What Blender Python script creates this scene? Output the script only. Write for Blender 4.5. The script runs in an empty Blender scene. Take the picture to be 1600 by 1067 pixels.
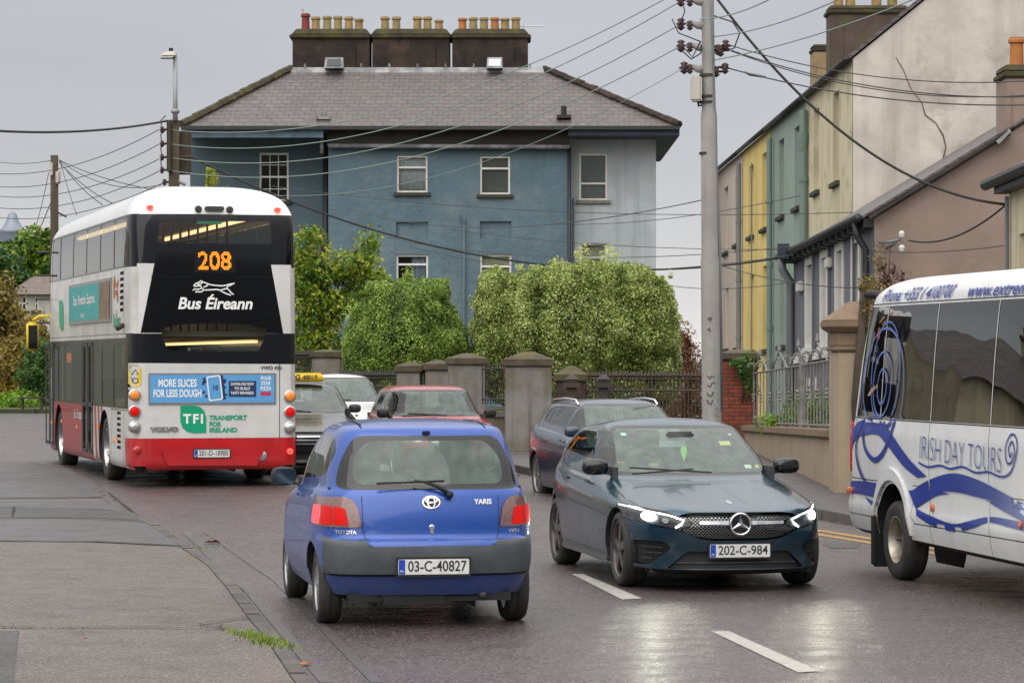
import bpy, bmesh, math, random
from math import sin, cos, pi, radians, sqrt, atan2
from mathutils import Vector, Matrix
from mathutils.bvhtree import BVHTree
import numpy as np
random.seed(7)
S = bpy.context.scene
COL = S.collection
# ---------------------------------------------------------------- camera, world, sun, exposure
F, H, CZ = 4500.0, 563.0, 1.95
cam = bpy.data.cameras.new('camera'); cam.lens = 36*F/1600; cam.sensor_width = 36
cam.shift_y = (H-533.5)/1600; cam.clip_end = 3000; cam.clip_start = .5
co = bpy.data.objects.new('camera', cam); COL.objects.link(co)
co.location = (0, 0, CZ); co.rotation_euler = (radians(90), 0, 0); S.camera = co
W = bpy.data.worlds.new('World'); S.world = W; W.use_nodes = True
nt = W.node_tree; nt.nodes.clear()
wo = nt.nodes.new('ShaderNodeOutputWorld'); bg = nt.nodes.new('ShaderNodeBackground')
sky = nt.nodes.new('ShaderNodeTexSky'); sky.sky_type = 'NISHITA'; sky.sun_disc = False
SUN_EL, SUN_ROT = radians(52), radians(200)
sky.sun_elevation = SUN_EL; sky.sun_rotation = SUN_ROT; sky.dust_density = 4; sky.air_density = 1
hs = nt.nodes.new('ShaderNodeHueSaturation'); hs.inputs['Saturation'].default_value = .12
tc = nt.nodes.new('ShaderNodeTexCoord'); sx = nt.nodes.new('ShaderNodeSeparateXYZ')
rp = nt.nodes.new('ShaderNodeValToRGB')       # overcast cloud deck: pale at the horizon, greyer a little above, bright overhead
e = rp.color_ramp.elements
e[0].position = 0.0; e[0].color = (.74, .72, .69, 1)
e[1].position = 1.0; e[1].color = (1.95, 1.9, 1.86, 1)
for p, c in ((.025, (.63, .62, .615, 1)), (.06, (.50, .51, .53, 1)), (.10, (.435, .452, .49, 1)), (.16, (.43, .447, .485, 1)), (.4, (.80, .80, .82, 1))):
    q = e.new(p); q.color = c
nz = nt.nodes.new('ShaderNodeTexNoise'); nz.inputs['Scale'].default_value = 3.2; nz.inputs['Detail'].default_value = 5
mp = nt.nodes.new('ShaderNodeMapping'); mp.inputs['Scale'].default_value = (1, 1, 4)
mr = nt.nodes.new('ShaderNodeMapRange'); mr.inputs['To Min'].default_value = .82; mr.inputs['To Max'].default_value = 1.18
ml = nt.nodes.new('ShaderNodeMixRGB'); ml.blend_type = 'MULTIPLY'; ml.inputs[0].default_value = 1
mx = nt.nodes.new('ShaderNodeMixRGB'); mx.blend_type = 'MIX'; mx.inputs[0].default_value = .93
sc_ = nt.nodes.new('ShaderNodeMixRGB'); sc_.blend_type = 'MULTIPLY'; sc_.inputs[0].default_value = 1
sc_.inputs[2].default_value = (.09, .09, .09, 1)
L = nt.links.new
L(tc.outputs['Generated'], sx.inputs[0]); L(sx.outputs['Z'], rp.inputs[0])
L(tc.outputs['Generated'], mp.inputs[0]); L(mp.outputs[0], nz.inputs['Vector']); L(nz.outputs[0], mr.inputs[0])
L(rp.outputs[0], ml.inputs[1]); L(mr.outputs[0], ml.inputs[2])
L(sky.outputs[0], hs.inputs['Color']); L(hs.outputs[0], sc_.inputs[1])
L(sc_.outputs[0], mx.inputs[1]); L(ml.outputs[0], mx.inputs[2])
L(mx.outputs[0], bg.inputs[0]); L(bg.outputs[0], wo.inputs[0])
sl = bpy.data.lights.new('sun', 'SUN'); sl.energy = 1.5; sl.angle = radians(75); sl.color = (1, .94, .86)
so = bpy.data.objects.new('sun', sl); COL.objects.link(so)
so.rotation_euler = (radians(90)-SUN_EL, 0, pi-SUN_ROT+pi)
so.rotation_euler = (radians(50), 0, radians(-24))
S.view_settings.view_transform = 'Standard'; S.view_settings.look = 'None'
S.view_settings.gamma = 1; S.view_settings.exposure = 0.30

# ---------------------------------------------------------------- placing helpers (photo measurements to metres)
def gz(D):                       # the road climbs gently away from the camera
    return .007*max(0.0, D-27) if D < 95 else .007*68
def P(px, py, D): return Vector(((px-800)/F*D, D, CZ+(H-py)/F*D))
def GD(py):
    D = 20.0
    for _ in range(40): D = (CZ-gz(D))*F/max(py-H, 1)
    return D
def G(px, py, dz=0.0):
    D = GD(py); return Vector(((px-800)/F*D, D, gz(D)+dz))
def XG(px, D, dz=0.0): return Vector(((px-800)/F*D, D, gz(D)+dz))
def unproj(px, py, M, axis, val):     # point of an object's own flat side, in that object's coordinates
    Mi = M.inverted(); o = Mi @ Vector((0, 0, CZ)); d = (Mi.to_3x3() @ Vector(((px-800)/F, 1, (H-py)/F)))
    t = (val-o[axis])/d[axis]; return o+d*t

# ---------------------------------------------------------------- objects
def link(o, parent=None):
    COL.objects.link(o)
    if parent is not None: o.parent = parent
    return o
def thing(name, label, cat, loc=(0, 0, 0), rz=0, group=None):
    o = bpy.data.objects.new(name, None); o.empty_display_size = .2; link(o)
    o.location = loc; o.rotation_euler = (0, 0, rz); o['label'] = label; o['category'] = cat
    if group: o['group'] = group
    o.matrix_basis = Matrix.Translation(Vector(loc)) @ Matrix.Rotation(rz, 4, 'Z')
    return o
def tag(o, label, cat, group=None, kind=None):
    o['label'] = label; o['category'] = cat
    if group: o['group'] = group
    if kind: o['kind'] = kind
    return o
def MX(o): return o.matrix_basis.copy()

# ---------------------------------------------------------------- materials
MATS = {}
def mk(name, c, c2=None, rough=.5, metal=0, scale=5, bump=0, bscale=None, r2=None, coat=0, emit=None, es=0,
       stretch=(1, 1, 1), spec=.5, c3=None, s3=1.0, t3=(.5, .7), detail=6, ramp=(.35, .65), bdist=.02, streak=None):
    m = bpy.data.materials.new(name); m.use_nodes = True; n = m.node_tree.nodes; l = m.node_tree.links.new
    b = n['Principled BSDF']; b.inputs['Roughness'].default_value = rough; b.inputs['Metallic'].default_value = metal
    b.inputs['Specular IOR Level'].default_value = spec
    b.inputs['Base Color'].default_value = (*c, 1)
    if coat: b.inputs['Coat Weight'].default_value = coat; b.inputs['Coat Roughness'].default_value = .04
    if emit: b.inputs['Emission Color'].default_value = (*emit, 1); b.inputs['Emission Strength'].default_value = es
    t = n.new('ShaderNodeTexCoord'); mpn = n.new('ShaderNodeMapping'); mpn.inputs['Scale'].default_value = stretch
    l(t.outputs['Object'], mpn.inputs[0]); col = None
    def noise(sc, d=detail, vec=mpn.outputs[0]):
        x = n.new('ShaderNodeTexNoise'); x.inputs['Scale'].default_value = sc; x.inputs['Detail'].default_value = d
        x.inputs['Roughness'].default_value = .62; l(vec, x.inputs['Vector']); return x
    def mixc(fac, a, bcol):
        x = n.new('ShaderNodeMixRGB'); l(fac, x.inputs[0])
        if isinstance(a, tuple): x.inputs[1].default_value = (*a, 1)
        else: l(a, x.inputs[1])
        if isinstance(bcol, tuple): x.inputs[2].default_value = (*bcol, 1)
        else: l(bcol, x.inputs[2])
        return x.outputs[0]
    def mrange(v, a, bb, lo=0, hi=1):
        x = n.new('ShaderNodeMapRange'); l(v, x.inputs[0]); x.inputs[1].default_value = a; x.inputs[2].default_value = bb
        x.inputs[3].default_value = lo; x.inputs[4].default_value = hi; return x.outputs[0]
    if c2:
        nn = noise(scale); col = mixc(mrange(nn.outputs[0], ramp[0], ramp[1]), c, c2)
        if r2 is not None: l(mrange(nn.outputs[0], ramp[0], ramp[1], rough, r2), b.inputs['Roughness'])
    if c3:
        nn = noise(s3); col = mixc(mrange(nn.outputs[0], t3[0], t3[1]), col if col else c, c3)
    if streak:      # rain-washed dirt running down: (colour, amount, scale)
        m2 = n.new('ShaderNodeMapping'); m2.inputs['Scale'].default_value = (1, 1, .07); l(t.outputs['Object'], m2.inputs[0])
        nn = noise(streak[2], 4, m2.outputs[0]); col = mixc(mrange(nn.outputs[0], .5, .78, 0, streak[1]), col if col else c, streak[0])
    if col: l(col, b.inputs['Base Color'])
    if bump:
        nb = noise(bscale or scale*4, 5); bp = n.new('ShaderNodeBump'); bp.inputs['Strength'].default_value = bump
        bp.inputs['Distance'].default_value = bdist; l(nb.outputs[0], bp.inputs['Height']); l(bp.outputs[0], b.inputs['Normal'])
    MATS[name] = m; return m
def paint(name, c, dirt=(.12, .1, .085), amt=.35, rough=.22, metal=.35, low=.55, flake=None):
    """wet car paint: clear coat with beads of rain, road grime towards the sills"""
    m = bpy.data.materials.new(name); m.use_nodes = True; n = m.node_tree.nodes; l = m.node_tree.links.new
    b = n['Principled BSDF']; b.inputs['Metallic'].default_value = metal
    b.inputs['Coat Weight'].default_value = .7; b.inputs['Coat Roughness'].default_value = .04
    t = n.new('ShaderNodeTexCoord'); sp = n.new('ShaderNodeSeparateXYZ'); l(t.outputs['Object'], sp.inputs[0])
    nn = n.new('ShaderNodeTexNoise'); nn.inputs['Scale'].default_value = 4; nn.inputs['Detail'].default_value = 8; l(t.outputs['Object'], nn.inputs['Vector'])
    a = n.new('ShaderNodeMath'); a.operation = 'MULTIPLY_ADD'; l(nn.outputs[0], a.inputs[0]); a.inputs[1].default_value = -.55; l(sp.outputs['Z'], a.inputs[2])
    r = n.new('ShaderNodeMapRange'); l(a.outputs[0], r.inputs[0]); r.inputs[1].default_value = low-.25; r.inputs[2].default_value = -.15; r.inputs[3].default_value = .04; r.inputs[4].default_value = amt
    x = n.new('ShaderNodeMixRGB'); l(r.outputs[0], x.inputs[0]); x.inputs[1].default_value = (*c, 1); x.inputs[2].default_value = (*dirt, 1)
    l(x.outputs[0], b.inputs['Base Color'])
    r2 = n.new('ShaderNodeMapRange'); l(r.outputs[0], r2.inputs[0]); r2.inputs[3].default_value = rough; r2.inputs[4].default_value = .7; l(r2.outputs[0], b.inputs['Roughness'])
    r3 = n.new('ShaderNodeMapRange'); l(r.outputs[0], r3.inputs[0]); r3.inputs[2].default_value = .8; r3.inputs[3].default_value = .7; r3.inputs[4].default_value = .15; l(r3.outputs[0], b.inputs['Coat Weight'])
    v = n.new('ShaderNodeTexVoronoi'); v.inputs['Scale'].default_value = 95; l(t.outputs['Object'], v.inputs['Vector'])
    r4 = n.new('ShaderNodeMapRange'); l(v.outputs['Distance'], r4.inputs[0]); r4.inputs[1].default_value = .05; r4.inputs[2].default_value = .38; r4.inputs[3].default_value = 1; r4.inputs[4].default_value = 0
    bp = n.new('ShaderNodeBump'); bp.inputs['Strength'].default_value = .15; bp.inputs['Distance'].default_value = .003
    l(r4.outputs[0], bp.inputs['Height']); l(bp.outputs[0], b.inputs['Normal']); l(bp.outputs[0], b.inputs['Coat Normal'])
    MATS[name] = m; return m
def glassmat(name, tint, refl=.9, rough=.02, ior=1.5, film=None, fa=0):
    m = bpy.data.materials.new(name); m.use_nodes = True; n = m.node_tree.nodes; l = m.node_tree.links.new
    for q in list(n): n.remove(q)
    o = n.new('ShaderNodeOutputMaterial'); tr = n.new('ShaderNodeBsdfTransparent'); tr.inputs[0].default_value = (*tint, 1)
    g = n.new('ShaderNodeBsdfGlossy'); g.inputs['Roughness'].default_value = rough; g.inputs[0].default_value = (refl, refl, refl, 1)
    fr = n.new('ShaderNodeFresnel'); ge = n.new('ShaderNodeNewGeometry'); mi = n.new('ShaderNodeMapRange'); mi.inputs[3].default_value = ior; mi.inputs[4].default_value = 1/ior
    l(ge.outputs['Backfacing'], mi.inputs[0]); l(mi.outputs[0], fr.inputs[0]); mxs = n.new('ShaderNodeMixShader')
    base = tr.outputs[0]
    if film:
        d = n.new('ShaderNodeBsdfDiffuse'); d.inputs[0].default_value = (*film, 1); m2 = n.new('ShaderNodeMixShader'); m2.inputs[0].default_value = fa
        tcn = n.new('ShaderNodeTexCoord'); nn = n.new('ShaderNodeTexNoise'); nn.inputs['Scale'].default_value = 9; l(tcn.outputs['Object'], nn.inputs['Vector'])
        rr = n.new('ShaderNodeMapRange'); l(nn.outputs[0], rr.inputs[0]); rr.inputs[1].default_value = .3; rr.inputs[2].default_value = .7; rr.inputs[3].default_value = fa*.7; rr.inputs[4].default_value = fa*1.3; l(rr.outputs[0], m2.inputs[0])
        l(base, m2.inputs[1]); l(d.outputs[0], m2.inputs[2]); base = m2.outputs[0]
    l(fr.outputs[0], mxs.inputs[0]); l(base, mxs.inputs[1]); l(g.outputs[0], mxs.inputs[2]); l(mxs.outputs[0], o.inputs[0])
    MATS[name] = m; return m
def wavy_glass(name, tint, ior):      # old tinted coach glass, slightly wavy
    m = glassmat(name, tint, .95, .01, ior); n = m.node_tree.nodes; l = m.node_tree.links.new
    t = n.new('ShaderNodeTexCoord'); nn = n.new('ShaderNodeTexNoise'); nn.inputs['Scale'].default_value = 1.3; nn.inputs['Detail'].default_value = 1; l(t.outputs['Object'], nn.inputs['Vector'])
    bp = n.new('ShaderNodeBump'); bp.inputs['Strength'].default_value = .12; bp.inputs['Distance'].default_value = .05; l(nn.outputs[0], bp.inputs['Height'])
    for q in n:
        if q.type == 'BSDF_GLOSSY': l(bp.outputs[0], q.inputs['Normal'])
    return m
mk('black', (.012, .012, .013), rough=.6)
mk('gloss_black', (.008, .008, .009), rough=.08, spec=.6)
mk('rubber', (.02, .02, .02), (.045, .042, .04), rough=.75, scale=12, bump=.3, bscale=60, bdist=.004)
mk('trim', (.03, .03, .032), (.05, .05, .05), rough=.55, scale=10)
mk('interior', (.035, .036, .04), (.05, .05, .055), rough=.85, scale=8)
mk('interior_light', (.22, .23, .22), rough=.8)
mk('chrome', (.75, .75, .77), rough=.12, metal=1)
mk('mirror', (.16, .20, .19), rough=.05, metal=1)
mk('silver', (.5, .51, .52), (.4, .41, .42), rough=.3, metal=.9, scale=6)
mk('white_plate', (.72, .73, .72), (.6, .6, .58), rough=.35, scale=20)
mk('plate_ink', (.02, .02, .025), rough=.5)
mk('eu_blue', (.015, .06, .42), rough=.4)
mk('white_ink', (.85, .85, .85), rough=.4)
glassmat('clear_glass', (.66, .78, .72), .95, .02, 1.5, (.46, .64, .57), .13)
glassmat('side_glass', (.26, .34, .31), .95, .02, 1.5)
glassmat('dark_glass', (.30, .34, .34), .9, .02, 1.5)
glassmat('lamp_lens', (.8, .8, .8), .9, .03)

# ---------------------------------------------------------------- mesh collector
class MB:
    def __init__(s): s.v = []; s.f = []
    def add(s, vs, fs):
        o = len(s.v); s.v += [tuple(v) for v in vs]; s.f += [tuple(i+o for i in f) for f in fs]; return s
    def box(s, x0, x1, y0, y1, z0, z1):
        return s.add([(x0, y0, z0), (x1, y0, z0), (x1, y1, z0), (x0, y1, z0), (x0, y0, z1), (x1, y0, z1), (x1, y1, z1), (x0, y1, z1)],
                     [(0, 3, 2, 1), (4, 5, 6, 7), (0, 1, 5, 4), (1, 2, 6, 5), (2, 3, 7, 6), (3, 0, 4, 7)])
    def obox(s, c, ax, ay, az):       # centre and three half-axis vectors
        c, ax, ay, az = map(Vector, (c, ax, ay, az)); v = [c+i*ax+j*ay+k*az for k in (-1, 1) for (i, j) in ((-1, -1), (1, -1), (1, 1), (-1, 1))]
        f = [(0, 3, 2, 1), (4, 5, 6, 7), (0, 1, 5, 4), (1, 2, 6, 5), (2, 3, 7, 6), (3, 0, 4, 7)]
        if ax.cross(ay).dot(az) < 0: f = [q[::-1] for q in f]
        return s.add(v, f)
    def tube(s, pts, r, n=8, caps=True):
        pts = [Vector(p) for p in pts]; rs = r if isinstance(r, (list, tuple)) else [r]*len(pts); V = []; Fc = []
        up = None
        for i, p in enumerate(pts):
            d = (pts[min(i+1, len(pts)-1)]-pts[max(i-1, 0)]).normalized()
            if up is None: up = Vector((0, 0, 1)) if abs(d.z) < .9 else Vector((1, 0, 0))
            a = d.cross(up).normalized(); b = a.cross(d).normalized(); up = b
            V += [p+(a*cos(2*pi*k/n)+b*sin(2*pi*k/n))*rs[i] for k in range(n)]
        for i in range(len(pts)-1):
            for k in range(n):
                k2 = (k+1) % n; Fc.append((i*n+k, i*n+k2, (i+1)*n+k2, (i+1)*n+k))
        if caps: Fc.append(tuple(range(n))[::-1]); Fc.append(tuple((len(pts)-1)*n+k for k in range(n)))
        return s.add(V, Fc)
    def lathe(s, prof, n=24, axis='z', o=(0, 0, 0), closed=False, cap0=True):   # prof: (radius, height)
        V = []; Fc = []; o = Vector(o)
        for (r, h) in prof:
            for k in range(n):
                a = 2*pi*k/n; c, q = r*cos(a), r*sin(a)
                V.append(o+Vector({'z': (c, q, h), 'x': (h, c, q), 'y': (q, h, c)}[axis]))
        m = len(prof)
        for i in range(m if closed else m-1):
            j = (i+1) % m
            for k in range(n):
                k2 = (k+1) % n; Fc.append((i*n+k, i*n+k2, j*n+k2, j*n+k))
        if not closed and cap0: Fc.append(tuple(range(n))[::-1])
        if not closed: Fc.append(tuple((m-1)*n+k for k in range(n)))
        return s.add(V, Fc)
    def prism(s, poly, a, b, axis='y'):  # poly in the two other axes; extruded from a to b
        n = len(poly)
        def q(p, t): return {'y': (p[0], t, p[1]), 'x': (t, p[0], p[1]), 'z': (p[0], p[1], t)}[axis]
        return s.add([q(p, a) for p in poly]+[q(p, b) for p in poly],
                     [tuple(range(n)), tuple(range(2*n-1, n-1, -1))]+[(i, i+n, (i+1) % n+n, (i+1) % n) for i in range(n)])
    def hexa(s, b, t): return s.add(list(b)+list(t), [(0, 3, 2, 1), (4, 5, 6, 7), (0, 1, 5, 4), (1, 2, 6, 5), (2, 3, 7, 6), (3, 0, 4, 7)])
    def build(s, name, mat, parent=None, smooth=False, bevel=0, fix=True, sub=0):
        me = bpy.data.meshes.new(name); me.from_pydata(s.v, [], s.f); me.update()
        if fix or bevel:
            bm = bmesh.new(); bm.from_mesh(me)
            if fix: bmesh.ops.recalc_face_normals(bm, faces=bm.faces)
            if bevel:
                bmesh.ops.bevel(bm, geom=[e for e in bm.edges if e.is_manifold and e.calc_face_angle(0) > .5], offset=bevel, segments=2, affect='EDGES', clamp_overlap=True)
            bm.to_mesh(me); bm.free()
        return fin(me, name, mat, parent, smooth, sub)
def fin(me, name, mat, parent=None, smooth=False, sub=0):
    o = bpy.data.objects.new(name, me); me.materials.append(MATS[mat] if isinstance(mat, str) else mat)
    if smooth:
        me.polygons.foreach_set('use_smooth', [True]*len(me.polygons))
        if smooth != True: me.set_sharp_from_angle(angle=radians(smooth))
    if sub: md = o.modifiers.new('s', 'SUBSURF'); md.levels = sub; md.render_levels = sub
    return link(o, parent)
def rrect(x0, x1, y0, y1, r, n=4):
    o = []
    for cx, cy, a in ((x1-r, y1-r, 0), (x0+r, y1-r, 90), (x0+r, y0+r, 180), (x1-r, y0+r, 270)):
        for k in range(n+1): t = radians(a+90*k/n); o.append((cx+r*cos(t), cy+r*sin(t)))
    return o
def roundpoly(p, r, n=3):
    o = []; m = len(p); rs = r if isinstance(r, (list, tuple)) else [r]*m
    for i in range(m):
        a, b, c = Vector(p[i-1]), Vector(p[i]), Vector(p[(i+1) % m])
        u = (a-b); w = (c-b); rr = min(rs[i], u.length*.45, w.length*.45)
        if rr < 1e-4: o.append(tuple(b)); continue
        A = b+u.normalized()*rr; C = b+w.normalized()*rr
        for k in range(n+1): t = k/n; q = A*(1-t)**2+b*2*t*(1-t)+C*t*t; o.append((q.x, q.y))
    return o
def circ(cx, cy, r, n=16, ry=None): return [(cx+r*cos(2*pi*k/n), cy+(ry or r)*sin(2*pi*k/n)) for k in range(n)]
# ---------------------------------------------------------------- cutting crisp panels out of a smooth body
AX = {'x': (1, 2), 'y': (0, 2), 'z': (0, 1)}
def panel(bm, poly, axis, sgn, minn=.25, rng=None, pre=None):
    """cut the convex outline `poly` into the faces that look along +-axis; returns the faces inside"""
    ai = 'xyz'.index(axis); u, w = AX[axis]
    lay = bm.faces.layers.int.get('sel') or bm.faces.layers.int.new('sel')
    xs = [p[0] for p in poly]; ys = [p[1] for p in poly]
    A = sum(poly[i-1][0]*poly[i][1]-poly[i][0]*poly[i-1][1] for i in range(len(poly)))
    if A < 0: poly = poly[::-1]
    for f in bm.faces:
        f[lay] = 0
        if f.normal[ai]*sgn < minn: continue
        if rng and not (rng[0] <= f.calc_center_median()[ai] <= rng[1]): continue
        if max(v.co[u] for v in f.verts) < min(xs) or min(v.co[u] for v in f.verts) > max(xs): continue
        if max(v.co[w] for v in f.verts) < min(ys) or min(v.co[w] for v in f.verts) > max(ys): continue
        f[lay] = 1
    for i in range(len(poly)):
        a, b = poly[i-1], poly[i]; d = (b[0]-a[0], b[1]-a[1]); ln = math.hypot(*d)
        if ln < 1e-6: continue
        no = Vector((0, 0, 0)); no[u] = d[1]/ln; no[w] = -d[0]/ln     # outward
        pc = Vector((0, 0, 0)); pc[u] = a[0]; pc[w] = a[1]
        fs = [f for f in bm.faces if f[lay] == 1]
        if not fs: return []
        cr = [f for f in fs if min((v.co-pc).dot(no) for v in f.verts) < -1e-5 < 1e-5 < max((v.co-pc).dot(no) for v in f.verts)]
        if cr:
            es = {e for f in cr for e in f.edges}; vs = {v for f in cr for v in f.verts}
            bmesh.ops.bisect_plane(bm, geom=list(cr)+list(es)+list(vs), dist=1e-6, plane_co=pc, plane_no=no)
        for f in bm.faces:
            if f[lay] == 1 and (f.calc_center_median()-pc).dot(no) > 0: f[lay] = 0
    return [f for f in bm.faces if f[lay] == 1]
def extract(bm, faces, name, mat, parent, off=0.0, keep=False, smooth=True):
    """move faces of the body into an object (part) of their own"""
    if not faces: return None
    vm = {}; V = []; Fc = []
    for f in faces:
        idx = []
        for v in f.verts:
            if v not in vm: vm[v] = len(V); V.append(v.co+v.normal*off)
            idx.append(vm[v])
        Fc.append(idx)
    me = bpy.data.meshes.new(name); me.from_pydata([tuple(v) for v in V], [], Fc); me.update()
    if not keep: bmesh.ops.delete(bm, geom=faces, context='FACES')
    return fin(me, name, mat, parent, smooth)
def ribbon(pts, w, closed=False):
    """flat 2-D band along a line; w a width or a list; returns (verts2d, quads)"""
    V = []; Fc = []; n = len(pts)
    for i, p in enumerate(pts):
        a = Vector(pts[(i-1) % n] if closed or i > 0 else pts[i]); b = Vector(pts[(i+1) % n] if closed or i < n-1 else pts[i])
        d = (b-a).normalized(); nn = Vector((-d.y, d.x)); ww = (w[i] if isinstance(w, (list, tuple)) else w)/2
        V += [Vector(p)+nn*ww, Vector(p)-nn*ww]
    for i in range(n if closed else n-1): j = (i+1) % n; Fc.append((2*i, 2*i+1, 2*j+1, 2*j))
    return [tuple(v) for v in V], Fc
def text2d(s, size, align='CENTER', shear=0, bold=0, spacing=1.0, sx=1.0):
    c = bpy.data.curves.new('t', 'FONT'); c.body = s; c.size = size; c.align_x = align; c.align_y = 'CENTER'; c.shear = shear
    c.offset = bold; c.space_character = spacing; c.fill_mode = 'FRONT'; c.resolution_u = 4
    o = bpy.data.objects.new('t', c); COL.objects.link(o)
    me = bpy.data.meshes.new_from_object(o, depsgraph=bpy.context.evaluated_depsgraph_get())
    V = [(v.co.x*sx, v.co.y) for v in me.vertices]; Fc = [tuple(p.vertices) for p in me.polygons]
    bpy.data.objects.remove(o); bpy.data.curves.remove(c); bpy.data.meshes.remove(me); return V, Fc
def fillpoly(p): return [tuple(q) for q in p], [tuple(range(len(p)))]
def tri2d(poly):
    """triangulate a simple outline"""
    from mathutils.geometry import tessellate_polygon
    t = tessellate_polygon([[Vector((p[0], p[1], 0)) for p in poly]]); return [tuple(p) for p in poly], [tuple(x) for x in t]
def grid2d(poly, step):
    """cut an outline into pieces small enough to follow a curved surface"""
    bm = bmesh.new(); V, T = tri2d(poly); vs = [bm.verts.new((v[0], v[1], 0)) for v in V]
    for t in T:
        try: bm.faces.new([vs[i] for i in t])
        except ValueError: pass
    x0, x1 = min(v[0] for v in V), max(v[0] for v in V); y0, y1 = min(v[1] for v in V), max(v[1] for v in V)
    k = x0+step
    while k < x1: bmesh.ops.bisect_plane(bm, geom=bm.verts[:]+bm.edges[:]+bm.faces[:], plane_co=(k, 0, 0), plane_no=(1, 0, 0)); k += step
    k = y0+step
    while k < y1: bmesh.ops.bisect_plane(bm, geom=bm.verts[:]+bm.edges[:]+bm.faces[:], plane_co=(0, k, 0), plane_no=(0, 1, 0)); k += step
    bm.verts.ensure_lookup_table(); bm.verts.index_update()
    r = [tuple(v.co.xy) for v in bm.verts], [tuple(v.index for v in f.verts) for f in bm.faces]; bm.free(); return r
def cutmesh(VF, step, vertical=True):
    bm = bmesh.new(); V, Fs = VF; vs = [bm.verts.new((v[0], v[1], 0)) for v in V]
    for t in Fs:
        try: bm.faces.new([vs[i] for i in t])
        except ValueError: pass
    y0, y1 = min(v[1] for v in V), max(v[1] for v in V); x0, x1 = min(v[0] for v in V), max(v[0] for v in V)
    k = y0+step
    while k < y1: bmesh.ops.bisect_plane(bm, geom=bm.verts[:]+bm.edges[:]+bm.faces[:], plane_co=(0, k, 0), plane_no=(0, 1, 0)); k += step
    k = x0+step
    while k < x1: bmesh.ops.bisect_plane(bm, geom=bm.verts[:]+bm.edges[:]+bm.faces[:], plane_co=(k, 0, 0), plane_no=(1, 0, 0)); k += step
    bm.verts.index_update(); r = [tuple(v.co.xy) for v in bm.verts], [tuple(v.index for v in f.verts) for f in bm.faces]; bm.free(); return r
class Skin:
    """surface to lay lettering, badges and livery on, in the thing's coordinates"""
    def __init__(s, objs):
        V = []; Fc = []
        for o in objs:
            k = len(V); V += [v.co.copy() for v in o.data.vertices]; Fc += [[i+k for i in p.vertices] for p in o.data.polygons]
        s.t = BVHTree.FromPolygons(V, Fc)
    def lay(s, VF, axis, sgn, name, mat, parent, off=.003, flip=1, pos=(0, 0), thick=0, depth=None, rot=0):
        V, Fs = VF; ai = 'xyz'.index(axis); u, w = AX[axis]; out = []; miss = []; lastd = depth if depth is not None else 0
        cr, sr = cos(rot), sin(rot)
        for (x, y) in V:
            x, y = x*flip*cr-y*sr, x*flip*sr+y*cr
            p = Vector((0, 0, 0)); p[u] = x+pos[0]; p[w] = y+pos[1]; p[ai] = 20*sgn
            d = Vector((0, 0, 0)); d[ai] = -sgn; h = s.t.ray_cast(p, d)
            if h[0] is not None:
                lastd = h[0][ai]; nr = h[1]*(1 if h[1][ai]*sgn > 0 else -1)
                if depth is None and abs(nr[ai]) > .25: miss.append(False); out.append(tuple(h[0]+nr*off)); continue
            miss.append(h[0] is None and depth is None)
            p[ai] = lastd+off*sgn; out.append(tuple(p))
        Fs = [f for f in Fs if not all(miss[i] for i in f) and (len(f) > 5 or not any(miss[i] for i in f))]
        m = MB(); m.add(out, Fs)
        if thick:
            k = len(out); o2 = []
            for q in out: q = list(q); q[ai] += thick*sgn; o2.append(tuple(q))
            m.v += o2; cnt = {}
            for f in Fs:
                for i in range(len(f)): e_ = (f[i-1], f[i]); cnt[e_] = 1
            top = [tuple(i+k for i in f) for f in Fs]; side = [(a, b, b+k, a+k) for (a, b) in cnt if (b, a) not in cnt]
            m.f = list(Fs)+top+side
        return m.build(name, mat, parent, fix=bool(thick))
# ---------------------------------------------------------------- vehicle bodies: rings of a smooth shell
def catmull(keys, n):
    """keys: list of tuples; ('s') doubled keys give a crease; n steps per span"""
    out = []; m = len(keys)
    for i in range(m-1):
        p0 = keys[max(i-1, 0)]; p1 = keys[i]; p2 = keys[i+1]; p3 = keys[min(i+2, m-1)]
        k = n[i] if isinstance(n, (list, tuple)) else n
        for j in range(k):
            t = j/k; r = []
            for a, b, c, d in zip(p0, p1, p2, p3):
                m1 = (c-a)/2; m2 = (d-b)/2
                if (b-a)*(c-b) <= 0: m1 = 0
                if (c-b)*(d-c) <= 0: m2 = 0
                m1 = max(min(m1, 3*abs(c-b)), -3*abs(c-b)); m2 = max(min(m2, 3*abs(c-b)), -3*abs(c-b))
                r.append((2*t**3-3*t*t+1)*b+(t**3-2*t*t+t)*m1+(-2*t**3+3*t*t)*c+(t**3-t*t)*m2)
            out.append(tuple(r))
    out.append(tuple(keys[-1])); return out
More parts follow.
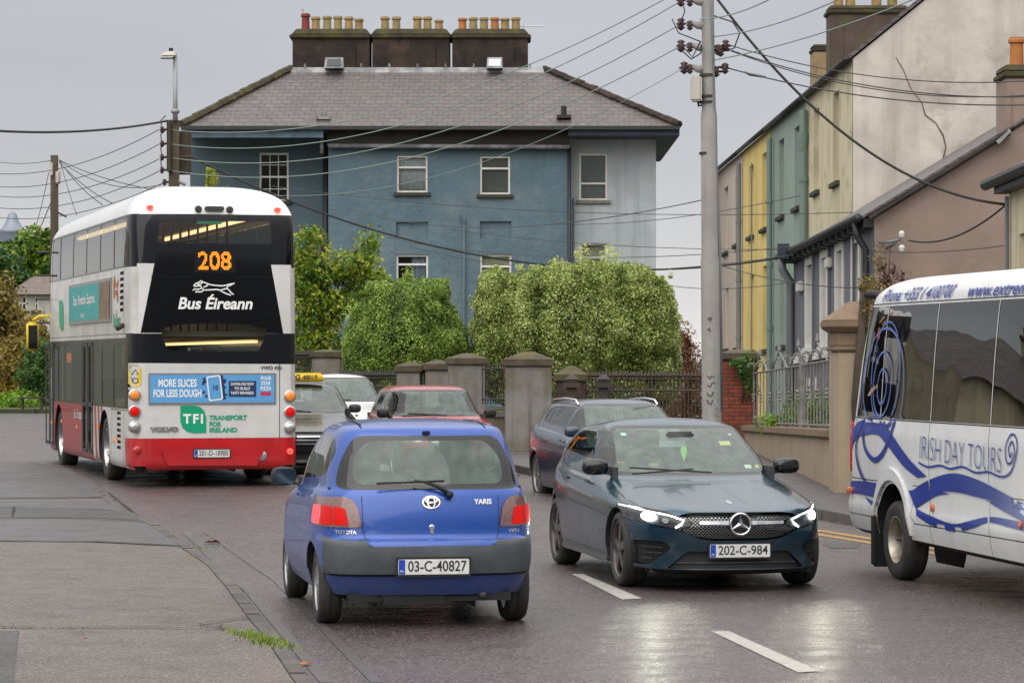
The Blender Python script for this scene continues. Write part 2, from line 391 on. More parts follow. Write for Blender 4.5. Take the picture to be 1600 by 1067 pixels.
def half_outline(yf, yr, W, nf, nr, bf, br, cf, cs, cr_):
    """half plan outline from the nose centre round the +x side to the tail centre"""
    yc = (yf+yr)/2; Lh = (yf-yr)/2; pts = []
    def seg(p, cnt, last):
        d = [0]
        for i in range(1, len(p)): d.append(d[-1]+math.hypot(p[i][0]-p[i-1][0], p[i][1]-p[i-1][1]))
        o = []; j = 0
        for k in range(cnt+(1 if last else 0)):
            t = d[-1]*k/cnt
            while j < len(d)-2 and d[j+1] < t: j += 1
            u = 0 if d[j+1] == d[j] else (t-d[j])/(d[j+1]-d[j]); u = min(max(u, 0), 1)
            o.append((p[j][0]+(p[j+1][0]-p[j][0])*u, p[j][1]+(p[j+1][1]-p[j][1])*u))
        return o
    def q(a, front):
        n = nf if front else nr
        x = W*max(sin(a), 0)**(2/n); c = max(cos(a), 0)**(2/n); y = yc+Lh*c if front else yc-Lh*c
        y += -bf*(x/W)**2*c if front else br*(x/W)**2*c
        return x, y
    N = 120
    f1 = [q(pi/4*k/N, True) for k in range(N+1)]; s1 = [q(pi/4+pi/4*k/N, True) for k in range(N+1)]
    s2 = [q(pi/2-pi/4*k/N, False) for k in range(N+1)]; r1 = [q(pi/4-pi/4*k/N, False) for k in range(N+1)]
    return seg(f1, cf, False)+seg(s1+s2[1:], cs, False)+seg(r1, cr_, True)
def shell(keys, steps, cf=12, cs=36, cr_=12, nf=5.5, nr=5.5, bf=.04, br=.03):
    """keys: (zf, zr, yf, yr, W[, nf, nr]); returns a closed bmesh"""
    full = [k if len(k) == 7 else (*k, nf, nr) for k in keys]; R = catmull(full, steps); bm = bmesh.new(); prev = None; cnt = None
    for (zf, zr, yf, yr, Wd, n1, n2) in R:
        h = half_outline(yf, yr, Wd, n1, n2, bf, br, cf, cs, cr_); loop = h+[(-x, y) for (x, y) in h[-2:0:-1]]
        ring = []
        for (x, y) in loop:
            t = (y-yr)/(yf-yr) if yf > yr else .5; ring.append(bm.verts.new((x, y, zr+(zf-zr)*t)))
        m = len(ring)
        if prev: 
            for i in range(m):
                j = (i+1) % m
                try: bm.faces.new((prev[i], ring[i], ring[j], prev[j]))
                except ValueError: pass
        else: bm.faces.new(ring)
        prev = ring
    bm.faces.new(prev[::-1])
    bmesh.ops.recalc_face_normals(bm, faces=bm.faces); bm.normal_update(); return bm
def arch(bm, y, z, r, sgn, depth=.26, flare=0):
    """open a wheel arch and fold its lip inwards; returns the liner as its own mesh data"""
    fs = panel(bm, circ(y, z, r, 28), 'x', sgn, .35)
    es = {e for f in fs for e in f.edges}; vs0 = {v for f in fs for v in f.verts}
    bmesh.ops.delete(bm, geom=fs, context='FACES')
    rim = [e for e in es if e.is_valid and len(e.link_faces) == 1]
    V = []; Fc = []
    for e in rim:
        a, b = e.verts; k = len(V)
        V += [a.co.copy(), b.co.copy(), Vector((a.co.x-sgn*depth, a.co.y, a.co.z)), Vector((b.co.x-sgn*depth, b.co.y, b.co.z))]; Fc.append((k, k+1, k+3, k+2))
    # inner wall of the housing
    xs = min(abs(v.x) for v in V)*sgn if V else 0
    c = circ(y, z, r*1.01, 28); k = len(V); V += [Vector((xs, p[0], max(p[1], .12))) for p in c]; Fc.append(tuple(range(k, k+28)))
    return V, Fc
def wheel(root, x, y, r, w, sgn, style='multi', rimmat='silver', rr=.68, steer=0, name='wheel'):
    """tyre with its rim as a sub-part"""
    m = MB(); R = r; prof = [(R*rr, -w*.42), (R*.8, -w*.5), (R*.93, -w*.47), (R*.985, -w*.36), (R, -w*.2), (R, -w*.06), (R*.985, -w*.05), (R*.985, -w*.03), (R, -w*.02), (R, w*.02), (R*.985, w*.03), (R*.985, w*.05), (R, w*.06), (R, w*.2), (R*.985, w*.36), (R*.93, w*.47), (R*.8, w*.5), (R*rr, w*.42)]
    m.lathe(prof, 40, 'x', closed=True); t = m.build(name, 'rubber', root, smooth=50)
    t.location = (x, y, r); t.rotation_euler = (0, 0, steer)
    m = MB(); q = R*rr
    m.lathe([(q, -w*.40), (q*1.03, -w*.41), (q*1.03, w*.43), (q*.97, w*.44), (q*.93, w*.40), (q*.90, w*.2), (q*.90, -w*.3), (q*.5, -w*.35)], 36, 'x', closed=True) if style != 'deep' else m.lathe([(q*1.02, w*.44), (q*.97, w*.45), (q*.93, w*.40), (q*.88, w*.1), (q*.8, -w*.18), (q*.55, -w*.24), (q*.5, -w*.05), (q*.3, -w*.02), (q*.28, w*.12), (q*.1, w*.14)], 36, 'x', cap0=False)
    if sgn < 0: m.v = [(-a, b, c) for (a, b, c) in m.v]
    xo = w*.36*sgn
    def spoke(a, w0, w1, tw=0):
        ca, sa = cos(a), sin(a); u = Vector((0, ca, sa)); p = Vector((0, -sa, ca)); c0 = u*q*.12; c1 = u*q*.93+p*tw; X = Vector((1, 0, 0))
        m.hexa([c0-p*w0+X*(xo-.015*sgn), c0+p*w0+X*(xo-.015*sgn), c1+p*w1+X*(xo*1.02-.02*sgn), c1-p*w1+X*(xo*1.02-.02*sgn)],
               [c0-p*w0+X*(xo+.012*sgn), c0+p*w0+X*(xo+.012*sgn), c1+p*w1+X*(xo*1.05), c1-p*w1+X*(xo*1.05)])
    if style == 'multi':
        for k in range(5):
            for s in (-1, 1): spoke(2*pi*k/5+s*.13+.3, q*.07, q*.055, s*q*.10)
    elif style == 'five':
        for k in range(5): spoke(2*pi*k/5+.3, q*.16, q*.12)
    elif style == 'hubcap':
        for k in range(9): spoke(2*pi*k/9, q*.11, q*.13)
    if style != 'deep':
        m.lathe([(q*.20, xo-.02*sgn), (q*.20, xo+.012*sgn), (q*.1, xo+.02*sgn)], 16, 'x')
        r_ = m.build('rim', rimmat, t, smooth=35)
        d = MB(); d.lathe([(q*.55, xo-.07*sgn), (q*.55, xo-.055*sgn)], 24, 'x'); d.build('brake_disc', 'trim', t)
    else:
        for k in range(8): m.lathe([(q*.05, -w*.06*sgn), (q*.05, w*.02*sgn)], 6, 'x', (0, q*.42*cos(k*pi/4), q*.42*sin(k*pi/4)))
        m.build('rim', rimmat, t, smooth=35)
    return t
def blob(name, mat, root, c, s, taper=0, tw=0, p=2.6, n=14, rot=0):
    """rounded squarish lump (mirror housings, headrests)"""
    V = []; Fc = []; m = n
    for i in range(m+1):
        a = pi*i/m
        for k in range(2*m):
            b = 2*pi*k/(2*m)
            def sp(v, e): return (1 if v > 0 else -1)*abs(v)**(2/e)
            x, y, z = sp(sin(a), p)*sp(cos(b), p), sp(sin(a), p)*sp(sin(b), p), sp(cos(a), p)
            f = 1+taper*x; V.append((x*s[0], y*s[1]*f, z*s[2]*f+tw*x))
    for i in range(m):
        for k in range(2*m): Fc.append((i*2*m+k, (i+1)*2*m+k, (i+1)*2*m+(k+1) % (2*m), i*2*m+(k+1) % (2*m)))
    q = MB(); cr, sr = cos(rot), sin(rot); V = [(x*cr-y*sr, x*sr+y*cr, z) for (x, y, z) in V]
    q.add([(v[0]+c[0], v[1]+c[1], v[2]+c[2]) for v in V], Fc); me = q.build(name, mat, root, smooth=True)
    bm = bmesh.new(); bm.from_mesh(me.data); bmesh.ops.remove_doubles(bm, verts=bm.verts, dist=1e-5); bmesh.ops.recalc_face_normals(bm, faces=bm.faces); bm.to_mesh(me.data); bm.free(); return me
def seats(root, x, y, zb, mat='interior', w=.24, h=.56, name='seat', lean=.10):
    m = MB(); m.box(x-w, x+w, y-.25, y+.25, zb-.12, zb+.06)
    m.hexa([(x-w, y-.30, zb), (x+w, y-.30, zb), (x+w, y-.16, zb), (x-w, y-.16, zb)], [(x-w*.8, y-.30-lean, zb+h), (x+w*.8, y-.30-lean, zb+h), (x+w*.8, y-.20-lean, zb+h), (x-w*.8, y-.20-lean, zb+h)])
    o = m.build(name, mat, root, bevel=.04, smooth=True)
    m = MB(); m.box(x-.12, x+.12, y-.30-lean, y-.20-lean, zb+h+.03, zb+h+.2); m.box(x-.02, x+.02, y-.26-lean, y-.24-lean, zb+h-.02, zb+h+.05); m.build('headrest', mat, o, bevel=.03, smooth=True)
def plate(root, skin, axis, sgn, x, z, txt, w=.52, h=.11, flip=1, mat='white_plate'):
    d = None
    c = skin.lay(([(-w/2-.012, -h/2-.012), (w/2+.012, -h/2-.012), (w/2+.012, h/2+.012), (-w/2-.012, h/2+.012)], [(0, 1, 2, 3)]), axis, sgn, 'tmp', 'black', None, .004, flip, (x, z))
    ai = 'xyz'.index(axis); d = max(v.co[ai]*sgn for v in c.data.vertices)*sgn; bpy.data.objects.remove(c)
    class Fl:            # a flat plate standing on the bumper
        pass
    f = Skin.__new__(Skin); f.t = BVHTree.FromPolygons([Vector(q) for q in [(-9, -9, -9)]*3], [(0, 1, 2)])
    b = f.lay(fillpoly(rrect(-w/2-.015, w/2+.015, -h/2-.015, h/2+.015, .01, 2)), axis, sgn, 'number_plate', 'black', root, 0, flip, (x, z), .012, d)
    f.lay(fillpoly(rrect(-w/2, w/2, -h/2, h/2, .008, 2)), axis, sgn, 'plate_face', mat, b, .014, flip, (x, z), 0, d)
    f.lay(([(-w/2+.004, -h/2+.003), (-w/2+.05, -h/2+.003), (-w/2+.05, h/2-.003), (-w/2+.004, h/2-.003)], [(0, 1, 2, 3)]), axis, sgn, 'country_band', 'eu_blue', b, .0155, flip, (x, z), 0, d)
    V, Fs = text2d(txt, h*.98, bold=.0012, sx=.92); k = (w-.09)/max(1e-3, max(v[0] for v in V)-min(v[0] for v in V)); k = min(k, 1.05)
    f.lay(([(v[0]*k+.026, v[1]) for v in V], Fs), axis, sgn, 'plate_lettering', 'plate_ink', b, .0155, flip, (x, z), 0, d)
    V, Fs = text2d('IRL', h*.2); f.lay(([(v[0]-w/2+.027, v[1]-h*.28) for v in V], Fs), axis, sgn, 'plate_lettering', 'white_ink', b, .0165, flip, (x, z), 0, d)
    return b
def seam(bm, pts, axis, sgn, w=.007, minn=.2, rng=None):
    """panel gap along a line, as a dark part"""
    out = []
    for i in range(len(pts)-1):
        a, b = Vector(pts[i]), Vector(pts[i+1]); d = (b-a).normalized(); n = Vector((-d.y, d.x))*w/2; a = a-d*w*.3; b = b+d*w*.3
        out.append([tuple(a+n), tuple(b+n), tuple(b-n), tuple(a-n)])
    r = []
    for q in out:
        fs = panel(bm, q, axis, sgn, minn, rng); r += fs
        # remember as coordinates only once all are cut
    lay = bm.faces.layers.int.get('gap') or bm.faces.layers.int.new('gap')
    for f in r:
        if f.is_valid: f[lay] = 1
def take_gaps(bm, root):
    lay = bm.faces.layers.int.get('gap')
    if lay: extract(bm, [f for f in bm.faces if f[lay] == 1], 'panel_gap', 'black', root)
def car(cfg):
    root = thing(cfg['name'], cfg['label'], 'car', cfg['loc'], cfg['rz'], cfg.get('group'))
    bm = shell(cfg['keys'], cfg['steps'], nf=cfg.get('nf', 5.5), nr=cfg.get('nr', 5.5), bf=cfg.get('bf', .05), br=cfg.get('br', .04))
    if 'deform' in cfg:
        for v in bm.verts: cfg['deform'](v)
    bm.normal_update(); pm = cfg['paint']; r = cfg['r']; yf, yr = cfg['axles']; tw = cfg['track']
    for (py, rad) in ((yf, cfg['ar']), (yr, cfg['ar'])):
        for s in (-1, 1):
            V, Fc = arch(bm, py, r, rad, s); m = MB(); m.add(V, Fc); m.build('wheel_arch', 'black', root, fix=False)
    low = [f for f in bm.faces if f.normal.z < -.8 and f.calc_center_median().z < .4]
    extract(bm, low, 'underside', 'black', root)
    for s in (-1, 1):
        for poly in cfg.get('side_seams', []): seam(bm, poly, 'x', s, .008)
        for w in cfg['side_windows']:
            fs = panel(bm, roundpoly([(a, b) for a, b in w['p']], w.get('r', .04)), 'x', s, .45)
            extract(bm, fs, 'window_trim', w.get('trim', 'gloss_black'), root, .001)
            c = Vector((sum(p[0] for p in w['p'])/len(w['p']), sum(p[1] for p in w['p'])/len(w['p'])))
    if 'windscreen' in cfg:
        fs = panel(bm, roundpoly(inset(cfg['windscreen'], -.028), .07), 'y', 1, .2, (-.6, 9)); o1 = extract(bm, fs, 'windscreen_border', 'gloss_black', root)
        b3 = bmesh.new(); b3.from_mesh(o1.data); b3.normal_update()
        fs = panel(b3, roundpoly(cfg['windscreen'], .06), 'y', 1, -.9); extract(b3, fs, 'windscreen', cfg.get('glass', 'clear_glass'), root); b3.to_mesh(o1.data); b3.free()
    if 'rear_window' in cfg:
        fs = panel(bm, roundpoly(cfg['rear_window'], cfg.get('rw_r', .08), 4), 'y', -1, .12, (-9, 0)); border = fs
        if cfg.get('rear_inner'):
            bm2 = bmesh.new(); vm = {}
            for f in fs: 
                vs = []
                for v in f.verts:
                    if v not in vm: vm[v] = bm2.verts.new(v.co)
                    vs.append(vm[v])
                bm2.faces.new(vs)
            bm2.normal_update(); bmesh.ops.delete(bm, geom=fs, context='FACES')
            inn = panel(bm2, roundpoly(cfg['rear_inner'], .14, 6), 'y', -1, .05); extract(bm2, inn, 'rear_window', cfg.get('glass', 'clear_glass'), root)
            extract(bm2, bm2.faces[:], 'rear_window_border', 'gloss_black', root); bm2.free()
        else: extract(bm, fs, 'rear_window', cfg.get('glass', 'clear_glass'), root)
    return root, bm
def finish_sides(root, cfg):
    """re-cut each dark window surround into its clear pane and its border"""
    for o in [c for c in root.children if c.name.startswith('window_trim')]:
        bm = bmesh.new(); bm.from_mesh(o.data); bm.normal_update(); s = 1 if sum(v.co.x for v in bm.verts) > 0 else -1
        ys = [v.co.y for v in bm.verts]; zs = [v.co.z for v in bm.verts]; best = None
        for w in cfg['side_windows']:
            c = (sum(p[0] for p in w['p'])/len(w['p']), sum(p[1] for p in w['p'])/len(w['p']))
            d = abs(c[0]-(min(ys)+max(ys))/2)
            if best is None or d < best[0]: best = (d, w)
        w = best[1]
        if w.get('solid'): bm.free(); continue
        p = inset(w['p'], .024)
        for q in w.get('panes', [p]):
            fs = panel(bm, roundpoly(q, .035), 'x', s, .05); extract(bm, fs, 'window', 'side_glass', root)
        if bm.faces:
            bm.to_mesh(o.data); o.data.update()
        bm.free()
def inset(p, d):
    A = sum(p[i-1][0]*p[i][1]-p[i][0]*p[i-1][1] for i in range(len(p))); s = 1 if A > 0 else -1; o = []; n = len(p)
    for i in range(n):
        a, b, c = Vector(p[i-1]), Vector(p[i]), Vector(p[(i+1) % n]); u = (b-a).normalized(); w = (c-b).normalized()
        n1 = Vector((-u.y, u.x))*s; n2 = Vector((-w.y, w.x))*s; k = 1+n1.dot(n2)
        o.append(tuple(b+(n1+n2)*d/max(k, .3)))
    return o
def side_mirror(root, x, y, z, mat, s, w=.11, h=.075, glass=True):
    o = blob('side_mirror', mat, root, (x+s*w*.9, y, z), (w, .075, h), taper=.0, p=2.8, rot=-s*.15)
    m = MB(); m.hexa([(x-s*.06, y-.02, z-.08), (x+s*.03, y-.01, z-.065), (x+s*.03, y+.03, z-.065), (x-s*.06, y+.03, z-.08)], [(x-s*.05, y-.01, z-.055), (x+s*.05, y-.01, z-.035), (x+s*.05, y+.03, z-.035), (x-s*.05, y+.03, z-.055)]); m.build('mirror_arm', 'trim', o)
    m = MB(); cx = x+s*w*.9; m.prism(rrect(cx-w*.85, cx+w*.85, z-h*.8, z+h*.8, .03), y-.079, y-.074); m.build('mirror_glass', 'mirror', o)
    return o
def cabin(root, y0, y1, zb, w, dash=.0, roofz=1.3, hgt=.56, mat='interior'):
    m = MB(); m.box(-w, w, y0, y1, .28, .36)                      # floor
    for s in (-1, 1): m.box(s*w-.02, s*w+.02, y0, y1, .36, zb+.16)
    m.build('cabin_lining', mat, root)
    m = MB(); m.hexa([(-w, y1-.32, zb-.1), (w, y1-.32, zb-.1), (w*.95, y1+.05, zb-.1), (-w*.95, y1+.05, zb-.1)], [(-w*.93, y1-.25, zb+dash), (w*.93, y1-.25, zb+dash), (w*.86, y1+.03, zb+dash), (-w*.86, y1+.03, zb+dash)])
    m.build('dashboard', mat, root, bevel=.03, smooth=True)
    ring = [(.37+.18*cos(t), y1-.42-.07*sin(t), zb+.12+.17*sin(t)) for t in [2*pi*k/24 for k in range(25)]]
    m = MB(); m.tube(ring, .014, 6, False); m.tube([ring[0], (.37, y1-.42, zb+.12), ring[12]], .012, 5); m.tube([(.37, y1-.42, zb+.12), (.37, y1-.15, zb+.06)], .02, 6); m.build('steering_wheel', 'interior', root, smooth=True)
    for x in (-.37, .37): seats(root, x, y1-.95, zb-.28, mat, h=hgt)
    seats(root, 0, y0+.42, zb-.26, mat, .55, h=hgt*.9, name='rear_bench')

# the front lamp: emitting pieces of a working headlight
mk('lamp_on', (.9, .95, 1), emit=(.86, 1, .93), es=28)
mk('lamp_strip', (.9, .95, 1), emit=(.88, 1, .95), es=6)
mk('brake_on', (.30, .004, .003), rough=.3, emit=(1, .008, .004), es=.32, spec=.2, bump=.6, bscale=45, bdist=.004)
mk('brake_hot', (.45, .008, .012), rough=.3, emit=(1, .06, .07), es=1.7, spec=.2, bump=.5, bscale=45, bdist=.004)
mk('red_lens', (.45, .015, .01), rough=.12, coat=1)
mk('dim_lens', (.20, .10, .09), (.13, .06, .055), rough=.15, coat=1, scale=30)
mk('amber_lens', (.75, .22, .02), rough=.15, coat=1, emit=(1, .3, .02), es=.12)
mk('red_marker', (.6, .03, .02), rough=.2, emit=(1, .1, .06), es=.9)
mk('reflector', (.55, .57, .58), rough=.25, metal=.8)
mk('sticker_pale', (.75, .8, .78), rough=.6)
mk('sticker_yellow', (.75, .62, .12), rough=.6)
# ================================================================ the blue hatchback (seen from behind)
paint('blue_paint', (.001, .060, .34), dirt=(.10, .10, .13), amt=.6, metal=.2, rough=.25, low=.7)
mk('grey_bumper', (.045, .055, .065), (.075, .085, .095), rough=.55, scale=5, bump=.15, bscale=120, bdist=.002)
YL = dict(name='hatchback_car', label='small blue hatchback with grey bumper and lit brake lights driving away in the foreground',
    loc=(-.895, 22.75, 0), rz=radians(10), paint='blue_paint', r=.285, ar=.325, axles=(1.14, -1.20), track=.73, nf=4.6, nr=6.5, bf=.10, br=.07,
    keys=[(.20, .20, 1.55, -1.62, .70), (.24, .24, 1.68, -1.74, .765), (.34, .34, 1.77, -1.80, .80), (.37, .38, 1.78, -1.815, .81), (.39, .40, 1.79, -1.86, .822), (.50, .52, 1.80, -1.875, .83), (.62, .63, 1.76, -1.86, .832), (.635, .645, 1.75, -1.835, .832), (.65, .66, 1.74, -1.80, .83),
          (.76, .82, 1.64, -1.78, .825), (.84, .95, 1.50, -1.745, .80), (.90, 1.0, 1.30, -1.72, .775), (.96, 1.03, .95, -1.70, .75),
          (1.20, 1.24, .52, -1.60, .695, 6.5, 6.5), (1.38, 1.41, .16, -1.50, .63, 6.5, 6.5), (1.445, 1.455, -.02, -1.44, .58, 6, 6.5), (1.485, 1.475, -.2, -1.30, .48), (1.50, 1.495, -.4, -1.05, .30), (1.505, 1.50, -.5, -.8, .08)],
    steps=[1, 2, 2, 1, 2, 3, 1, 1, 4, 4, 3, 3, 6, 6, 3, 3, 2, 1],
    side_seams=[[(.78, .30), (.84, .55), (.80, .92)], [(-.42, .92), (-.42, .28)], [(.74, .30), (-.42, .28)]],
    side_windows=[dict(p=[(.74, 1.01), (-.40, 1.05), (-.42, 1.40), (.16, 1.375)], r=.04), dict(p=[(-.46, 1.05), (-1.22, 1.10), (-1.36, 1.26), (-1.20, 1.37), (-.48, 1.40)], r=.06)],
    windscreen=[(-.70, 1.0), (.70, 1.0), (.56, 1.40), (-.56, 1.40)],
    rear_window=[(-.685, 1.005), (.685, 1.005), (.64, 1.20), (.535, 1.395), (-.535, 1.395), (-.64, 1.20)],
    rear_inner=[(-.56, 1.045), (.56, 1.045), (.545, 1.24), (.44, 1.36), (-.44, 1.36), (-.545, 1.24)])
root, bm = car(YL); YR = root
# lamps, tailgate, bumper
for s in (-1, 1):
    lp = [(s*.80, .945), (s*.60, .955), (s*.535, .90), (s*.505, .735), (s*.80, .735), (s*.86, .84)]
    fs = panel(bm, roundpoly(lp, [.03, .05, .05, .02, .02, .02]), 'y', -1, -.05, (-9, -1.25)); base = extract(bm, fs, 'tail_light', 'dim_lens', root, .008)
    b2 = bmesh.new(); b2.from_mesh(base.data); b2.normal_update()
    f1 = panel(b2, roundpoly([(s*.625, .875), (s*.705, .885), (s*.705, .75), (s*.60, .75)], .015), 'y', -1, -.9); extract(b2, f1, 'brake_light', 'brake_on', base, .003)
    f1 = panel(b2, roundpoly([(s*.712, .885), (s*.772, .89), (s*.785, .75), (s*.712, .75)], .012), 'y', -1, -.9); extract(b2, f1, 'brake_light', 'brake_on', base, .003)
    f1 = panel(b2, [(s*.778, .885), (s*.9, .89), (s*.9, .75), (s*.792, .75)], 'y', -1, -.9); extract(b2, f1, 'lamp_glow', 'brake_hot', base, .0)
    b2.to_mesh(base.data); b2.free()
seam(bm, [(-.505, .96), (-.50, .70), (-.47, .615), (-.42, .59), (.42, .59), (.47, .615), (.50, .70), (.505, .96)], 'y', -1, .007)
bump = [f for f in bm.faces if f.calc_center_median().z < .652 and f.calc_center_median().z > .385 and f.calc_center_median().y < -1.52 and not (f.calc_center_median().z > .60 and abs(f.calc_center_median().x) < .46)]
extract(bm, bump, 'bumper', 'grey_bumper', root)
take_gaps(bm, root)
body = extract(bm, bm.faces[:], 'body', 'blue_paint', root); bm.free()
finish_sides(root, YL)
sk = Skin([o for o in root.children if o.name.split('.')[0] in ('body', 'bumper', 'rear_window', 'rear_window_border', 'windscreen')])
plate(root, sk, 'y', -1, .0, .455, '03-C-40827')
def oval_badge(sk, x, z, r, root):
    m = MB(); b = sk.lay(fillpoly(circ(x, z, r*.98, 24, r*.66)), 'y', -1, 'badge', 'trim', root, .003)
    for (ra, rb, dz, w) in ((r, r*.68, 0, .010), (r*.42, r*.64, 0, .009), (r*.72, r*.30, r*.26, .009)):
        V, Fs = ribbon(circ(x, z+dz, ra, 28, rb), w, True); sk.lay((V, Fs), 'y', -1, 'badge_ring', 'chrome', b, .006, thick=.005)
oval_badge(sk, 0, .915, .062, root)
V, Fs = text2d('YARIS', .05, bold=.002); sk.lay((V, Fs), 'y', -1, 'lettering', 'chrome', root, .004, pos=(.385, .915), thick=.003)
V, Fs = text2d('VVT-i', .035, bold=.001); sk.lay((V, Fs), 'y', -1, 'lettering', 'chrome', root, .004, pos=(.62, .70), thick=.002)
V, Fs = text2d('TOYOTA', .035, bold=.001); sk.lay((V, Fs), 'y', -1, 'lettering', 'chrome', root, .004, pos=(-.62, .70), thick=.002)
m = MB(); m.lathe([(.020, 0), (.020, .012), (.014, .016)], 16, 'y', (0, -1.795, .735)); m.v = [(a, -1.78-(b+1.795), c) for a, b, c in m.v]; m.box(-.012, .012, -1.80, -1.77, .69, .725); m.build('tailgate_lock', 'chrome', root)
# wiper
m = MB(); m.tube([(.13, -1.765, .975), (.05, -1.755, 1.03), (-.05, -1.745, 1.065), (-.12, -1.74, 1.075)], [.020, .014, .010, .008], 8)
m.tube([(.10, -1.745, 1.07), (-.40, -1.742, 1.055)], .009, 6); m.lathe([(.026, -.03), (.026, .02)], 12, 'y', (.135, -1.76, .972)); m.build('rear_wiper', 'black', root, smooth=True)
m = MB(); m.box(-.03, .03, -1.52, -1.47, 1.405, 1.43); m.build('washer_jet', 'black', root, bevel=.008)
for x in (-.47, .47): m = MB(); m.tube([(x, -1.36, 1.474), (x*.98, -.9, 1.493), (x*.96, -.45, 1.487), (x*.98, -.12, 1.448)], .007, 5); m.build('roof_gutter', 'trim', root)
m = MB(); m.tube([(0, -.3, 1.50), (0, -.62, 1.66)], [.007, .003], 6)
for s in (-1, 1): side_mirror(root, s*.765, .60, 1.02, 'black', s, .10, .075)
m = MB(); m.tube([(.38, -1.5, .24), (.38, -1.80, .235)], .025, 10); m.build('exhaust_pipe', 'trim', root, smooth=True)
m = MB(); m.box(-.6, .6, -1.7, 1.5, .19, .25); m.box(-.35, .1, -1.72, -1.3, .17, .3); m.build('underbody', 'black', root)
for s in (-1, 1): m = MB(); m.box(s*.82-.012, s*.82+.012, -.25, -.12, .90, .93); m.build('door_handle', 'blue_paint', root, bevel=.008)
for s in (-1, 1):
    wheel(root, s*.70, 1.14, .285, .175, s, 'hubcap', 'silver'); wheel(root, s*.70, -1.20, .285, .175, s, 'hubcap', 'silver')
cabin(root, -1.45, .78, .86, .70, .10, mat='interior')

# ================================================================ dark blue-green saloon coming towards us, headlights on
paint('teal_paint', (.006, .05, .085), dirt=(.11, .10, .11), amt=.35, metal=.5, rough=.2)
fw = Vector((.182, -.983)); nose = Vector((1.92, 24.2)); cc = nose-fw*2.2
def mdef(v):
    # bonnet power lines and lamp shelf
    x, y, z = v.co
    if y > .95 and z > .66: v.co.z += .018*max(0, 1-abs(abs(x)-.52)/.16)*min(1, (y-.95)/.3)
ML = dict(name='saloon_car', label='dark blue green saloon with headlights on and silver star grille coming towards the camera',
    loc=(cc.x, cc.y, 0), rz=radians(190.5), paint='teal_paint', r=.325, ar=.36, axles=(1.31, -1.42), track=.79, nf=5.2, nr=5.0, bf=.17, br=.12, deform=mdef,
    keys=[(.14, .18, 1.98, -2.0, .78), (.16, .20, 2.12, -2.10, .84), (.19, .28, 2.165, -2.15, .868), (.30, .40, 2.15, -2.20, .888), (.42, .52, 2.185, -2.22, .896), (.52, .64, 2.20, -2.22, .898), (.62, .76, 2.185, -2.20, .893), (.665, .84, 2.15, -2.18, .886),
          (.70, .90, 2.03, -2.17, .872), (.775, .955, 1.62, -2.16, .85), (.865, 1.0, 1.08, -2.12, .815), (.915, 1.035, .80, -2.04, .80),
          (1.08, 1.12, .46, -1.92, .745, 7.5, 8), (1.26, 1.25, .10, -1.66, .675, 7.5, 8), (1.335, 1.315, -.08, -1.46, .625, 7, 8), (1.388, 1.365, -.24, -1.1, .50), (1.415, 1.395, -.40, -.8, .30), (1.42, 1.41, -.5, -.72, .08)],
    steps=[1, 1, 2, 3, 3, 3, 2, 3, 5, 5, 4, 5, 5, 4, 3, 2, 1],
    side_seams=[[(.92, .28), (.98, .55), (.90, .93)], [(-.14, .97), (-.14, .28)], [(.92, .26), (-1.0, .28)], [(-1.0, .42), (-1.25, .80), (-1.30, .98)]],
    side_windows=[dict(p=[(.64, 1.0), (-.10, 1.05), (-.12, 1.335), (.02, 1.31), (.28, 1.19)], r=.03), dict(p=[(-.16, 1.05), (-1.15, 1.09), (-1.52, 1.11), (-1.25, 1.25), (-.70, 1.34), (-.18, 1.355)], r=.05)],
    windscreen=[(-.70, .955), (.70, .955), (.565, 1.325), (-.565, 1.325)],
    rear_window=[(-.6, 1.10), (.6, 1.10), (.5, 1.33), (-.5, 1.33)])
root, bm = car(ML); MR = root
for s in (-1, 1): extract(bm, panel(bm, [(-.085, 1.0), (-.175, 1.0), (-.175, 1.33), (-.10, 1.325)], 'x', s, .3), 'pillar_trim', 'gloss_black', root)
# bonnet gap
seam(bm, [(-.79, .93), (-.80, 1.35), (-.74, 1.86), (-.55, 2.10), (0, 2.175), (.55, 2.10), (.74, 1.86), (.80, 1.35), (.79, .93)], 'z', 1, .009, .35)
# headlights
def hl(s):
    p = [(s*.435, .555), (s*.40, .60), (s*.585, .675), (s*.84, .735), (s*.90, .68), (s*.88, .60), (s*.70, .56), (s*.55, .525)]
    return p
for s in (-1, 1):
    fs = panel(bm, roundpoly(hl(s), .02), 'y', 1, -.05, (1.3, 9)); base = extract(bm, fs, 'headlight', 'lamp_lens', root, .006)
    k = Skin([base]); bk = k.lay(grid2d([(s*.44, .553), (s*.41, .60), (s*.585, .668), (s*.84, .728), (s*.89, .67), (s*.87, .607), (s*.70, .567), (s*.55, .532)], .03), 'y', 1, 'lamp_housing', 'trim', base, -.03)
    V, Fs = ribbon([(s*.86, .71), (s*.72, .690), (s*.585, .655), (s*.475, .612), (s*.50, .575), (s*.545, .545)], [.008, .010, .012, .014, .018, .016]); k.lay(cutmesh((V, Fs), .03), 'y', 1, 'lamp_strip', 'lamp_strip', base, -.018)
    k.lay(fillpoly(circ(s*.735, .637, .047, 16, .040)), 'y', 1, 'lamp_bulb', 'lamp_on', base, -.016)
    k.lay(fillpoly(circ(s*.62, .605, .026, 12, .022)), 'y', 1, 'lamp_reflector', 'reflector', base, -.016)
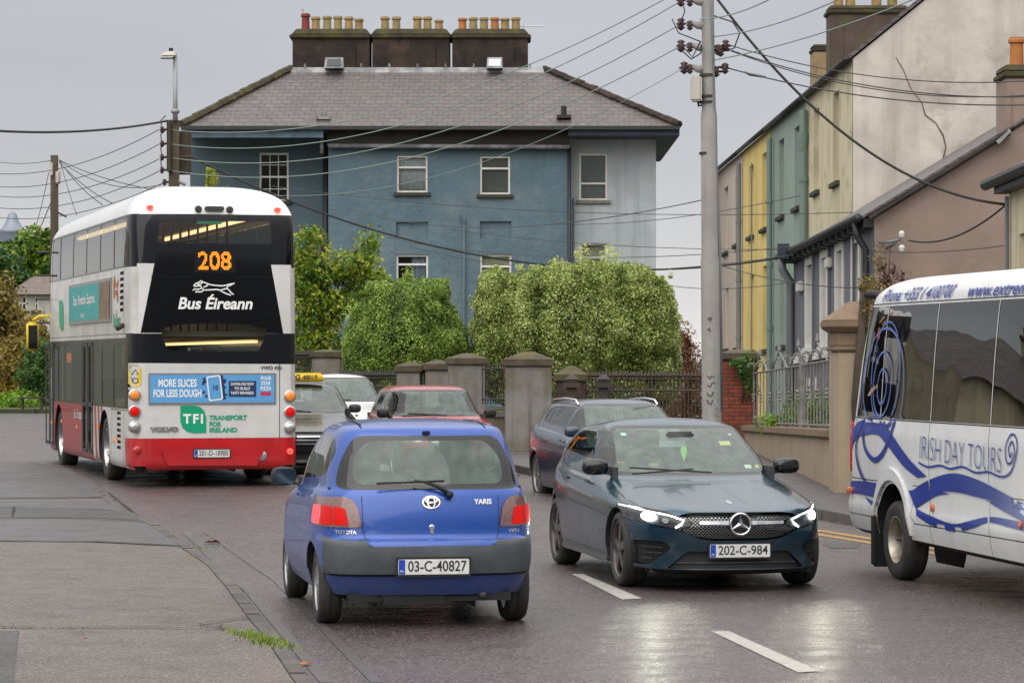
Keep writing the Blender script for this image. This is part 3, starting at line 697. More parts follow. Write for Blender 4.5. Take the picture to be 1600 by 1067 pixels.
# grille
gp = [(-.56, .585), (-.50, .655), (-.40, .672), (.40, .672), (.50, .655), (.56, .585), (.54, .53), (.36, .455), (.22, .437), (-.22, .437), (-.36, .455), (-.54, .53)]
fs = panel(bm, roundpoly(gp, .03), 'y', 1, .2, (1.7, 9)); gr = extract(bm, fs, 'grille', 'gloss_black', root, -.035)
lo = panel(bm, roundpoly([(-.60, .20), (-.44, .345), (.44, .345), (.60, .20)], .03), 'y', 1, .2, (1.6, 9)); lg = extract(bm, lo, 'lower_grille', 'black', root, -.03)
vents = []
for s in (-1, 1):
    fs = panel(bm, roundpoly([(s*.56, .37), (s*.62, .43), (s*.80, .43), (s*.875, .40), (s*.865, .25), (s*.80, .225), (s*.72, .225)], .03), 'y', 1, .05, (1.4, 9)); v_ = extract(bm, fs, 'air_vent', 'black', root, -.03); vents.append((s, v_))
low = [f for f in bm.faces if f.calc_center_median().z < .185 and f.calc_center_median().y > 1.5]
extract(bm, low, 'splitter', 'gloss_black', root)
take_gaps(bm, root)
body = extract(bm, bm.faces[:], 'body', 'teal_paint', root); bm.free()
finish_sides(root, ML)
sk = Skin([o for o in root.children if o.name.split('.')[0] in ('body', 'windscreen', 'splitter')]); gk = Skin([gr]); allk = Skin([gr, lg, body])
# diamond pattern of small studs inside the grille
m = MB(); poly = roundpoly(gp, .03)
def inside(p, x, y):
    c = False; n = len(p)
    for i in range(n):
        (x1, y1), (x2, y2) = p[i-1], p[i]
        if (y1 > y) != (y2 > y) and x < (x2-x1)*(y-y1)/(y2-y1)+x1: c = not c
    return c
V = []; Fs = []
for i in range(-40, 41):
    for j in range(0, 18):
        x = i*.0155; z = .447+j*.0135
        if (i+j) % 2 or not inside(inset(poly, .006), x, z): continue
        k = len(V); V += [(x-.0068, z), (x, z-.0035), (x+.0068, z), (x, z+.0035)]; Fs.append((k, k+1, k+2, k+3))
gk.lay((V, Fs), 'y', 1, 'grille_studs', 'reflector', gr, .006)
for s in (-1, 1): gk.lay(cutmesh(([(s*.10, .566), (s*.54, .574), (s*.52, .590), (s*.10, .597)], [(0, 1, 2, 3)]), .08), 'y', 1, 'grille_bar', 'chrome', gr, .03, thick=.012)
st = MB(); cy = max(v.co.y for v in gr.data.vertices)+.035
star = gk.lay(fillpoly(circ(0, .575, .088, 32)), 'y', 1, 'star_badge', 'gloss_black', root, 0, depth=cy); 
for v in star.data.vertices: v.co.y = cy
m = MB(); tor = [(.088+.011*cos(a), .012*sin(a)) for a in [2*pi*k/8 for k in range(8)]]; m.lathe(tor, 36, 'y', (0, cy+.004, .575), closed=True); m.build('star_ring', 'chrome', star, smooth=True)
m = MB()
for k in range(3):
    a = pi/2+k*2*pi/3; u = Vector((cos(a), 0, sin(a))); pz = Vector((-sin(a), 0, cos(a))); o = Vector((0, cy+.004, .575)); Y = Vector((0, 1, 0))
    m.add([o+Y*.014, o+pz*.017+u*.012, o-pz*.017+u*.012, o+u*.084+Y*.010, o+u*.084+pz*.003, o+u*.084-pz*.003], [(0, 3, 4, 1), (0, 2, 5, 3), (3, 5, 4)])
m.build('star_spokes', 'chrome', star)
sk.lay(fillpoly(circ(0, .742, .022, 16, .013)), 'y', 1, 'bonnet_badge', 'reflector', root, .006, thick=.003)
plate(root, allk, 'y', 1, .0, .352, '202-C-984', flip=-1)
for s, v_ in vents:
    kk = Skin([v_])
    for z in (.28, .33, .38): kk.lay(cutmesh(([(s*.62, z-.006), (s*.85, z-.002), (s*.85, z+.010), (s*.62, z+.006)], [(0, 1, 2, 3)]), .06), 'y', 1, 'vent_blade', 'trim', v_, .018, thick=.006)
lgk = Skin([lg]); lgk.lay(cutmesh(([(-.52, .243), (.52, .243), (.50, .253), (-.50, .253)], [(0, 1, 2, 3)]), .1), 'y', 1, 'grille_bar', 'trim', lg, .012, thick=.01)
for s in (-1, 1): side_mirror(root, s*.775, .50, 1.0, 'gloss_black', s, .12, .072)
# wipers, sensor pod, stickers
for (a, b, c) in (((-.1, .84, .957), (.62, .72, 1.0), .008), ((.62, .84, .95), (.05, .76, .985), .008)):
    m = MB(); m.tube([a, b], c, 5); m.build('wiper', 'black', root)
m = MB(); m.box(-.13, .13, .02, .10, 1.22, 1.30); o = m.build('sensor_pod', 'trim', root, bevel=.02, smooth=True)
ws = Skin([o for o in root.children if o.name.startswith('windscreen')])
for (x, z, w, h, mt) in ((-.40, 1.20, .11, .035, 'sticker_yellow'), (-.52, 1.0, .07, .03, 'sticker_pale'), (-.62, .997, .05, .028, 'sticker_yellow'), (.50, 1.28, .045, .022, 'sticker_pale'), (-.50, 1.275, .03, .014, 'sticker_pale')):
    ws.lay(([(x-w/2, z-h/2), (x+w/2, z-h/2), (x+w/2, z+h/2), (x-w/2, z+h/2)], [(0, 1, 2, 3)]), 'y', 1, 'sticker', mt, root, -.004)
for s in (-1, 1):
    for y in (.1, -.85): m = MB(); m.box(s*.872-.012, s*.872+.012, y-.09, y+.09, .845, .875); m.build('door_handle', 'teal_paint', root, bevel=.01)
    m = MB(); m.box(s*.86-.03, s*.86+.012, -1.05, .95, .19, .25); m.build('side_skirt', 'gloss_black', root, bevel=.01)
m = MB(); m.box(-.7, .7, -1.95, 1.9, .15, .22); m.build('underbody', 'black', root)
mk('dark_rim', (.10, .095, .095), (.22, .2, .19), rough=.35, metal=.8, scale=8)
for s in (-1, 1):
    wheel(root, s*.755, 1.31, .325, .22, s, 'five', 'dark_rim', .74); wheel(root, s*.755, -1.42, .325, .22, s, 'five', 'dark_rim', .74)
cabin(root, -1.35, .62, .84, .72, .06, mat='interior')
for s in (-1, 1):       # the beams of the two headlamps
    bl = bpy.data.lights.new('headlamp_beam', 'SPOT'); bl.energy = 13; bl.spot_size = radians(75); bl.spot_blend = 1; bl.shadow_soft_size = .045; bl.color = (1, 1, .80)
    bo = bpy.data.objects.new('headlamp_beam', bl); link(bo, root); bo.location = (s*.725, 2.12, .637); bo.rotation_euler = (radians(86), 0, 0)
MERC = root
# ================================================================ double-decker bus
mk('bus_white', (.66, .66, .66), (.58, .575, .56), rough=.28, scale=2.2, coat=.5, streak=((.34, .31, .27), .12, 5))
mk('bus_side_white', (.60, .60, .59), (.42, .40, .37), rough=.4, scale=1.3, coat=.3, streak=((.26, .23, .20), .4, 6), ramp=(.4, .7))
mk('bus_roof', (.80, .80, .80), (.72, .72, .71), rough=.3, scale=1.5, coat=.5)
mk('bus_red', (.50, .008, .014), (.42, .012, .016), rough=.25, scale=3, coat=.7)
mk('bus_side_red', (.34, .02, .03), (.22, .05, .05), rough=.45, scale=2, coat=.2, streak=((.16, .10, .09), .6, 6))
mk('bus_black', (.005, .005, .008), rough=.06, spec=.4)
mk('bus_dark', (.008, .009, .013), rough=.2, spec=.3)
mk('led', (.02, .01, 0), emit=(1, .26, .01), es=1.5)
mk('led_dim', (.02, .01, 0), emit=(1, .18, .01), es=1.3)
mk('strip_light', (.9, .8, .6), emit=(1, .66, .34), es=2.2)
mk('tfi_green', (.0, .33, .17), rough=.4)
mk('ad_blue', (.10, .34, .66), rough=.5)
mk('ad_navy', (.012, .03, .11), rough=.5)
mk('ad_teal', (.02, .30, .30), (.03, .34, .34), rough=.4, scale=1)
mk('ad_brown', (.26, .17, .09), (.12, .10, .08), rough=.5, scale=3)
mk('ad_red', (.55, .02, .08), rough=.5)
mk('logo_orange', (.45, .14, .03), rough=.5)
mk('yellow_sign', (.70, .50, .02), rough=.5)
mk('exit_green', (.02, .4, .2), emit=(.1, .8, .45), es=.25)
mk('bus_seat', (.06, .07, .08), (.10, .03, .03), rough=.9, scale=6)
mk('bus_inner', (.55, .53, .46), rough=.8)
mk('pole_red', (.35, .03, .02), rough=.4)
glassmat('bus_glass', (.42, .47, .45), .9, .03, 1.5, (.4, .42, .36), .10)
glassmat('bus_rear_glass', (.50, .52, .48), .9, .03, 1.5)
wavy_glass('bus_side_glass', (.33, .38, .36), 1.6)
rc = Vector((-4.20*42/40.2*.985, 42.0)); fwd = Vector((-.2756, .9613)); bc = rc+fwd*5.2
BUS = thing('double_decker_bus', 'white and red double decker bus with lit orange 208 display and black rear glass', 'bus', (bc.x, bc.y, gz(44)), radians(16))
MXB = MX(BUS)
def RP(px, py): p = unproj(px, py, MXB, 1, -5.2); return (p.x, p.z)
def SP(px, py): p = unproj(px, py, MXB, 0, -1.25); return (p.y, p.z)
bm = shell([(.25, .25, 5.1, -5.14, 1.20), (.30, .30, 5.16, -5.2, 1.245), (.70, .70, 5.2, -5.2, 1.255), (1.8, 1.8, 5.2, -5.2, 1.255), (3.2, 3.2, 5.15, -5.17, 1.25), (3.85, 3.85, 5.05, -5.12, 1.235), (4.04, 4.06, 4.9, -5.04, 1.19), (4.18, 4.22, 4.75, -4.90, 1.07), (4.28, 4.34, 4.5, -4.60, .86), (4.33, 4.42, 4.1, -4.1, .55), (4.35, 4.45, 3.6, -3.5, .10)],
           [1, 3, 5, 6, 5, 3, 3, 4, 4, 4], cf=10, cs=70, cr_=14, nf=12, nr=22, bf=.10, br=.01)
AXR, AXF = -2.55, 3.05          # rear and front axle (local y)
for y_ in (AXR, AXF):
    for s in (-1, 1):
        V, Fc = arch(bm, y_, .50, .58, s, .5); m = MB(); m.add(V, Fc); m.build('wheel_arch', 'black', BUS, fix=False)
extract(bm, [f for f in bm.faces if f.normal.z < -.8 and f.calc_center_median().z < .4], 'underside', 'black', BUS)
# roof, rear black band, red skirt
extract(bm, panel(bm, [(-1.4, 3.965), (1.4, 3.965), (1.4, 5), (-1.4, 5)], 'y', -1, -1.1), 'roof', 'bus_roof', BUS)
back = []
def rearcut(p, name, mat, off=0.0, r=0): return extract(bm, panel(bm, roundpoly(p, r) if r else p, 'y', -1, .05, (-9, -3)), name, mat, BUS, off)
uw = [RP(250, 345), RP(424, 346), RP(426, 381), RP(246, 380)]
glass_u = rearcut(uw, 'rear_window', 'bus_rear_glass', -.004, .04)
lw = [RP(250, 513), RP(282, 507), RP(330, 505), RP(385, 507), RP(417, 514), RP(405, 549), RP(262, 548)]
glass_l = rearcut(lw, 'rear_window', 'bus_rear_glass', -.004, .05)
blackp = [RP(229, 336), RP(426, 337), RP(428, 412), RP(444, 522), RP(444, 567), RP(218, 567), RP(220, 520), RP(242, 412)]
b1 = rearcut([RP(190, 334), RP(462, 334), RP(462, 414), RP(190, 411)], 'rear_panel', 'bus_black', 0)
b2 = rearcut([RP(242, 411), RP(424, 413), RP(443, 521), RP(220, 520)], 'rear_panel', 'bus_black', 0)
b3 = rearcut([RP(180, 521), RP(466, 521), RP(466, 569), RP(180, 567)], 'rear_panel', 'bus_dark', 0)
red = rearcut([(-1.5, .1), (1.5, .1), (1.5, .70), (-1.5, .70)], 'rear_bumper', 'bus_red', .012)
# the engine cover with its shut lines
seam(bm, [RP(228, 568), RP(228, 684)], 'y', -1, .012); seam(bm, [RP(437, 569), RP(437, 684)], 'y', -1, .012)
# side panels (the kerb side, facing us)
def sidecut(p, name, mat, off=0.0, r=0, s=-1): 
    q = roundpoly(p, r) if r else p
    return extract(bm, panel(bm, q, 'x', s, .3), name, mat, BUS, off)
zU0, zU1 = 3.22, 3.93; zL0, zL1 = 1.12, 2.10
for s in (-1, 1):
    # upper deck glazing band, lower deck glazing band
    ys = [(-5.06, -4.72), (-4.68, -3.55), (-3.50, -2.05), (-2.0, -.45), (-.4, 1.2), (1.25, 2.9), (2.95, 4.1), (4.15, 4.9)]
    for (a, b) in ys: sidecut([(a, zU0), (b, zU0), (b, zU1), (a, zU1)], 'upper_window', 'bus_side_glass', -.006, .05, s)
    sidecut([(-5.12, zU0-.03), (5.1, zU0-.03), (5.1, zU1+.03), (-5.12, zU1+.03)], 'window_band', 'bus_dark', 0, 0, s)
    ysl = [(-4.6, -3.55), (-3.50, -2.30), (-2.2, -1.35), (1.35, 2.25), (2.3, 3.1)] if s < 0 else [(-3.5, -2), (-1.95, -.4), (-.35, 1.2), (1.25, 2.8), (2.9, 4.5)]
    for (a, b) in ysl: sidecut([(a, 1.16), (b, 1.16), (b, 2.06), (a, 2.06)], 'lower_window', 'bus_side_glass', -.006, .05, s)
    if s < 0:
        for (a, b) in ((-1.25, -.66), (-.62, -.02), (3.75, 4.30), (4.34, 4.9)):
            d_ = sidecut([(a, .36), (b, .36), (b, 2.12), (a, 2.12)], 'door', 'bus_side_glass', -.02, .04, s)
            m = MB()
            for (p, q) in (((a, .36), (a+.05, 2.12)), ((b-.05, .36), (b, 2.12)), ((a, .36), (b, .42)), ((a, 2.05), (b, 2.12)), ((a, 1.10), (b, 1.16))): m.box(-1.262, -1.245, p[0], q[0], p[1], q[1])
            m.build('door_frame', 'trim', d_); 
            m = MB(); m.tube([(-1.20, (a+b)/2-.15, .7), (-1.20, (a+b)/2-.15, 1.7)], .02, 6); m.build('grab_rail', 'silver', d_)
    sidecut([(-4.9, 1.12), (5.2, 1.12), (5.2, 2.16), (-4.9, 2.16)], 'window_band', 'bus_dark', 0, 0, s)
# red lower front half with diagonal bands
sidecut([(-1.32, .2), (5.3, .2), (5.3, 1.12), (-1.32, 1.12)], 'side_skirt', 'bus_side_red')
for a in (-1.42, -1.80, -2.15): sidecut([(a-.42, .28), (a-.18, .28), (a-.0, 1.12), (a-.20, 1.12)], 'skirt_band', 'bus_side_red')
for k in range(7): sidecut([(-4.30, .52+k*.085), (-3.92, .52+k*.085), (-3.92, .565+k*.085), (-4.30, .565+k*.085)], 'engine_grille', 'black', -.02)
for k in range(7): sidecut([(-4.55, 2.55+k*.09), (-4.22, 2.55+k*.09), (-4.22, 2.60+k*.09), (-4.55, 2.60+k*.09)], 'air_vent', 'black', -.02)
for k in range(4): sidecut([(-5.02, 1.35+k*.09), (-4.75, 1.35+k*.09), (-4.75, 1.40+k*.09), (-5.02, 1.40+k*.09)], 'air_vent', 'black', -.02)
seam(bm, [(-4.55, .30), (-4.55, 1.1)], 'x', -1, .012); seam(bm, [(-3.35, .30), (-3.35, 1.1)], 'x', -1, .012); seam(bm, [(-4.9, 1.1), (-3.3, 1.1)], 'x', -1, .012)
seam(bm, [(-5.1, 2.22), (5, 2.22)], 'x', -1, .01)
take_gaps(bm, BUS)
side = extract(bm, [f for f in bm.faces if abs(f.normal.x) > .6], 'side_panels', 'bus_side_white', BUS)
extract(bm, bm.faces[:], 'body', 'bus_white', BUS); bm.free()
sk = Skin([o for o in BUS.children if o.name.split('.')[0] in ('rear_panel', 'body', 'rear_bumper', 'side_panels', 'roof', 'rear_window', 'side_skirt', 'window_band')])
RD = dict(axis='y', sgn=-1)
def R_(VF, name, mat, parent=BUS, off=.006, pos=(0, 0), thick=0, **k): return sk.lay(VF, 'y', -1, name, mat, parent, off, 1, pos, thick, **k)
def SD(VF, name, mat, parent=BUS, off=.005, pos=(0, 0), thick=0): return sk.lay(VF, 'x', -1, name, mat, parent, off, -1, pos, thick)
# rear wording
disp = R_(fillpoly(rrect(-.30, .30, -.16, .16, .02)), 'route_display', 'gloss_black', pos=RP(336, 409))
V, Fs = text2d('208', .36, bold=.006, spacing=1.0, sx=.92); 
# pixel look: keep the display's dot rows
dm = []; df = []
import mathutils
bt = BVHTree.FromPolygons([Vector((a, b, 0)) for a, b in V], [list(f) for f in Fs]); x0, x1 = min(v[0] for v in V), max(v[0] for v in V); y0, y1 = min(v[1] for v in V), max(v[1] for v in V)
nx, ny = 26, 15
for i in range(nx):
    for j in range(ny):
        cx = x0+(i+.5)*(x1-x0)/nx; cy = y0+(j+.5)*(y1-y0)/ny
        if bt.ray_cast(Vector((cx, cy, 1)), Vector((0, 0, -1)))[0] is not None:
            k = len(dm); a = (x1-x0)/nx*.44; b = (y1-y0)/ny*.44; dm += [(cx-a, cy-b), (cx+a, cy-b), (cx+a, cy+b), (cx-a, cy+b)]; df.append((k, k+1, k+2, k+3))
R_((dm, df), 'display_digits', 'led', disp, .010, RP(336, 409))
for y_, xa, xb in ((432, 237, 427), (490, 226, 437)):
    a, b = RP(xa, y_), RP(xb, y_+1); R_(ribbon([a, b], .012), 'panel_line', 'bus_dark', off=.004)
V, Fs = text2d('Bus Éireann', .235, bold=.006, shear=.22); k = 1.10/(max(v[0] for v in V)-min(v[0] for v in V)); c = RP(336, 475)
R_(([(v[0]*k, v[1]) for v in V], Fs), 'lettering', 'white_ink', pos=c)
# running dog emblem (line drawing)
dog = [[(-.98, .42), (-.86, .62), (-.72, .72), (-.62, .86), (-.52, .74), (-.40, .66), (-.20, .52), (.05, .46), (.35, .42), (.52, .46), (.70, .56), (.98, .66), (.80, .50), (.62, .36), (.60, .20), (.72, .02), (.80, -.18), (.92, -.34)],
       [(-.98, .42), (-.90, .36), (-.74, .42), (-.62, .38), (-.60, .20), (-.74, .10), (-.95, .12), (-1.02, .0)],
       [(-.60, .20), (-.48, .04), (-.62, -.12), (-.90, -.12)], [(-.48, .04), (-.20, .06), (.10, .10), (.30, .04), (.40, -.12), (.62, -.30), (.80, -.40)],
       [(.30, .04), (.45, .12), (.60, .20)], [(.40, -.12), (.30, -.02)], [(-.62, .86), (-.58, .64), (-.66, .56), (-.80, .52)], [(-.30, .50), (-.40, .36), (-.52, .30)]]
c = RP(335, 454); V = []; Fs = []
for ln in dog:
    v, f = ribbon([(x*.31, y*.165) for x, y in ln], .018); k = len(V); V += v; Fs += [tuple(i+k for i in q) for q in f]
R_((V, Fs), 'dog_emblem', 'white_ink', pos=c)
c = RP(302, 655); g = [(-.19, .20), (.02, .20), (.10, .18), (.16, .12), (.19, .03), (.19, -.20), (.0, -.20), (-.09, -.18), (-.16, -.12), (-.19, -.03)]
tf = R_(fillpoly(g), 'transport_logo', 'tfi_green', pos=c); V, Fs = text2d('TFI', .19, bold=.006, spacing=1.25); R_((V, Fs), 'lettering', 'white_ink', tf, .009, c)
for t, y_, w in (('TRANSPORT', 653, .56), ('FOR', 663, .18), ('IRELAND', 672, .41)):
    V, Fs = text2d(t, .093, 'LEFT', bold=.004); k = w/(max(v[0] for v in V)); R_(([(v[0]*k, v[1]) for v in V], Fs), 'lettering', 'tfi_green', pos=RP(327, y_))
V, Fs = text2d('VOLVO', .085, bold=.008); k = .42/(max(v[0] for v in V)-min(v[0] for v in V)); R_(([(v[0]*k, v[1]) for v in V], Fs), 'lettering', 'silver', pos=RP(257, 671), thick=.008)
V, Fs = text2d('VWD 436', .075, bold=.002); R_((V, Fs), 'lettering', 'black', pos=RP(424, 575))
# advertisement on the rear
c0, c1 = RP(232, 583), RP(431, 631); ax0, ax1, az1, az0 = c0[0], c1[0], c0[1], c1[1]
ad = R_(grid2d([(ax0, az0), (ax1, az0), (ax1, az1), (ax0, az1)], .2), 'advert_frame', 'silver', thick=.012)
def A_(px, py): return RP(px, py)
R_(grid2d([(ax0+.025, az0+.025), (ax1-.025, az0+.025), (ax1-.025, az1-.025), (ax0+.025, az1-.025)], .2), 'advert', 'ad_blue', ad, .020)
for t, y_ in (('MORE SLICES', 599), ('FOR LESS DOUGH', 615)):
    V, Fs = text2d(t, .15, bold=.004); k = (.56 if y_ == 599 else .70)/(max(v[0] for v in V)-min(v[0] for v in V)); R_(([(v[0]*k, v[1]) for v in V], Fs), 'lettering', 'white_ink', ad, .022, RP(277, y_))
R_(fillpoly([RP(357, 595), RP(357, 620), RP(400, 620), RP(400, 595)][::-1]), 'advert_box', 'ad_navy', ad, .022)
for t, y_ in (('DOWNLOAD NOW', 600), ('TO BUILD', 607), ('TASTY REWARDS', 614)):
    V, Fs = text2d(t, .058, bold=.001); k = .34/(max(v[0] for v in V)-min(v[0] for v in V)) if len(t) > 9 else .9; R_(([(v[0]*k, v[1]) for v in V], Fs), 'lettering', 'white_ink', ad, .024, RP(378, y_))
for t, y_ in (('FOUR', 591), ('STAR', 599), ('PIZZA', 607)):
    V, Fs = text2d(t, .075, bold=.002); R_(([(v[0]*.8, v[1]) for v in V], Fs), 'lettering', 'white_ink', ad, .023, RP(415, y_))
R_(fillpoly([RP(407, 612), RP(407, 618), RP(423, 618), RP(423, 612)][::-1]), 'advert_box', 'ad_red', ad, .022)
ph = RP(336, 606)
R_(fillpoly([(x*.95-y*.12, y+x*.12) for x, y in rrect(-.13, .11, -.18, .18, .03)]), 'advert_phone', 'ad_navy', ad, .0215, (ph[0]+.03, ph[1]))
R_(fillpoly([(x*.95-y*.12, y+x*.12) for x, y in rrect(-.12, .10, -.18, .18, .03)]), 'advert_phone', 'white_ink', ad, .0225, ph)
R_(fillpoly([(x*.95-y*.12, y+x*.12) for x, y in rrect(-.10, .08, -.16, .16, .02)]), 'advert_phone', 'ad_blue', ad, .0235, ph)
V, Fs = text2d('10', .09, bold=.004); R_((V, Fs), 'lettering', 'ad_navy', ad, .0245, ph)
for i in range(14):
    random.seed(i+3); q = RP(random.choice([random.uniform(316, 326), random.uniform(346, 354)]), random.uniform(589, 625)); R_(fillpoly([(-.025, -.01), (.02, -.02), (.03, .012), (-.01, .02)]), 'advert_crumb', 'ad_navy', ad, .022, q, rot=i)
# lights
for (px, rows) in ((210, ((617, 'amber_lens'), (642.5, 'brake_on'), (667, 'reflector'))), (453, ((619, 'amber_lens'), (643.5, 'brake_on'), (668, 'reflector')))):
    for (py, mt) in rows:
        x, z = RP(px, py); m = MB(); m.lathe([(.088, -5.16), (.088, -5.215), (.074, -5.225)], 24, 'y', (x, 0, z)); q = m.build('lamp_bezel', 'silver', BUS, smooth=35)
        m = MB(); m.lathe([(.070, -5.20), (.070, -5.228), (.045, -5.242), (.01, -5.246)], 24, 'y', (x, 0, z)); m.build('rear_lamp', mt, q, smooth=True)
for (px, py, mt, r) in ((214, 703, 'red_lens', .055), (453, 705, 'red_marker', .045), (409, 712, 'reflector', .072)):
    x, z = RP(px, py); m = MB(); m.lathe([(r, -5.16), (r, -5.225), (r*.7, -5.236)], 20, 'y', (x, 0, z)); m.build('rear_lamp', mt, BUS, smooth=35)
for (px, py) in ((236, 323), (436, 327)):
    x, z = RP(px, py); m = MB(); m.lathe([(.05, -4.9), (.05, -5.10), (.03, -5.12)], 14, 'y', (x, 0, z)); m.v = [(a, b, z+(c-z)*.65) for a, b, c in m.v]; m.build('marker_lamp', 'red_marker', BUS, smooth=35)
for (px, py) in ((312, 326), (361, 327)):
    x, z = RP(px, py); m = MB(); m.lathe([(.05, -4.9), (.05, -5.12), (.035, -5.14)], 14, 'y', (x, 0, z)); m.build('camera_pod', 'trim', BUS, smooth=35)
a = RP(322, 325); b = RP(352, 326); m = MB(); m.prism(rrect(a[0], b[0], a[1]-.035, a[1]+.03, .03), -5.13, -4.9); m.build('roof_grab', 'trim', BUS)
c = RP(213, 587); st = R_(fillpoly(rrect(-.075, .075, -.16, .16, .07, 6)), 'warning_sticker', 'yellow_sign', pos=c, off=.008)
for t in (ribbon(circ(0, -.07, .035, 12), .010, True), ribbon([(-.04, .02), (0, .09), (.04, .02), (-.04, .02)], .011), ribbon([(-.05, -.03), (.05, -.03)], .012)): R_(t, 'sticker_mark', 'black', st, .010, c)
# red bumper moulding
V = [RP(240, 684), RP(425, 684), RP(418, 690), RP(400, 702), RP(262, 702), RP(248, 690)]
seamv = [RP(240, 684), RP(262, 703), RP(400, 704), RP(418, 690), RP(426, 685)]
bmd = R_(grid2d([RP(250, 700), RP(262, 727), RP(400, 727), RP(414, 700), RP(400, 694), RP(264, 694)], .15), 'bumper_moulding', 'bus_red', thick=.035)
plate(BUS, sk, 'y', -1, RP(330, 708)[0], RP(330, 708)[1], '201-D-18985')
for o in [c for c in BUS.children if c.name.startswith('number_plate')]: o.location.y -= .035
# side details
c0 = (-4.05, 3.02); 
p0, p1 = (-3.35, 2.42), (1.55, 3.08)
sf = SD(([(-p0[0], p0[1]), (-p1[0], p0[1]), (-p1[0], p1[1]), (-p0[0], p1[1])], [(0, 1, 2, 3)]), 'side_advert', 'silver', thick=.02)
SD(([(-p0[0]-.06, p0[1]+.05), (-.28, p0[1]+.05), (-.28, p1[1]-.05), (-p0[0]-.06, p1[1]-.05)], [(0, 1, 2, 3)]), 'advert_photo', 'ad_brown', sf, .03) if False else None
def srect(a, b, z0, z1, name, mat, par, off): return SD(([(-a, z0), (-b, z0), (-b, z1), (-a, z1)], [(0, 1, 2, 3)]), name, mat, par, off)
srect(-3.29, 1.49, 2.47, 3.03, 'advert', 'ad_teal', sf, .028); srect(-3.29, -2.15, 2.47, 3.03, 'advert_photo', 'ad_brown', sf, .031)
V, Fs = text2d('Stay. Breathe. Explore.', .22, bold=.002); k = 2.6/(max(v[0] for v in V)-min(v[0] for v in V))
SD(([(v[0]*k, v[1]) for v in V], Fs), 'lettering', 'white_ink', sf, .031, (-.4, 2.80)); 
V, Fs = text2d('visit today', .12); SD((V, Fs), 'lettering', 'white_ink', sf, .031, (-.2, 2.56))
V, Fs = text2d('Bus Éireann', .20, bold=.006, shear=.2); k = .72/(max(v[0] for v in V)-min(v[0] for v in V)); SD(([(v[0]*k, v[1]*1.3) for v in V], Fs), 'lettering', 'tfi_green', pos=(-3.90, 2.42))
V = []; Fs = []
for ln in dog:
    v, f = ribbon([(x*.26, y*.30) for x, y in ln], .055); k = len(V); V += v; Fs += [tuple(i+k for i in q) for q in f]
SD((V, Fs), 'dog_emblem', 'logo_orange', pos=(-3.80, 2.82))
SD(fillpoly([(x*1.6, y*1.3) for x, y in g]), 'transport_logo', 'tfi_green', pos=(2.7, 2.60))
V, Fs = text2d('Bus Éireann', .22, bold=.005, shear=.2); SD((V, Fs), 'lettering', 'bus_side_white', pos=(.5, .95))
for (y_, z) in ((4.0, .75), (.6, .74), (-1.9, .82), (-3.6, .62), (-4.0, .66), (2.6, .8)): m = MB(); m.box(-1.275, -1.25, y_-.05, y_+.05, z-.03, z+.03); m.build('side_marker', 'amber_lens', BUS, bevel=.01)
m = MB(); m.box(-1.24, -1.22, 1.55, 2.1, 1.80, 1.95); m.build('route_display', 'led_dim', BUS)
m = MB(); m.tube([(-1.25, -4.6, 2.35), (-1.31, -4.62, 2.33), (-1.36, -4.68, 2.30)], [.03, .05, .04], 8); m.build('side_camera', 'trim', BUS, smooth=True)
m = MB(); m.tube([(-1.15, 5.0, 2.62), (-1.32, 5.25, 2.62), (-1.44, 5.28, 2.55)], .03, 6); q = m.build('mirror_arm', 'yellow_sign', BUS, smooth=True)
m = MB(); m.box(-1.56, -1.34, 5.22, 5.34, 2.0, 2.52); m.build('door_mirror', 'yellow_sign', q, bevel=.04, smooth=True); m = MB(); m.box(-1.53, -1.37, 5.205, 5.215, 2.04, 2.46); m.build('mirror_glass', 'gloss_black', q, bevel=.004)
for k, y_ in enumerate((4.85, 4.83, 4.84, 4.86)): m = MB(); m.tube([(-1.2, y_, 2.5+k*.42), (-1.42, y_+.02, 2.5+k*.42)], .02, 6); m.build('branch_deflector', 'trim', BUS)
# inside: floors, seats, poles, strip lights
m = MB(); m.box(-1.18, 1.18, -4.9, 4.8, 2.18, 2.26); m.box(-1.18, 1.18, -3.2, 4.8, .38, .44); m.box(-1.18, 1.18, -5.05, -3.3, .7, 1.25); m.build('decks', 'bus_inner', BUS)
m = MB(); m.box(-1.05, 1.05, -4.6, 4.4, 4.0, 4.03); m.box(-1.1, 1.1, -4.6, 4.6, 2.14, 2.17); m.build('ceilings', 'bus_inner', BUS)
for (x, z) in ((-.75, 3.95), (.75, 3.95), (-.7, 2.09), (.7, 2.09)): m = MB(); m.box(x-.04, x+.04, -4.6, 4.2, z, z+.04); m.build('strip_light', 'strip_light', BUS)
m = MB(); m.box(-.5, -.1, -4.55, -4.5, 1.86, 1.97); m.build('inner_display', 'led_dim', BUS); m = MB(); m.box(-.22, .14, -4.9, -4.88, 3.83, 3.92); m.build('exit_sign', 'exit_green', BUS)
m = MB(); m.box(.2, .6, -3.5, -3.45, 1.86, 1.96); m.build('inner_display', 'led_dim', BUS)
for y_ in [-4.2+.85*i for i in range(9)]:
    for x in (-.75, .75):
        m = MB(); m.box(x-.42, x+.42, y_-.05, y_+.05, 2.6, 3.32 if y_ > -4.5 else 3.2); m.box(x-.42, x+.42, y_, y_+.42, 2.62, 2.74); m.build('seat', 'bus_seat', BUS, bevel=.03)
        if y_ > -3.4 and (x > 0 or y_ < -1.5): m = MB(); m.box(x-.42, x+.42, y_-.05, y_+.05, .8, 1.55); m.build('seat', 'bus_seat', BUS, bevel=.03)
    for x in (-.35, .35): m = MB(); m.tube([(x, y_, 2.26), (x, y_, 4.0)], .018, 6); m.build('hand_pole', 'pole_red', BUS)
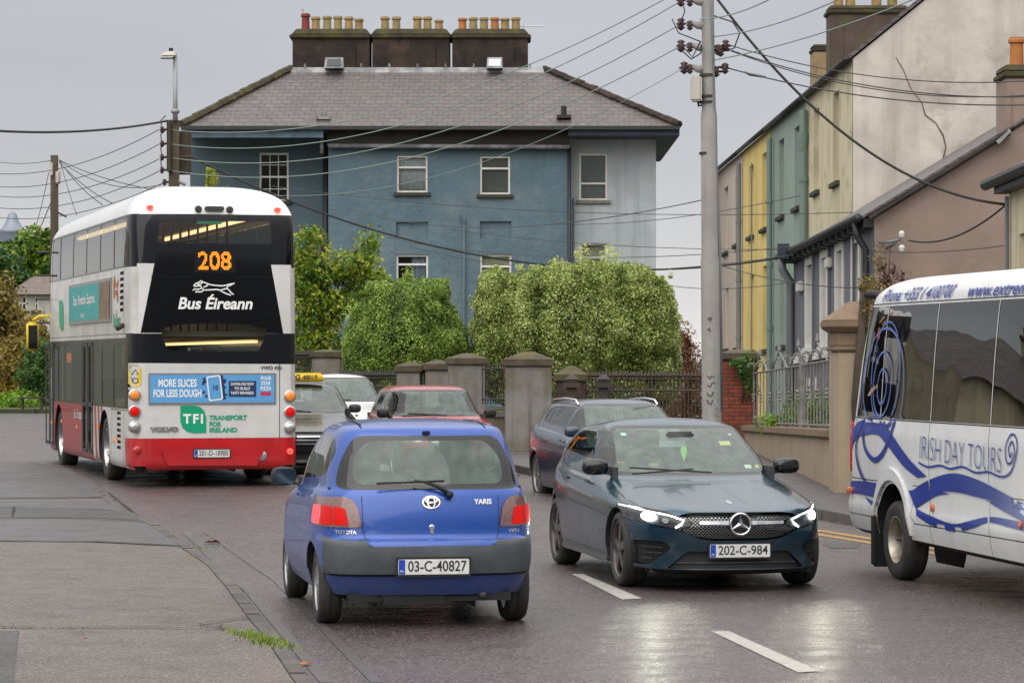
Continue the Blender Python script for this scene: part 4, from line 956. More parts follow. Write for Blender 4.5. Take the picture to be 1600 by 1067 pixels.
for s in (-1, 1):
    for y_ in (AXR, AXF): wheel(BUS, s*1.09, y_, .49, .28, s, 'deep', 'silver', .60, name='wheel')
# ================================================================ white day-tour coach at the right edge
mk('coach_white', (.62, .63, .64), (.55, .55, .55), rough=.45, scale=1.5, coat=.0, streak=((.35, .33, .30), .25, 5))
mk('coach_blue', (.012, .03, .23), (.014, .038, .27), rough=.4, scale=3, coat=.1)
mk('coach_film', (.07, .13, .40), rough=.3, coat=.4)
mk('coach_dark', (.02, .022, .035), rough=.3)
wavy_glass('coach_glass', (.07, .075, .075), 2.0)
mk('steel_rim', (.42, .40, .35), (.25, .20, .15), rough=.4, metal=.7, scale=9)
mk('orange_lens', (.55, .13, .03), rough=.25, coat=1)
CO = thing('tour_coach', 'white minibus coach with blue wave livery and tinted windows at the right edge', 'coach', (4.74, 23.88, 0), radians(191))
MXC = MX(CO)
def CP(px, py, x=1.0): p = unproj(px, py, MXC, 0, x); return (p.y, p.z)
bm = shell([(.30, .36, 3.4, -3.60, .90), (.34, .40, 3.45, -3.68, .955), (.50, .52, 3.5, -3.71, .985), (.60, .62, 3.5, -3.71, .995), (.66, .68, 3.5, -3.68, .985), (.80, .82, 3.45, -3.64, .985), (.95, .97, 3.35, -3.60, .995), (1.25, 1.27, 3.1, -3.55, 1.0), (1.42, 1.42, 2.9, -3.50, .985), (2.0, 2.0, 2.5, -3.36, .945), (2.46, 2.46, 2.1, -3.18, .895), (2.58, 2.58, 1.9, -3.08, .84), (2.66, 2.66, 1.7, -2.95, .72), (2.71, 2.71, 1.4, -2.7, .5), (2.73, 2.73, 1.0, -2.3, .08)],
           [1, 2, 2, 2, 2, 2, 4, 3, 6, 5, 3, 3, 3, 3], cf=8, cs=80, cr_=10, nf=5, nr=11, bf=.1, br=.05)
YW = -2.0
for y_ in (YW, 2.2):
    for s in (-1, 1):
        V, Fc = arch(bm, y_, .40, .455, s, .45); m = MB(); m.add(V, Fc); m.build('wheel_arch', 'black', CO, fix=False)
extract(bm, [f for f in bm.faces if f.normal.z < -.8 and f.calc_center_median().z < .45], 'underside', 'black', CO)
def cc_(p, name, mat, off=0.0, s=1, r=0, mn=.3): return extract(bm, panel(bm, roundpoly(p, r) if r else p, 'x', s, mn), name, mat, CO, off)
for s in (-1, 1):
    ys = [(-3.12, -2.36), (-2.345, -1.0), (-.985, .45), (.465, 1.6)]
    for i, (a, b) in enumerate(ys): cc_([(a, 1.43), (b, 1.43), (b+.0, 2.44), (a+(.13 if i == 0 else 0), 2.44)], 'window', 'coach_glass', -.003, s, 0)
    seam(bm, [(-3.3, 1.42), (2.0, 1.42)], 'x', s, .012); seam(bm, [(-3.2, 2.46), (2.0, 2.46)], 'x', s, .012)
    seam(bm, [(-1.0, .34), (-1.0, 1.42)], 'x', s, .010); seam(bm, [(.45, .34), (.45, 1.42)], 'x', s, .010); seam(bm, [(-1.0, 2.46), (-.98, 2.7)], 'x', s, .008, .15)
    seam(bm, [(-1.42, .53), (3, .53)], 'x', s, .010); seam(bm, [(-3.6, .53), (-2.5, .53)], 'x', s, .010); seam(bm, [(-3.52, .36), (-3.52, .62)], 'x', s, .010); seam(bm, [(-1.4, .80), (-1.50, .60), (-1.40, .53)], 'x', s, .008)
    seam(bm, [(-3.6, .86), (-2.35, .86)], 'x', s, .010); seam(bm, [(-1.45, .86), (2.4, .86)], 'x', s, .008)
    lp = cc_([(-3.9, .87), (-3.50, .87), (-3.46, 1.40), (-3.9, 1.38)], 'rear_lamp', 'red_lens', .006, s, 0, .02)
rw = extract(bm, panel(bm, roundpoly([(-.80, 1.45), (.80, 1.45), (.74, 2.42), (-.74, 2.42)], .06), 'y', -1, .2), 'rear_window', 'coach_glass', CO)
take_gaps(bm, CO)
extract(bm, [f for f in bm.faces if f.calc_center_median().z < .53 ], 'skirt', 'coach_white', CO)
extract(bm, bm.faces[:], 'body', 'coach_white', CO); bm.free()
sk = Skin([o for o in CO.children if o.name.split('.')[0] in ('body', 'window', 'skirt')])
def C_(VF, name, mat, parent=CO, off=.003, pos=(0, 0), thick=0): return sk.lay(cutmesh(VF, .045), 'x', 1, name, mat, parent, off+.006, 1, pos, thick)
def px2(pl, x=1.0): return [CP(a, b, x) for a, b in pl]
def smooth2(p, n=5):
    o = []
    for i in range(len(p)-1):
        a, b, c, d = [Vector(p[max(0, min(len(p)-1, k))]) for k in (i-1, i, i+1, i+2)]
        for j in range(n): t = j/n; o.append(tuple(.5*((2*b)+(c-a)*t+(2*a-5*b+4*c-d)*t*t+(3*b-a-3*c+d)*t**3)))
    o.append(tuple(p[-1])); return o
def band(top, bot, name='livery_wave', mat='coach_blue', n=5):
    t = smooth2(px2(top), n); b = smooth2(px2(bot), n); C_(cutmesh((t+b[::-1], [(i, i+1, len(t)*2-2-i, len(t)*2-1-i) for i in range(len(t)-1)]), .12), name, mat)
# waves along the lower side (outlines measured off the photograph, laid on the curved flank)
band([(1424, 766), (1450, 750), (1490, 739), (1530, 750), (1570, 771), (1600, 788)], [(1424, 770), (1450, 768), (1490, 768), (1530, 777), (1570, 787), (1600, 797)])
band([(1418, 766), (1440, 764), (1465, 767), (1482, 771)], [(1429, 794), (1440, 787), (1462, 774), (1482, 771.5)])
band([(1540, 781), (1570, 787), (1600, 798)], [(1540, 782), (1570, 800), (1600, 816)])
band([(1430, 794), (1455, 806), (1490, 818), (1520, 812), (1545, 807), (1575, 811), (1600, 817)], [(1432, 805), (1455, 820), (1490, 830), (1520, 824), (1545, 816), (1575, 823), (1600, 830)])
band([(1320, 751), (1345, 751), (1370, 755), (1390, 764)], [(1320, 768), (1345, 772), (1370, 778), (1384, 784)])
band([(1350, 775), (1362, 782), (1384, 787)], [(1352, 779), (1362, 789), (1382, 792)])
band([(1335, 660), (1370, 650), (1390, 672), (1420, 715), (1448, 744)], [(1330, 684), (1368, 678), (1386, 694), (1412, 728), (1434, 746)])
band([(1324, 672), (1332, 664), (1340, 660)], [(1323, 704), (1330, 690), (1338, 684)])
# thin rings of the spiral: over the glass a lighter film, over the paint deep blue
def ringpts(cx, cy, rx, ry, a0, a1, n=30, lean=0): return [(cx+rx*cos(radians(a))+lean*ry*sin(radians(a)), cy-ry*sin(radians(a))) for a in [a0+(a1-a0)*k/n for k in range(n+1)]]
zsp = CP(1390, 653, .98)[1]
for (cx, cy, rx, ry, a0, a1, w) in ((1384, 585, 22, 82, 190, -200, 5), (1381, 608, 33, 95, 178, -30, 6), (1380, 600, 14, 50, 200, -190, 5), (1380, 604, 7, 27, 0, 360, 4), (1376, 590, 28, 80, 150, 300, 5)):
    p = [CP(a, b, .96 if b < 655 else 1.0) for a, b in ringpts(cx, cy, rx, ry, a0, a1, 44)]
    ww = [.014+.011*abs(sin(i*.11+cx)) for i in range(len(p))]
    for name, mat, keep in (('livery_spiral', 'coach_film', lambda z: z > 1.425), ('livery_spiral', 'coach_blue', lambda z: z <= 1.44)):
        run = []; 
        for q, w_ in zip(p+[(0, -9 if mat == 'coach_film' else 9)], ww+[0]):
            if keep(q[1]): run.append((q, w_))
            else:
                if len(run) > 2: C_(ribbon([r[0] for r in run], [r[1] for r in run]), name, mat, off=.005)
                run = []
for pl, w in (([(1348, 655), (1335, 700), (1343, 740), (1352, 751)], .035), ([(1348, 672), (1352, 700), (1366, 718), (1380, 708), (1392, 680), (1397, 655)], .05), ([(1338, 600), (1334, 660), (1340, 720), (1350, 750)], .018)): C_(ribbon(smooth2(px2(pl)), w), 'livery_spiral', 'coach_blue', off=.006)
# lettering
def put(txt, size, pa, pb, x, mat, shear=.25, bold=0, step=.25, hs=1):
    a, b = CP(*pa, x), CP(*pb, x); V, Fs = text2d(txt, size, 'LEFT', shear=shear, bold=bold); w = max(v[0] for v in V); L_ = math.hypot(b[0]-a[0], b[1]-a[1]); ang = atan2(b[1]-a[1], b[0]-a[0])
    V = [(v[0]*L_/w, v[1]*hs) for v in V]; V = [(a[0]+vx*cos(ang)-vy*sin(ang), a[1]+vx*sin(ang)+vy*cos(ang)) for vx, vy in V]; C_((V, Fs), 'lettering', mat, off=.006)
put('Phone: +353 1 4100700', .15, (1380, 464), (1490, 456), .88, 'coach_blue', .3, .002)
put('www.extremeireland.ie', .15, (1513, 456), (1686, 446), .88, 'coach_blue', .3, .002)
put('IRISH DAY TOURS', .26, (1437, 700), (1566, 722), 1.0, 'coach_blue', .1, -.006, hs=1.15)
C_(ribbon(smooth2(px2([(1436, 722), (1450, 729), (1470, 727), (1485, 732), (1505, 729), (1525, 738), (1545, 737), (1562, 744), (1575, 742), (1584, 728), (1590, 700), (1586, 682), (1578, 680), (1572, 700), (1574, 722), (1581, 722), (1586, 706), (1582, 690), (1577, 700), (1579, 714), (1582, 706)]), 6), .018), 'livery_scroll', 'coach_blue')
for (px, py) in ((1325, 766), (1456, 793), (1594, 820)):
    y, z = CP(px, py); y = max(y, -3.28); m = MB(); m.lathe([(.034, .96), (.034, 1.005), (.02, 1.012)], 14, 'x', (0, y, z)); m.build('side_marker', 'orange_lens', CO, smooth=35)
m = MB(); m.tube([(.70, -2.93, 2.50), (.80, -3.02, 2.56), (.86, -3.12, 2.56)], [.02, .045, .04], 8); m.build('rear_camera', 'black', CO, smooth=True)
m = MB(); m.box(.99, 1.02, YW-.52, YW-.44, .10, .55); m.box(.72, 1.0, YW-.50, YW-.47, .08, .5); m.build('mud_flap', 'black', CO, bevel=.008)
for s in (-1, 1): 
    m = MB()
    for k in range(20):
        pass
    arc_ = [(YW+.50*cos(radians(a)), .42+.52*sin(radians(a))) for a in range(0, 181, 9)]
    V, Fs = ribbon(arc_, [.01+.10*sin(radians(a)) for a in range(0, 181, 9)])
    q = sk.lay((V, Fs), 'x', s, 'arch_flare', 'coach_white', CO, .0, 1, (0, 0), .03)
for y_ in (YW, 2.2):
    for s in (-1, 1): wheel(CO, s*.86, y_, .352, .22, s, 'deep', 'steel_rim', .60)

for s in (-1, 1): m = MB(); m.box(s*.925-.02, s*.925+.02, -3.38, -3.29, .90, 1.38); m.build('tail_light', 'red_lens', CO, bevel=.015)
m = MB(); m.box(-.85, .85, -3.3, 3.0, .36, .46); m.box(-.8, .8, 2.5, 2.9, .4, 1.3); m.build('floor', 'black', CO)
for y_ in [-2.9+.85*i for i in range(6)]:
    for x in (-.45, .45): m = MB(); m.box(x-.4, x+.4, y_, y_+.12, .9, 1.75); m.box(x-.4, x+.4, y_, y_+.45, .8, .95); m.build('seat', 'interior', CO, bevel=.04)
for s in (-1, 1): side_mirror(CO, s*.98, 2.3, 1.5, 'black', s, .12, .2)

# ================================================================ the other cars of the queue
def scaled(keys, fy, fw, fz, dz=0): return [(k[0]*fz+dz, k[1]*fz+dz, k[2]*fy, k[3]*fy, k[4]*fw)+tuple(k[5:]) for k in keys]
def simple_front(root, bm, zl, zh, w, gz0, gz1, gw, lampx, lampmat, yn):
    for s in (-1, 1):
        p = [(s*(w-.36), zl+.03), (s*(w-.36), zh-.03), (s*(w-.15), zh+.03), (s*(w+.05), zh+.05), (s*(w+.05), zl+.05), (s*(w-.12), zl)]
        fs = panel(bm, roundpoly(p, .03), 'y', 1, -.05, (yn, 9)); b = extract(bm, fs, 'headlight', lampmat, root, .004)
    fs = panel(bm, roundpoly([(-gw, gz1), (gw, gz1), (gw*.78, gz0), (-gw*.78, gz0)], .05), 'y', 1, .2, (yn+.2, 9)); g_ = extract(bm, fs, 'grille', 'gloss_black', root, -.02)
    k = Skin([g_])
    for z in [gz0+(gz1-gz0)*t for t in (.18, .42, .66, .88)]: k.lay(cutmesh(([(-gw*.8, z), (gw*.8, z), (gw*.8, z+.018), (-gw*.8, z+.018)], [(0, 1, 2, 3)]), .1), 'y', 1, 'grille_bar', 'chrome', g_, .012, thick=.01)
    lg = panel(bm, roundpoly([(-.55, .24), (.55, .24), (.45, .36), (-.45, .36)], .03), 'y', 1, .2, (yn+.2, 9)); extract(bm, lg, 'lower_grille', 'black', root, -.02)
def rest(root, cfg, bm, wheels, cab, mirr, mm):
    take_gaps(bm, root); b = extract(bm, bm.faces[:], 'body', cfg['paint'], root); bm.free(); finish_sides(root, cfg)
    for s in (-1, 1):
        for y in cfg['axles']: wheel(root, s*wheels[0], y, wheels[1], .2, s, 'multi', 'silver', .70)
        side_mirror(root, s*(mirr[0]-.04), mirr[1], mirr[2], mm, s, .10, .07)
        for y in (.15, -.8): m = MB(); x = cfg['keys'][7][4]; m.box(s*x-.03, s*x+.012, y-.09, y+.09, mirr[2]-.14, mirr[2]-.11); m.build('door_handle', 'chrome', root, bevel=.01)
    m = MB(); m.box(-.65, .65, cfg['axles'][1]-.4, cfg['axles'][0]+.4, .17, .24); m.build('underbody', 'black', root)
    cabin(root, *cab); 
    for k_ in (0, 1):
        a = cfg['wip'][k_]; m = MB(); m.tube([a[0], a[1]], .012, 5); m.build('wiper', 'black', root)
    return b
base = ML['keys']
# estate parked on the kerb side
paint('navy_paint', (.012, .026, .055), dirt=(.05, .055, .07), amt=.15, metal=.2)
ek = [(k[0]*.99, k[1]*(1.03 if i > 7 else 1.0), k[2]*1.06, k[3]*1.06, k[4]*1.01) for i, k in enumerate(base)]
ek = ek[:11]+[(.93, 1.0, .92, -2.2, .80), (1.08, 1.10, .58, -2.12, .735), (1.26, 1.26, .22, -1.98, .655), (1.325, 1.32, .05, -1.88, .61), (1.375, 1.365, -.14, -1.7, .50), (1.40, 1.39, -.3, -1.5, .32), (1.405, 1.40, -.4, -1.3, .08)]
EL = dict(name='estate_car', label='dark navy estate car with silver roof rails parked by the pavement behind the saloon', loc=(1.50, 39.3, gz(39)-.07), rz=radians(193), paint='navy_paint', r=.325, ar=.355,
    axles=(1.42, -1.42), track=.78, nf=5, nr=6, bf=.14, br=.06, keys=ek, steps=ML['steps'], side_seams=[[(.98, .3), (1.02, .6), (.95, .93)], [(-.1, .97), (-.1, .28)], [(-1.02, .5), (-1.1, .97)], [(.98, .26), (-1.0, .27)]],
    side_windows=[dict(p=[(.78, .99), (-.06, 1.02), (-.08, 1.315), (.08, 1.295), (.38, 1.18)], r=.03), dict(p=[(-.12, 1.02), (-.98, 1.05), (-.98, 1.315), (-.14, 1.32)], r=.03), dict(p=[(-1.04, 1.05), (-1.75, 1.12), (-1.60, 1.25), (-1.04, 1.31)], r=.03)],
    windscreen=[(-.70, .965), (.70, .965), (.535, 1.315), (-.535, 1.315)], rear_window=[(-.6, 1.08), (.6, 1.08), (.5, 1.28), (-.5, 1.28)], wip=(((-.1, .95, .965), (.6, .86, .99)), ((.6, .95, .96), (.05, .88, .985))))
root, bm = car(EL); simple_front(root, bm, .56, .70, .86, .40, .66, .40, .6, 'reflector', 1.4)
rest(root, EL, bm, (.76, .325), (-1.9, .72, .84, .72, .04), (.80, .58, .98), 'navy_paint')
for s in (-1, 1):
    m = MB(); m.tube([(s*.56, -1.72, 1.34), (s*.56, -1.60, 1.385), (s*.565, -.9, 1.41), (s*.56, -.35, 1.39), (s*.56, -.2, 1.33)], .017, 7); m.build('roof_rail', 'chrome', root, smooth=True)
# taxi
paint('grey_paint', (.018, .02, .023), dirt=(.10, .09, .09), amt=.3, metal=.5)
mk('taxi_yellow', (.85, .55, .02), rough=.3, emit=(1, .62, .05), es=.0)
tk = [(k[0]*1.02, k[1]*1.02, k[2]*1.09, k[3]*1.09, k[4]*1.03) for k in base]
TL = dict(name='taxi_car', label='dark grey taxi with a yellow roof sign, beside the back of the bus', loc=(-3.52, 47.9, gz(47)), rz=radians(189), paint='grey_paint', r=.335, ar=.365, axles=(1.5, -1.45), track=.79, nf=5, nr=5, bf=.12, br=.1,
    keys=tk, steps=ML['steps'], side_seams=[[(1.02, .3), (.98, .95)], [(-.1, .97), (-.1, .28)]], side_windows=[dict(p=[(.74, 1.02), (-.10, 1.07), (-.12, 1.365), (.06, 1.33), (.36, 1.22)], r=.03), dict(p=[(-.18, 1.07), (-1.1, 1.12), (-1.4, 1.15), (-1.1, 1.29), (-.60, 1.375), (-.2, 1.38)], r=.03)],
    windscreen=[(-.72, .975), (.72, .975), (.54, 1.35), (-.54, 1.35)], rear_window=[(-.6, 1.10), (.6, 1.10), (.5, 1.33), (-.5, 1.33)], wip=(((-.1, .93, .97), (.6, .84, .995)), ((.6, .93, .965), (.05, .86, .99))))
root, bm = car(TL); simple_front(root, bm, .54, .70, .88, .44, .68, .44, .6, 'reflector', 1.4)
rest(root, TL, bm, (.78, .335), (-1.4, .70, .86, .74, .06), (.80, .58, 1.02), 'trim')
TAXI = root
m = MB(); m.hexa([(-.42, -.38, 1.455), (.42, -.38, 1.455), (.42, -.18, 1.455), (-.42, -.18, 1.455)], [(-.38, -.33, 1.60), (.38, -.33, 1.60), (.38, -.23, 1.60), (-.38, -.23, 1.60)]); sg = m.build('roof_sign', 'taxi_yellow', root, bevel=.02, smooth=True)
k_ = Skin([sg]); V, Fs = text2d('TAXI', .13, bold=.004); k_.lay((V, Fs), 'y', 1, 'lettering', 'black', sg, .003, -1, (.13, 1.525)); V, Fs = text2d('48019', .10, bold=.003); k_.lay((V, Fs), 'y', 1, 'lettering', 'black', sg, .003, -1, (-.18, 1.525))
# white car behind the taxi
paint('white_paint', (.62, .62, .63), dirt=(.3, .28, .25), amt=.3, metal=.0)
wk = [(k[0]*1.06, k[1]*1.06, k[2], k[3], k[4]*1.01) for k in base]
WL = dict(name='people_carrier', label='white car with a big pale windscreen behind the taxi', loc=(-3.28, 54.8, gz(54)), rz=radians(191), paint='white_paint', r=.33, ar=.36, axles=(1.35, -1.4), track=.78, nf=5, nr=6, bf=.12, br=.06,
    keys=wk, steps=ML['steps'], side_seams=[[(-.1, .97), (-.1, .28)]], side_windows=[dict(p=[(.70, 1.06), (-.10, 1.10), (-.12, 1.42), (.06, 1.38), (.32, 1.27)], r=.03), dict(p=[(-.18, 1.10), (-1.1, 1.16), (-1.1, 1.34), (-.60, 1.43), (-.2, 1.43)], r=.03)],
    windscreen=[(-.72, 1.01), (.72, 1.01), (.56, 1.41), (-.56, 1.41)], rear_window=[(-.6, 1.14), (.6, 1.14), (.5, 1.38), (-.5, 1.38)], wip=(((-.1, .86, 1.02), (.6, .78, 1.05)), ((.6, .86, 1.01), (.05, .79, 1.04))))
root, bm = car(WL); simple_front(root, bm, .60, .74, .86, .46, .68, .40, .6, 'reflector', 1.3)
rest(root, WL, bm, (.77, .33), (-1.35, .62, .90, .72, .06), (.80, .5, 1.08), 'white_paint')
# small red car
paint('red_paint', (.42, .012, .02), dirt=(.2, .15, .14), amt=.3, metal=.2)
mk_keys = [(.18, .18, 1.72, -1.72, .72), (.22, .24, 1.80, -1.80, .79), (.34, .34, 1.84, -1.84, .825), (.55, .55, 1.84, -1.84, .84), (.72, .74, 1.76, -1.82, .835), (.84, .90, 1.60, -1.78, .82), (.90, .96, 1.15, -1.75, .80), (.95, .98, .88, -1.72, .775),
           (1.10, 1.12, .68, -1.68, .715), (1.30, 1.30, .46, -1.60, .64), (1.36, 1.36, .36, -1.54, .60), (1.40, 1.40, .2, -1.44, .53), (1.425, 1.425, -.05, -1.2, .40), (1.43, 1.43, -.2, -1.0, .08)]
RL = dict(name='compact_car', label='small red car with glassy cabin coming along the road just ahead of the blue hatchback', loc=(-1.30, 45.6, gz(45)), rz=radians(192), paint='red_paint', r=.30, ar=.33, axles=(1.23, -1.23), track=.74, nf=4.5, nr=5, bf=.12, br=.08,
    keys=mk_keys, steps=[1, 2, 3, 3, 3, 3, 3, 4, 5, 3, 3, 3, 2], side_seams=[[(-.35, .95), (-.35, .28)], [(.80, .3), (.80, .9)]],
    side_windows=[dict(p=[(.76, .99), (-.30, 1.01), (-.30, 1.335), (.40, 1.335), (.50, 1.30)], r=.02), dict(p=[(-.34, 1.01), (-1.55, 1.03), (-1.48, 1.33), (-.34, 1.335)], r=.02)],
    windscreen=[(-.69, .98), (.69, .98), (.57, 1.335), (-.57, 1.335)], rear_window=[(-.66, 1.03), (.66, 1.03), (.58, 1.32), (-.58, 1.32)], wip=(((-.1, .92, .97), (.5, .87, 1.0)), ((.6, .92, .96), (.05, .87, .985))))
root, bm = car(RL); simple_front(root, bm, .56, .76, .80, .48, .62, .38, .6, 'reflector', 1.2)
rest(root, RL, bm, (.72, .30), (-1.5, .72, .82, .74, .06), (.80, .60, 1.0), 'black')
RED = root
# ================================================================ the driver of the saloon and the green air freshener
mk('skin', (.42, .24, .17), (.38, .20, .14), rough=.5, scale=9)
mk('green_jacket', (.01, .14, .09), (.01, .10, .07), rough=.8, scale=10)
mk('hair', (.03, .02, .015), rough=.7)
def figure(name, label, M, joints, edges, rad, mat):
    me = bpy.data.meshes.new(name); me.from_pydata([M @ Vector(j) for j in joints], edges, []); o = bpy.data.objects.new(name, me); link(o)
    me.materials.append(MATS[mat]); md = o.modifiers.new('skin', 'SKIN'); md.use_smooth_shade = True
    for i, r in enumerate(rad): me.skin_vertices[0].data[i].radius = (r[0], r[1]) if isinstance(r, tuple) else (r, r)
    me.skin_vertices[0].data[0].use_root = True; s_ = o.modifiers.new('sub', 'SUBSURF'); s_.levels = 2; s_.render_levels = 2
    me2 = bpy.data.meshes.new_from_object(o, depsgraph=bpy.context.evaluated_depsgraph_get()); bpy.data.objects.remove(o)
    me2.name = name; o = bpy.data.objects.new(name, me2); link(o)
    if label: o['label'] = label; o['category'] = 'person'
    return o
Mm = MX(MERC)
J = [(.38, -.30, .52), (.38, -.36, .78), (.38, -.38, 1.00), (.38, -.37, 1.08), (.38, -.34, 1.17), (.38, -.34, 1.235),   # pelvis, waist, chest, neck, head, crown
     (.56, -.38, 1.0), (.66, -.20, .84), (.60, .06, .98), (.58, .12, 1.0), (.20, -.38, 1.0), (.14, -.18, .82), (.24, .05, .96), (.26, .10, .98),
     (.48, -.10, .50), (.50, .18, .62), (.50, .42, .34), (.28, -.10, .50), (.26, .18, .62), (.26, .42, .34)]
E = [(0, 1), (1, 2), (2, 3), (3, 4), (4, 5), (2, 6), (6, 7), (7, 8), (8, 9), (2, 10), (10, 11), (11, 12), (12, 13), (0, 14), (14, 15), (15, 16), (0, 17), (17, 18), (18, 19)]
Rr = [(.16, .12), (.15, .11), (.17, .11), (.055, .055), (.075, .09), (.06, .075), .055, .045, .034, .03, .055, .045, .034, .03, .075, .06, .045, .075, .06, .045]
person = figure('person', 'person in a green jacket driving the dark saloon, hands on the wheel', Mm, J, E, Rr, 'skin')
Jk = [J[0], J[1], J[2], (.38, -.38, 1.05), J[6], J[7], (.61, .0, .95), J[10], J[11], (.23, .0, .94)]
jk = figure('jacket', None, Mm, Jk, [(0, 1), (1, 2), (2, 3), (2, 4), (4, 5), (5, 6), (2, 7), (7, 8), (8, 9)], [(.18, .14), (.17, .13), (.19, .13), (.08, .08), .07, .058, .045, .07, .058, .045], 'green_jacket'); jk.parent = person
hr = blob('hair', 'hair', person, (0, 0, 0), (.085, .10, .07)); hr.matrix_basis = Mm @ Matrix.Translation((.38, -.36, 1.215))
for hx, hy, hz in ((.58, .13, 1.0), (.26, .11, .98)):
    for i in range(5):
        a = -.035+.018*i; ln = (.05, .062, .066, .06, .045)[i]
        f = MB(); f.tube([Mm @ Vector((hx+a, hy+.0, hz+.015)), Mm @ Vector((hx+a, hy+ln*.6, hz+.03)), Mm @ Vector((hx+a, hy+ln, hz+.008)), Mm @ Vector((hx+a, hy+ln*.7, hz-.015))], [.010, .0095, .009, .007], 6); f.build('finger', 'skin', person, smooth=True)
for ex in (.355, .405): e_ = blob('eye', 'gloss_black', person, (0, 0, 0), (.009, .006, .006), n=6); e_.matrix_basis = Mm @ Matrix.Translation((ex, -.255, 1.18))
ns = blob('nose', 'skin', person, (0, 0, 0), (.012, .018, .02), n=6); ns.matrix_basis = Mm @ Matrix.Translation((.38, -.25, 1.16))
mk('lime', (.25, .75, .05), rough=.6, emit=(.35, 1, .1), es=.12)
m = MB(); m.tube([(0, 0, .14), (0, 0, .075)], .002, 4); m.prism([(-.028, .06), (-.020, .085), (.020, .085), (.030, .06), (.026, .02), (0, -.05), (-.026, .02)], -.004, .004)
fr_ = m.build('air_freshener', 'lime'); fr_.matrix_basis = Mm @ Matrix.Translation((-.02, .14, 1.08)); tag(fr_, 'lime green leaf-shaped air freshener hanging behind the saloon windscreen', 'air freshener')
# ================================================================ ground, road, pavements
def struct(o): o['kind'] = 'structure'; return o
def asphalt(name, c, c2, cs, rough0, rough1, wet=.0, bump=.5, crack=0):
    m = bpy.data.materials.new(name); m.use_nodes = True; n = m.node_tree.nodes; l = m.node_tree.links.new; b = n['Principled BSDF']
    t = n.new('ShaderNodeTexCoord')
    def noise(sc, d=4, r=.6):
        x = n.new('ShaderNodeTexNoise'); x.inputs['Scale'].default_value = sc; x.inputs['Detail'].default_value = d; x.inputs['Roughness'].default_value = r; l(t.outputs['Object'], x.inputs['Vector']); return x.outputs[0]
    def mrg(v, a, bb, lo, hi):
        x = n.new('ShaderNodeMapRange'); l(v, x.inputs[0]); x.inputs[1].default_value = a; x.inputs[2].default_value = bb; x.inputs[3].default_value = lo; x.inputs[4].default_value = hi; return x.outputs[0]
    def mix(f, a, bc):
        x = n.new('ShaderNodeMixRGB'); l(f, x.inputs[0])
        for i, q in ((1, a), (2, bc)):
            if isinstance(q, tuple): x.inputs[i].default_value = (*q, 1)
            else: l(q, x.inputs[i])
        return x.outputs[0]
    big = noise(.45, 5); mid = noise(2.2, 5); v = n.new('ShaderNodeTexVoronoi'); v.inputs['Scale'].default_value = 80; l(t.outputs['Object'], v.inputs['Vector'])
    sep = n.new('ShaderNodeSeparateXYZ'); l(v.outputs['Color'], sep.inputs[0])
    col = mix(mrg(big, .35, .65, 0, 1), c, c2); col = mix(mrg(sep.outputs[0], .72, .98, 0, .8), col, cs); col = mix(mrg(sep.outputs[1], .75, 1, 0, .7), col, (.012, .011, .012))
    col = mix(mrg(mid, .55, .75, 0, .35), col, (.028, .026, .028)); l(col, b.inputs['Base Color'])
    rr = mrg(mid, .35, .65, rough0, rough1); x = n.new('ShaderNodeMath'); x.operation = 'ADD'; l(rr, x.inputs[0]); l(mrg(sep.outputs[2], 0, 1, -.06, .12), x.inputs[1]); l(x.outputs[0], b.inputs['Roughness'])
    bp = n.new('ShaderNodeBump'); bp.inputs['Strength'].default_value = bump; bp.inputs['Distance'].default_value = .008; l(v.outputs['Distance'], bp.inputs['Height']); l(bp.outputs[0], b.inputs['Normal'])
    b.inputs['Specular IOR Level'].default_value = .5; MATS[name] = m; return m
asphalt('road_asphalt', (.064, .047, .047), (.047, .035, .036), (.30, .255, .225), .20, .36, bump=.7)
asphalt('pavement_asphalt', (.118, .093, .080), (.088, .070, .060), (.26, .23, .21), .42, .60, bump=.8)
asphalt('pavement_smooth', (.075, .066, .070), (.062, .055, .060), (.15, .135, .13), .36, .5, bump=.5)
asphalt('pavement_dark', (.042, .037, .036), (.034, .031, .031), (.12, .11, .10), .4, .55, bump=.6)
mk('kerb_stone', (.105, .09, .08), (.06, .052, .046), rough=.6, scale=3, bump=.5, bscale=40, c3=(.045, .042, .03), s3=1.5)
mk('joint', (.016, .015, .014), rough=.9)
mk('line_white', (.46, .44, .40), (.22, .20, .185), rough=.5, scale=14, ramp=(.35, .75), bump=.2, bscale=90)
mk('line_yellow', (.40, .22, .04), (.20, .13, .05), rough=.55, scale=12)
mk('line_faded', (.20, .145, .06), (.075, .062, .052), rough=.5, scale=7, ramp=(.38, .55))
mk('ghost_line', (.095, .085, .078), (.062, .052, .052), rough=.4, scale=5)
mk('earth', (.06, .06, .03), (.04, .05, .02), rough=.95, scale=.5)
DS = [-40, 0, 10, 15, 20, 24, 27, 32, 40, 50, 60, 70, 80, 95, 110]
def sheet(name, mat, x0, x1, dz=0):
    m = MB(); V = []; Fc = []
    for d in DS: V += [(x0, d, gz(d)+dz), (x1, d, gz(d)+dz)]
    for i in range(len(DS)-1): Fc.append((2*i, 2*i+1, 2*i+3, 2*i+2))
    m.add(V, Fc); return struct(m.build(name, mat))
m = MB(); m.add([(-900, -300, -.08), (900, -300, -.08), (900, 60, -.08), (-900, 60, -.08), (-900, 100, .30), (900, 100, .30), (-900, 2500, .3), (900, 2500, .3)], [(0, 1, 2, 3), (3, 2, 5, 4), (4, 5, 7, 6)]); struct(m.build('ground', 'earth'))
sheet('road', 'road_asphalt', -60, 60)
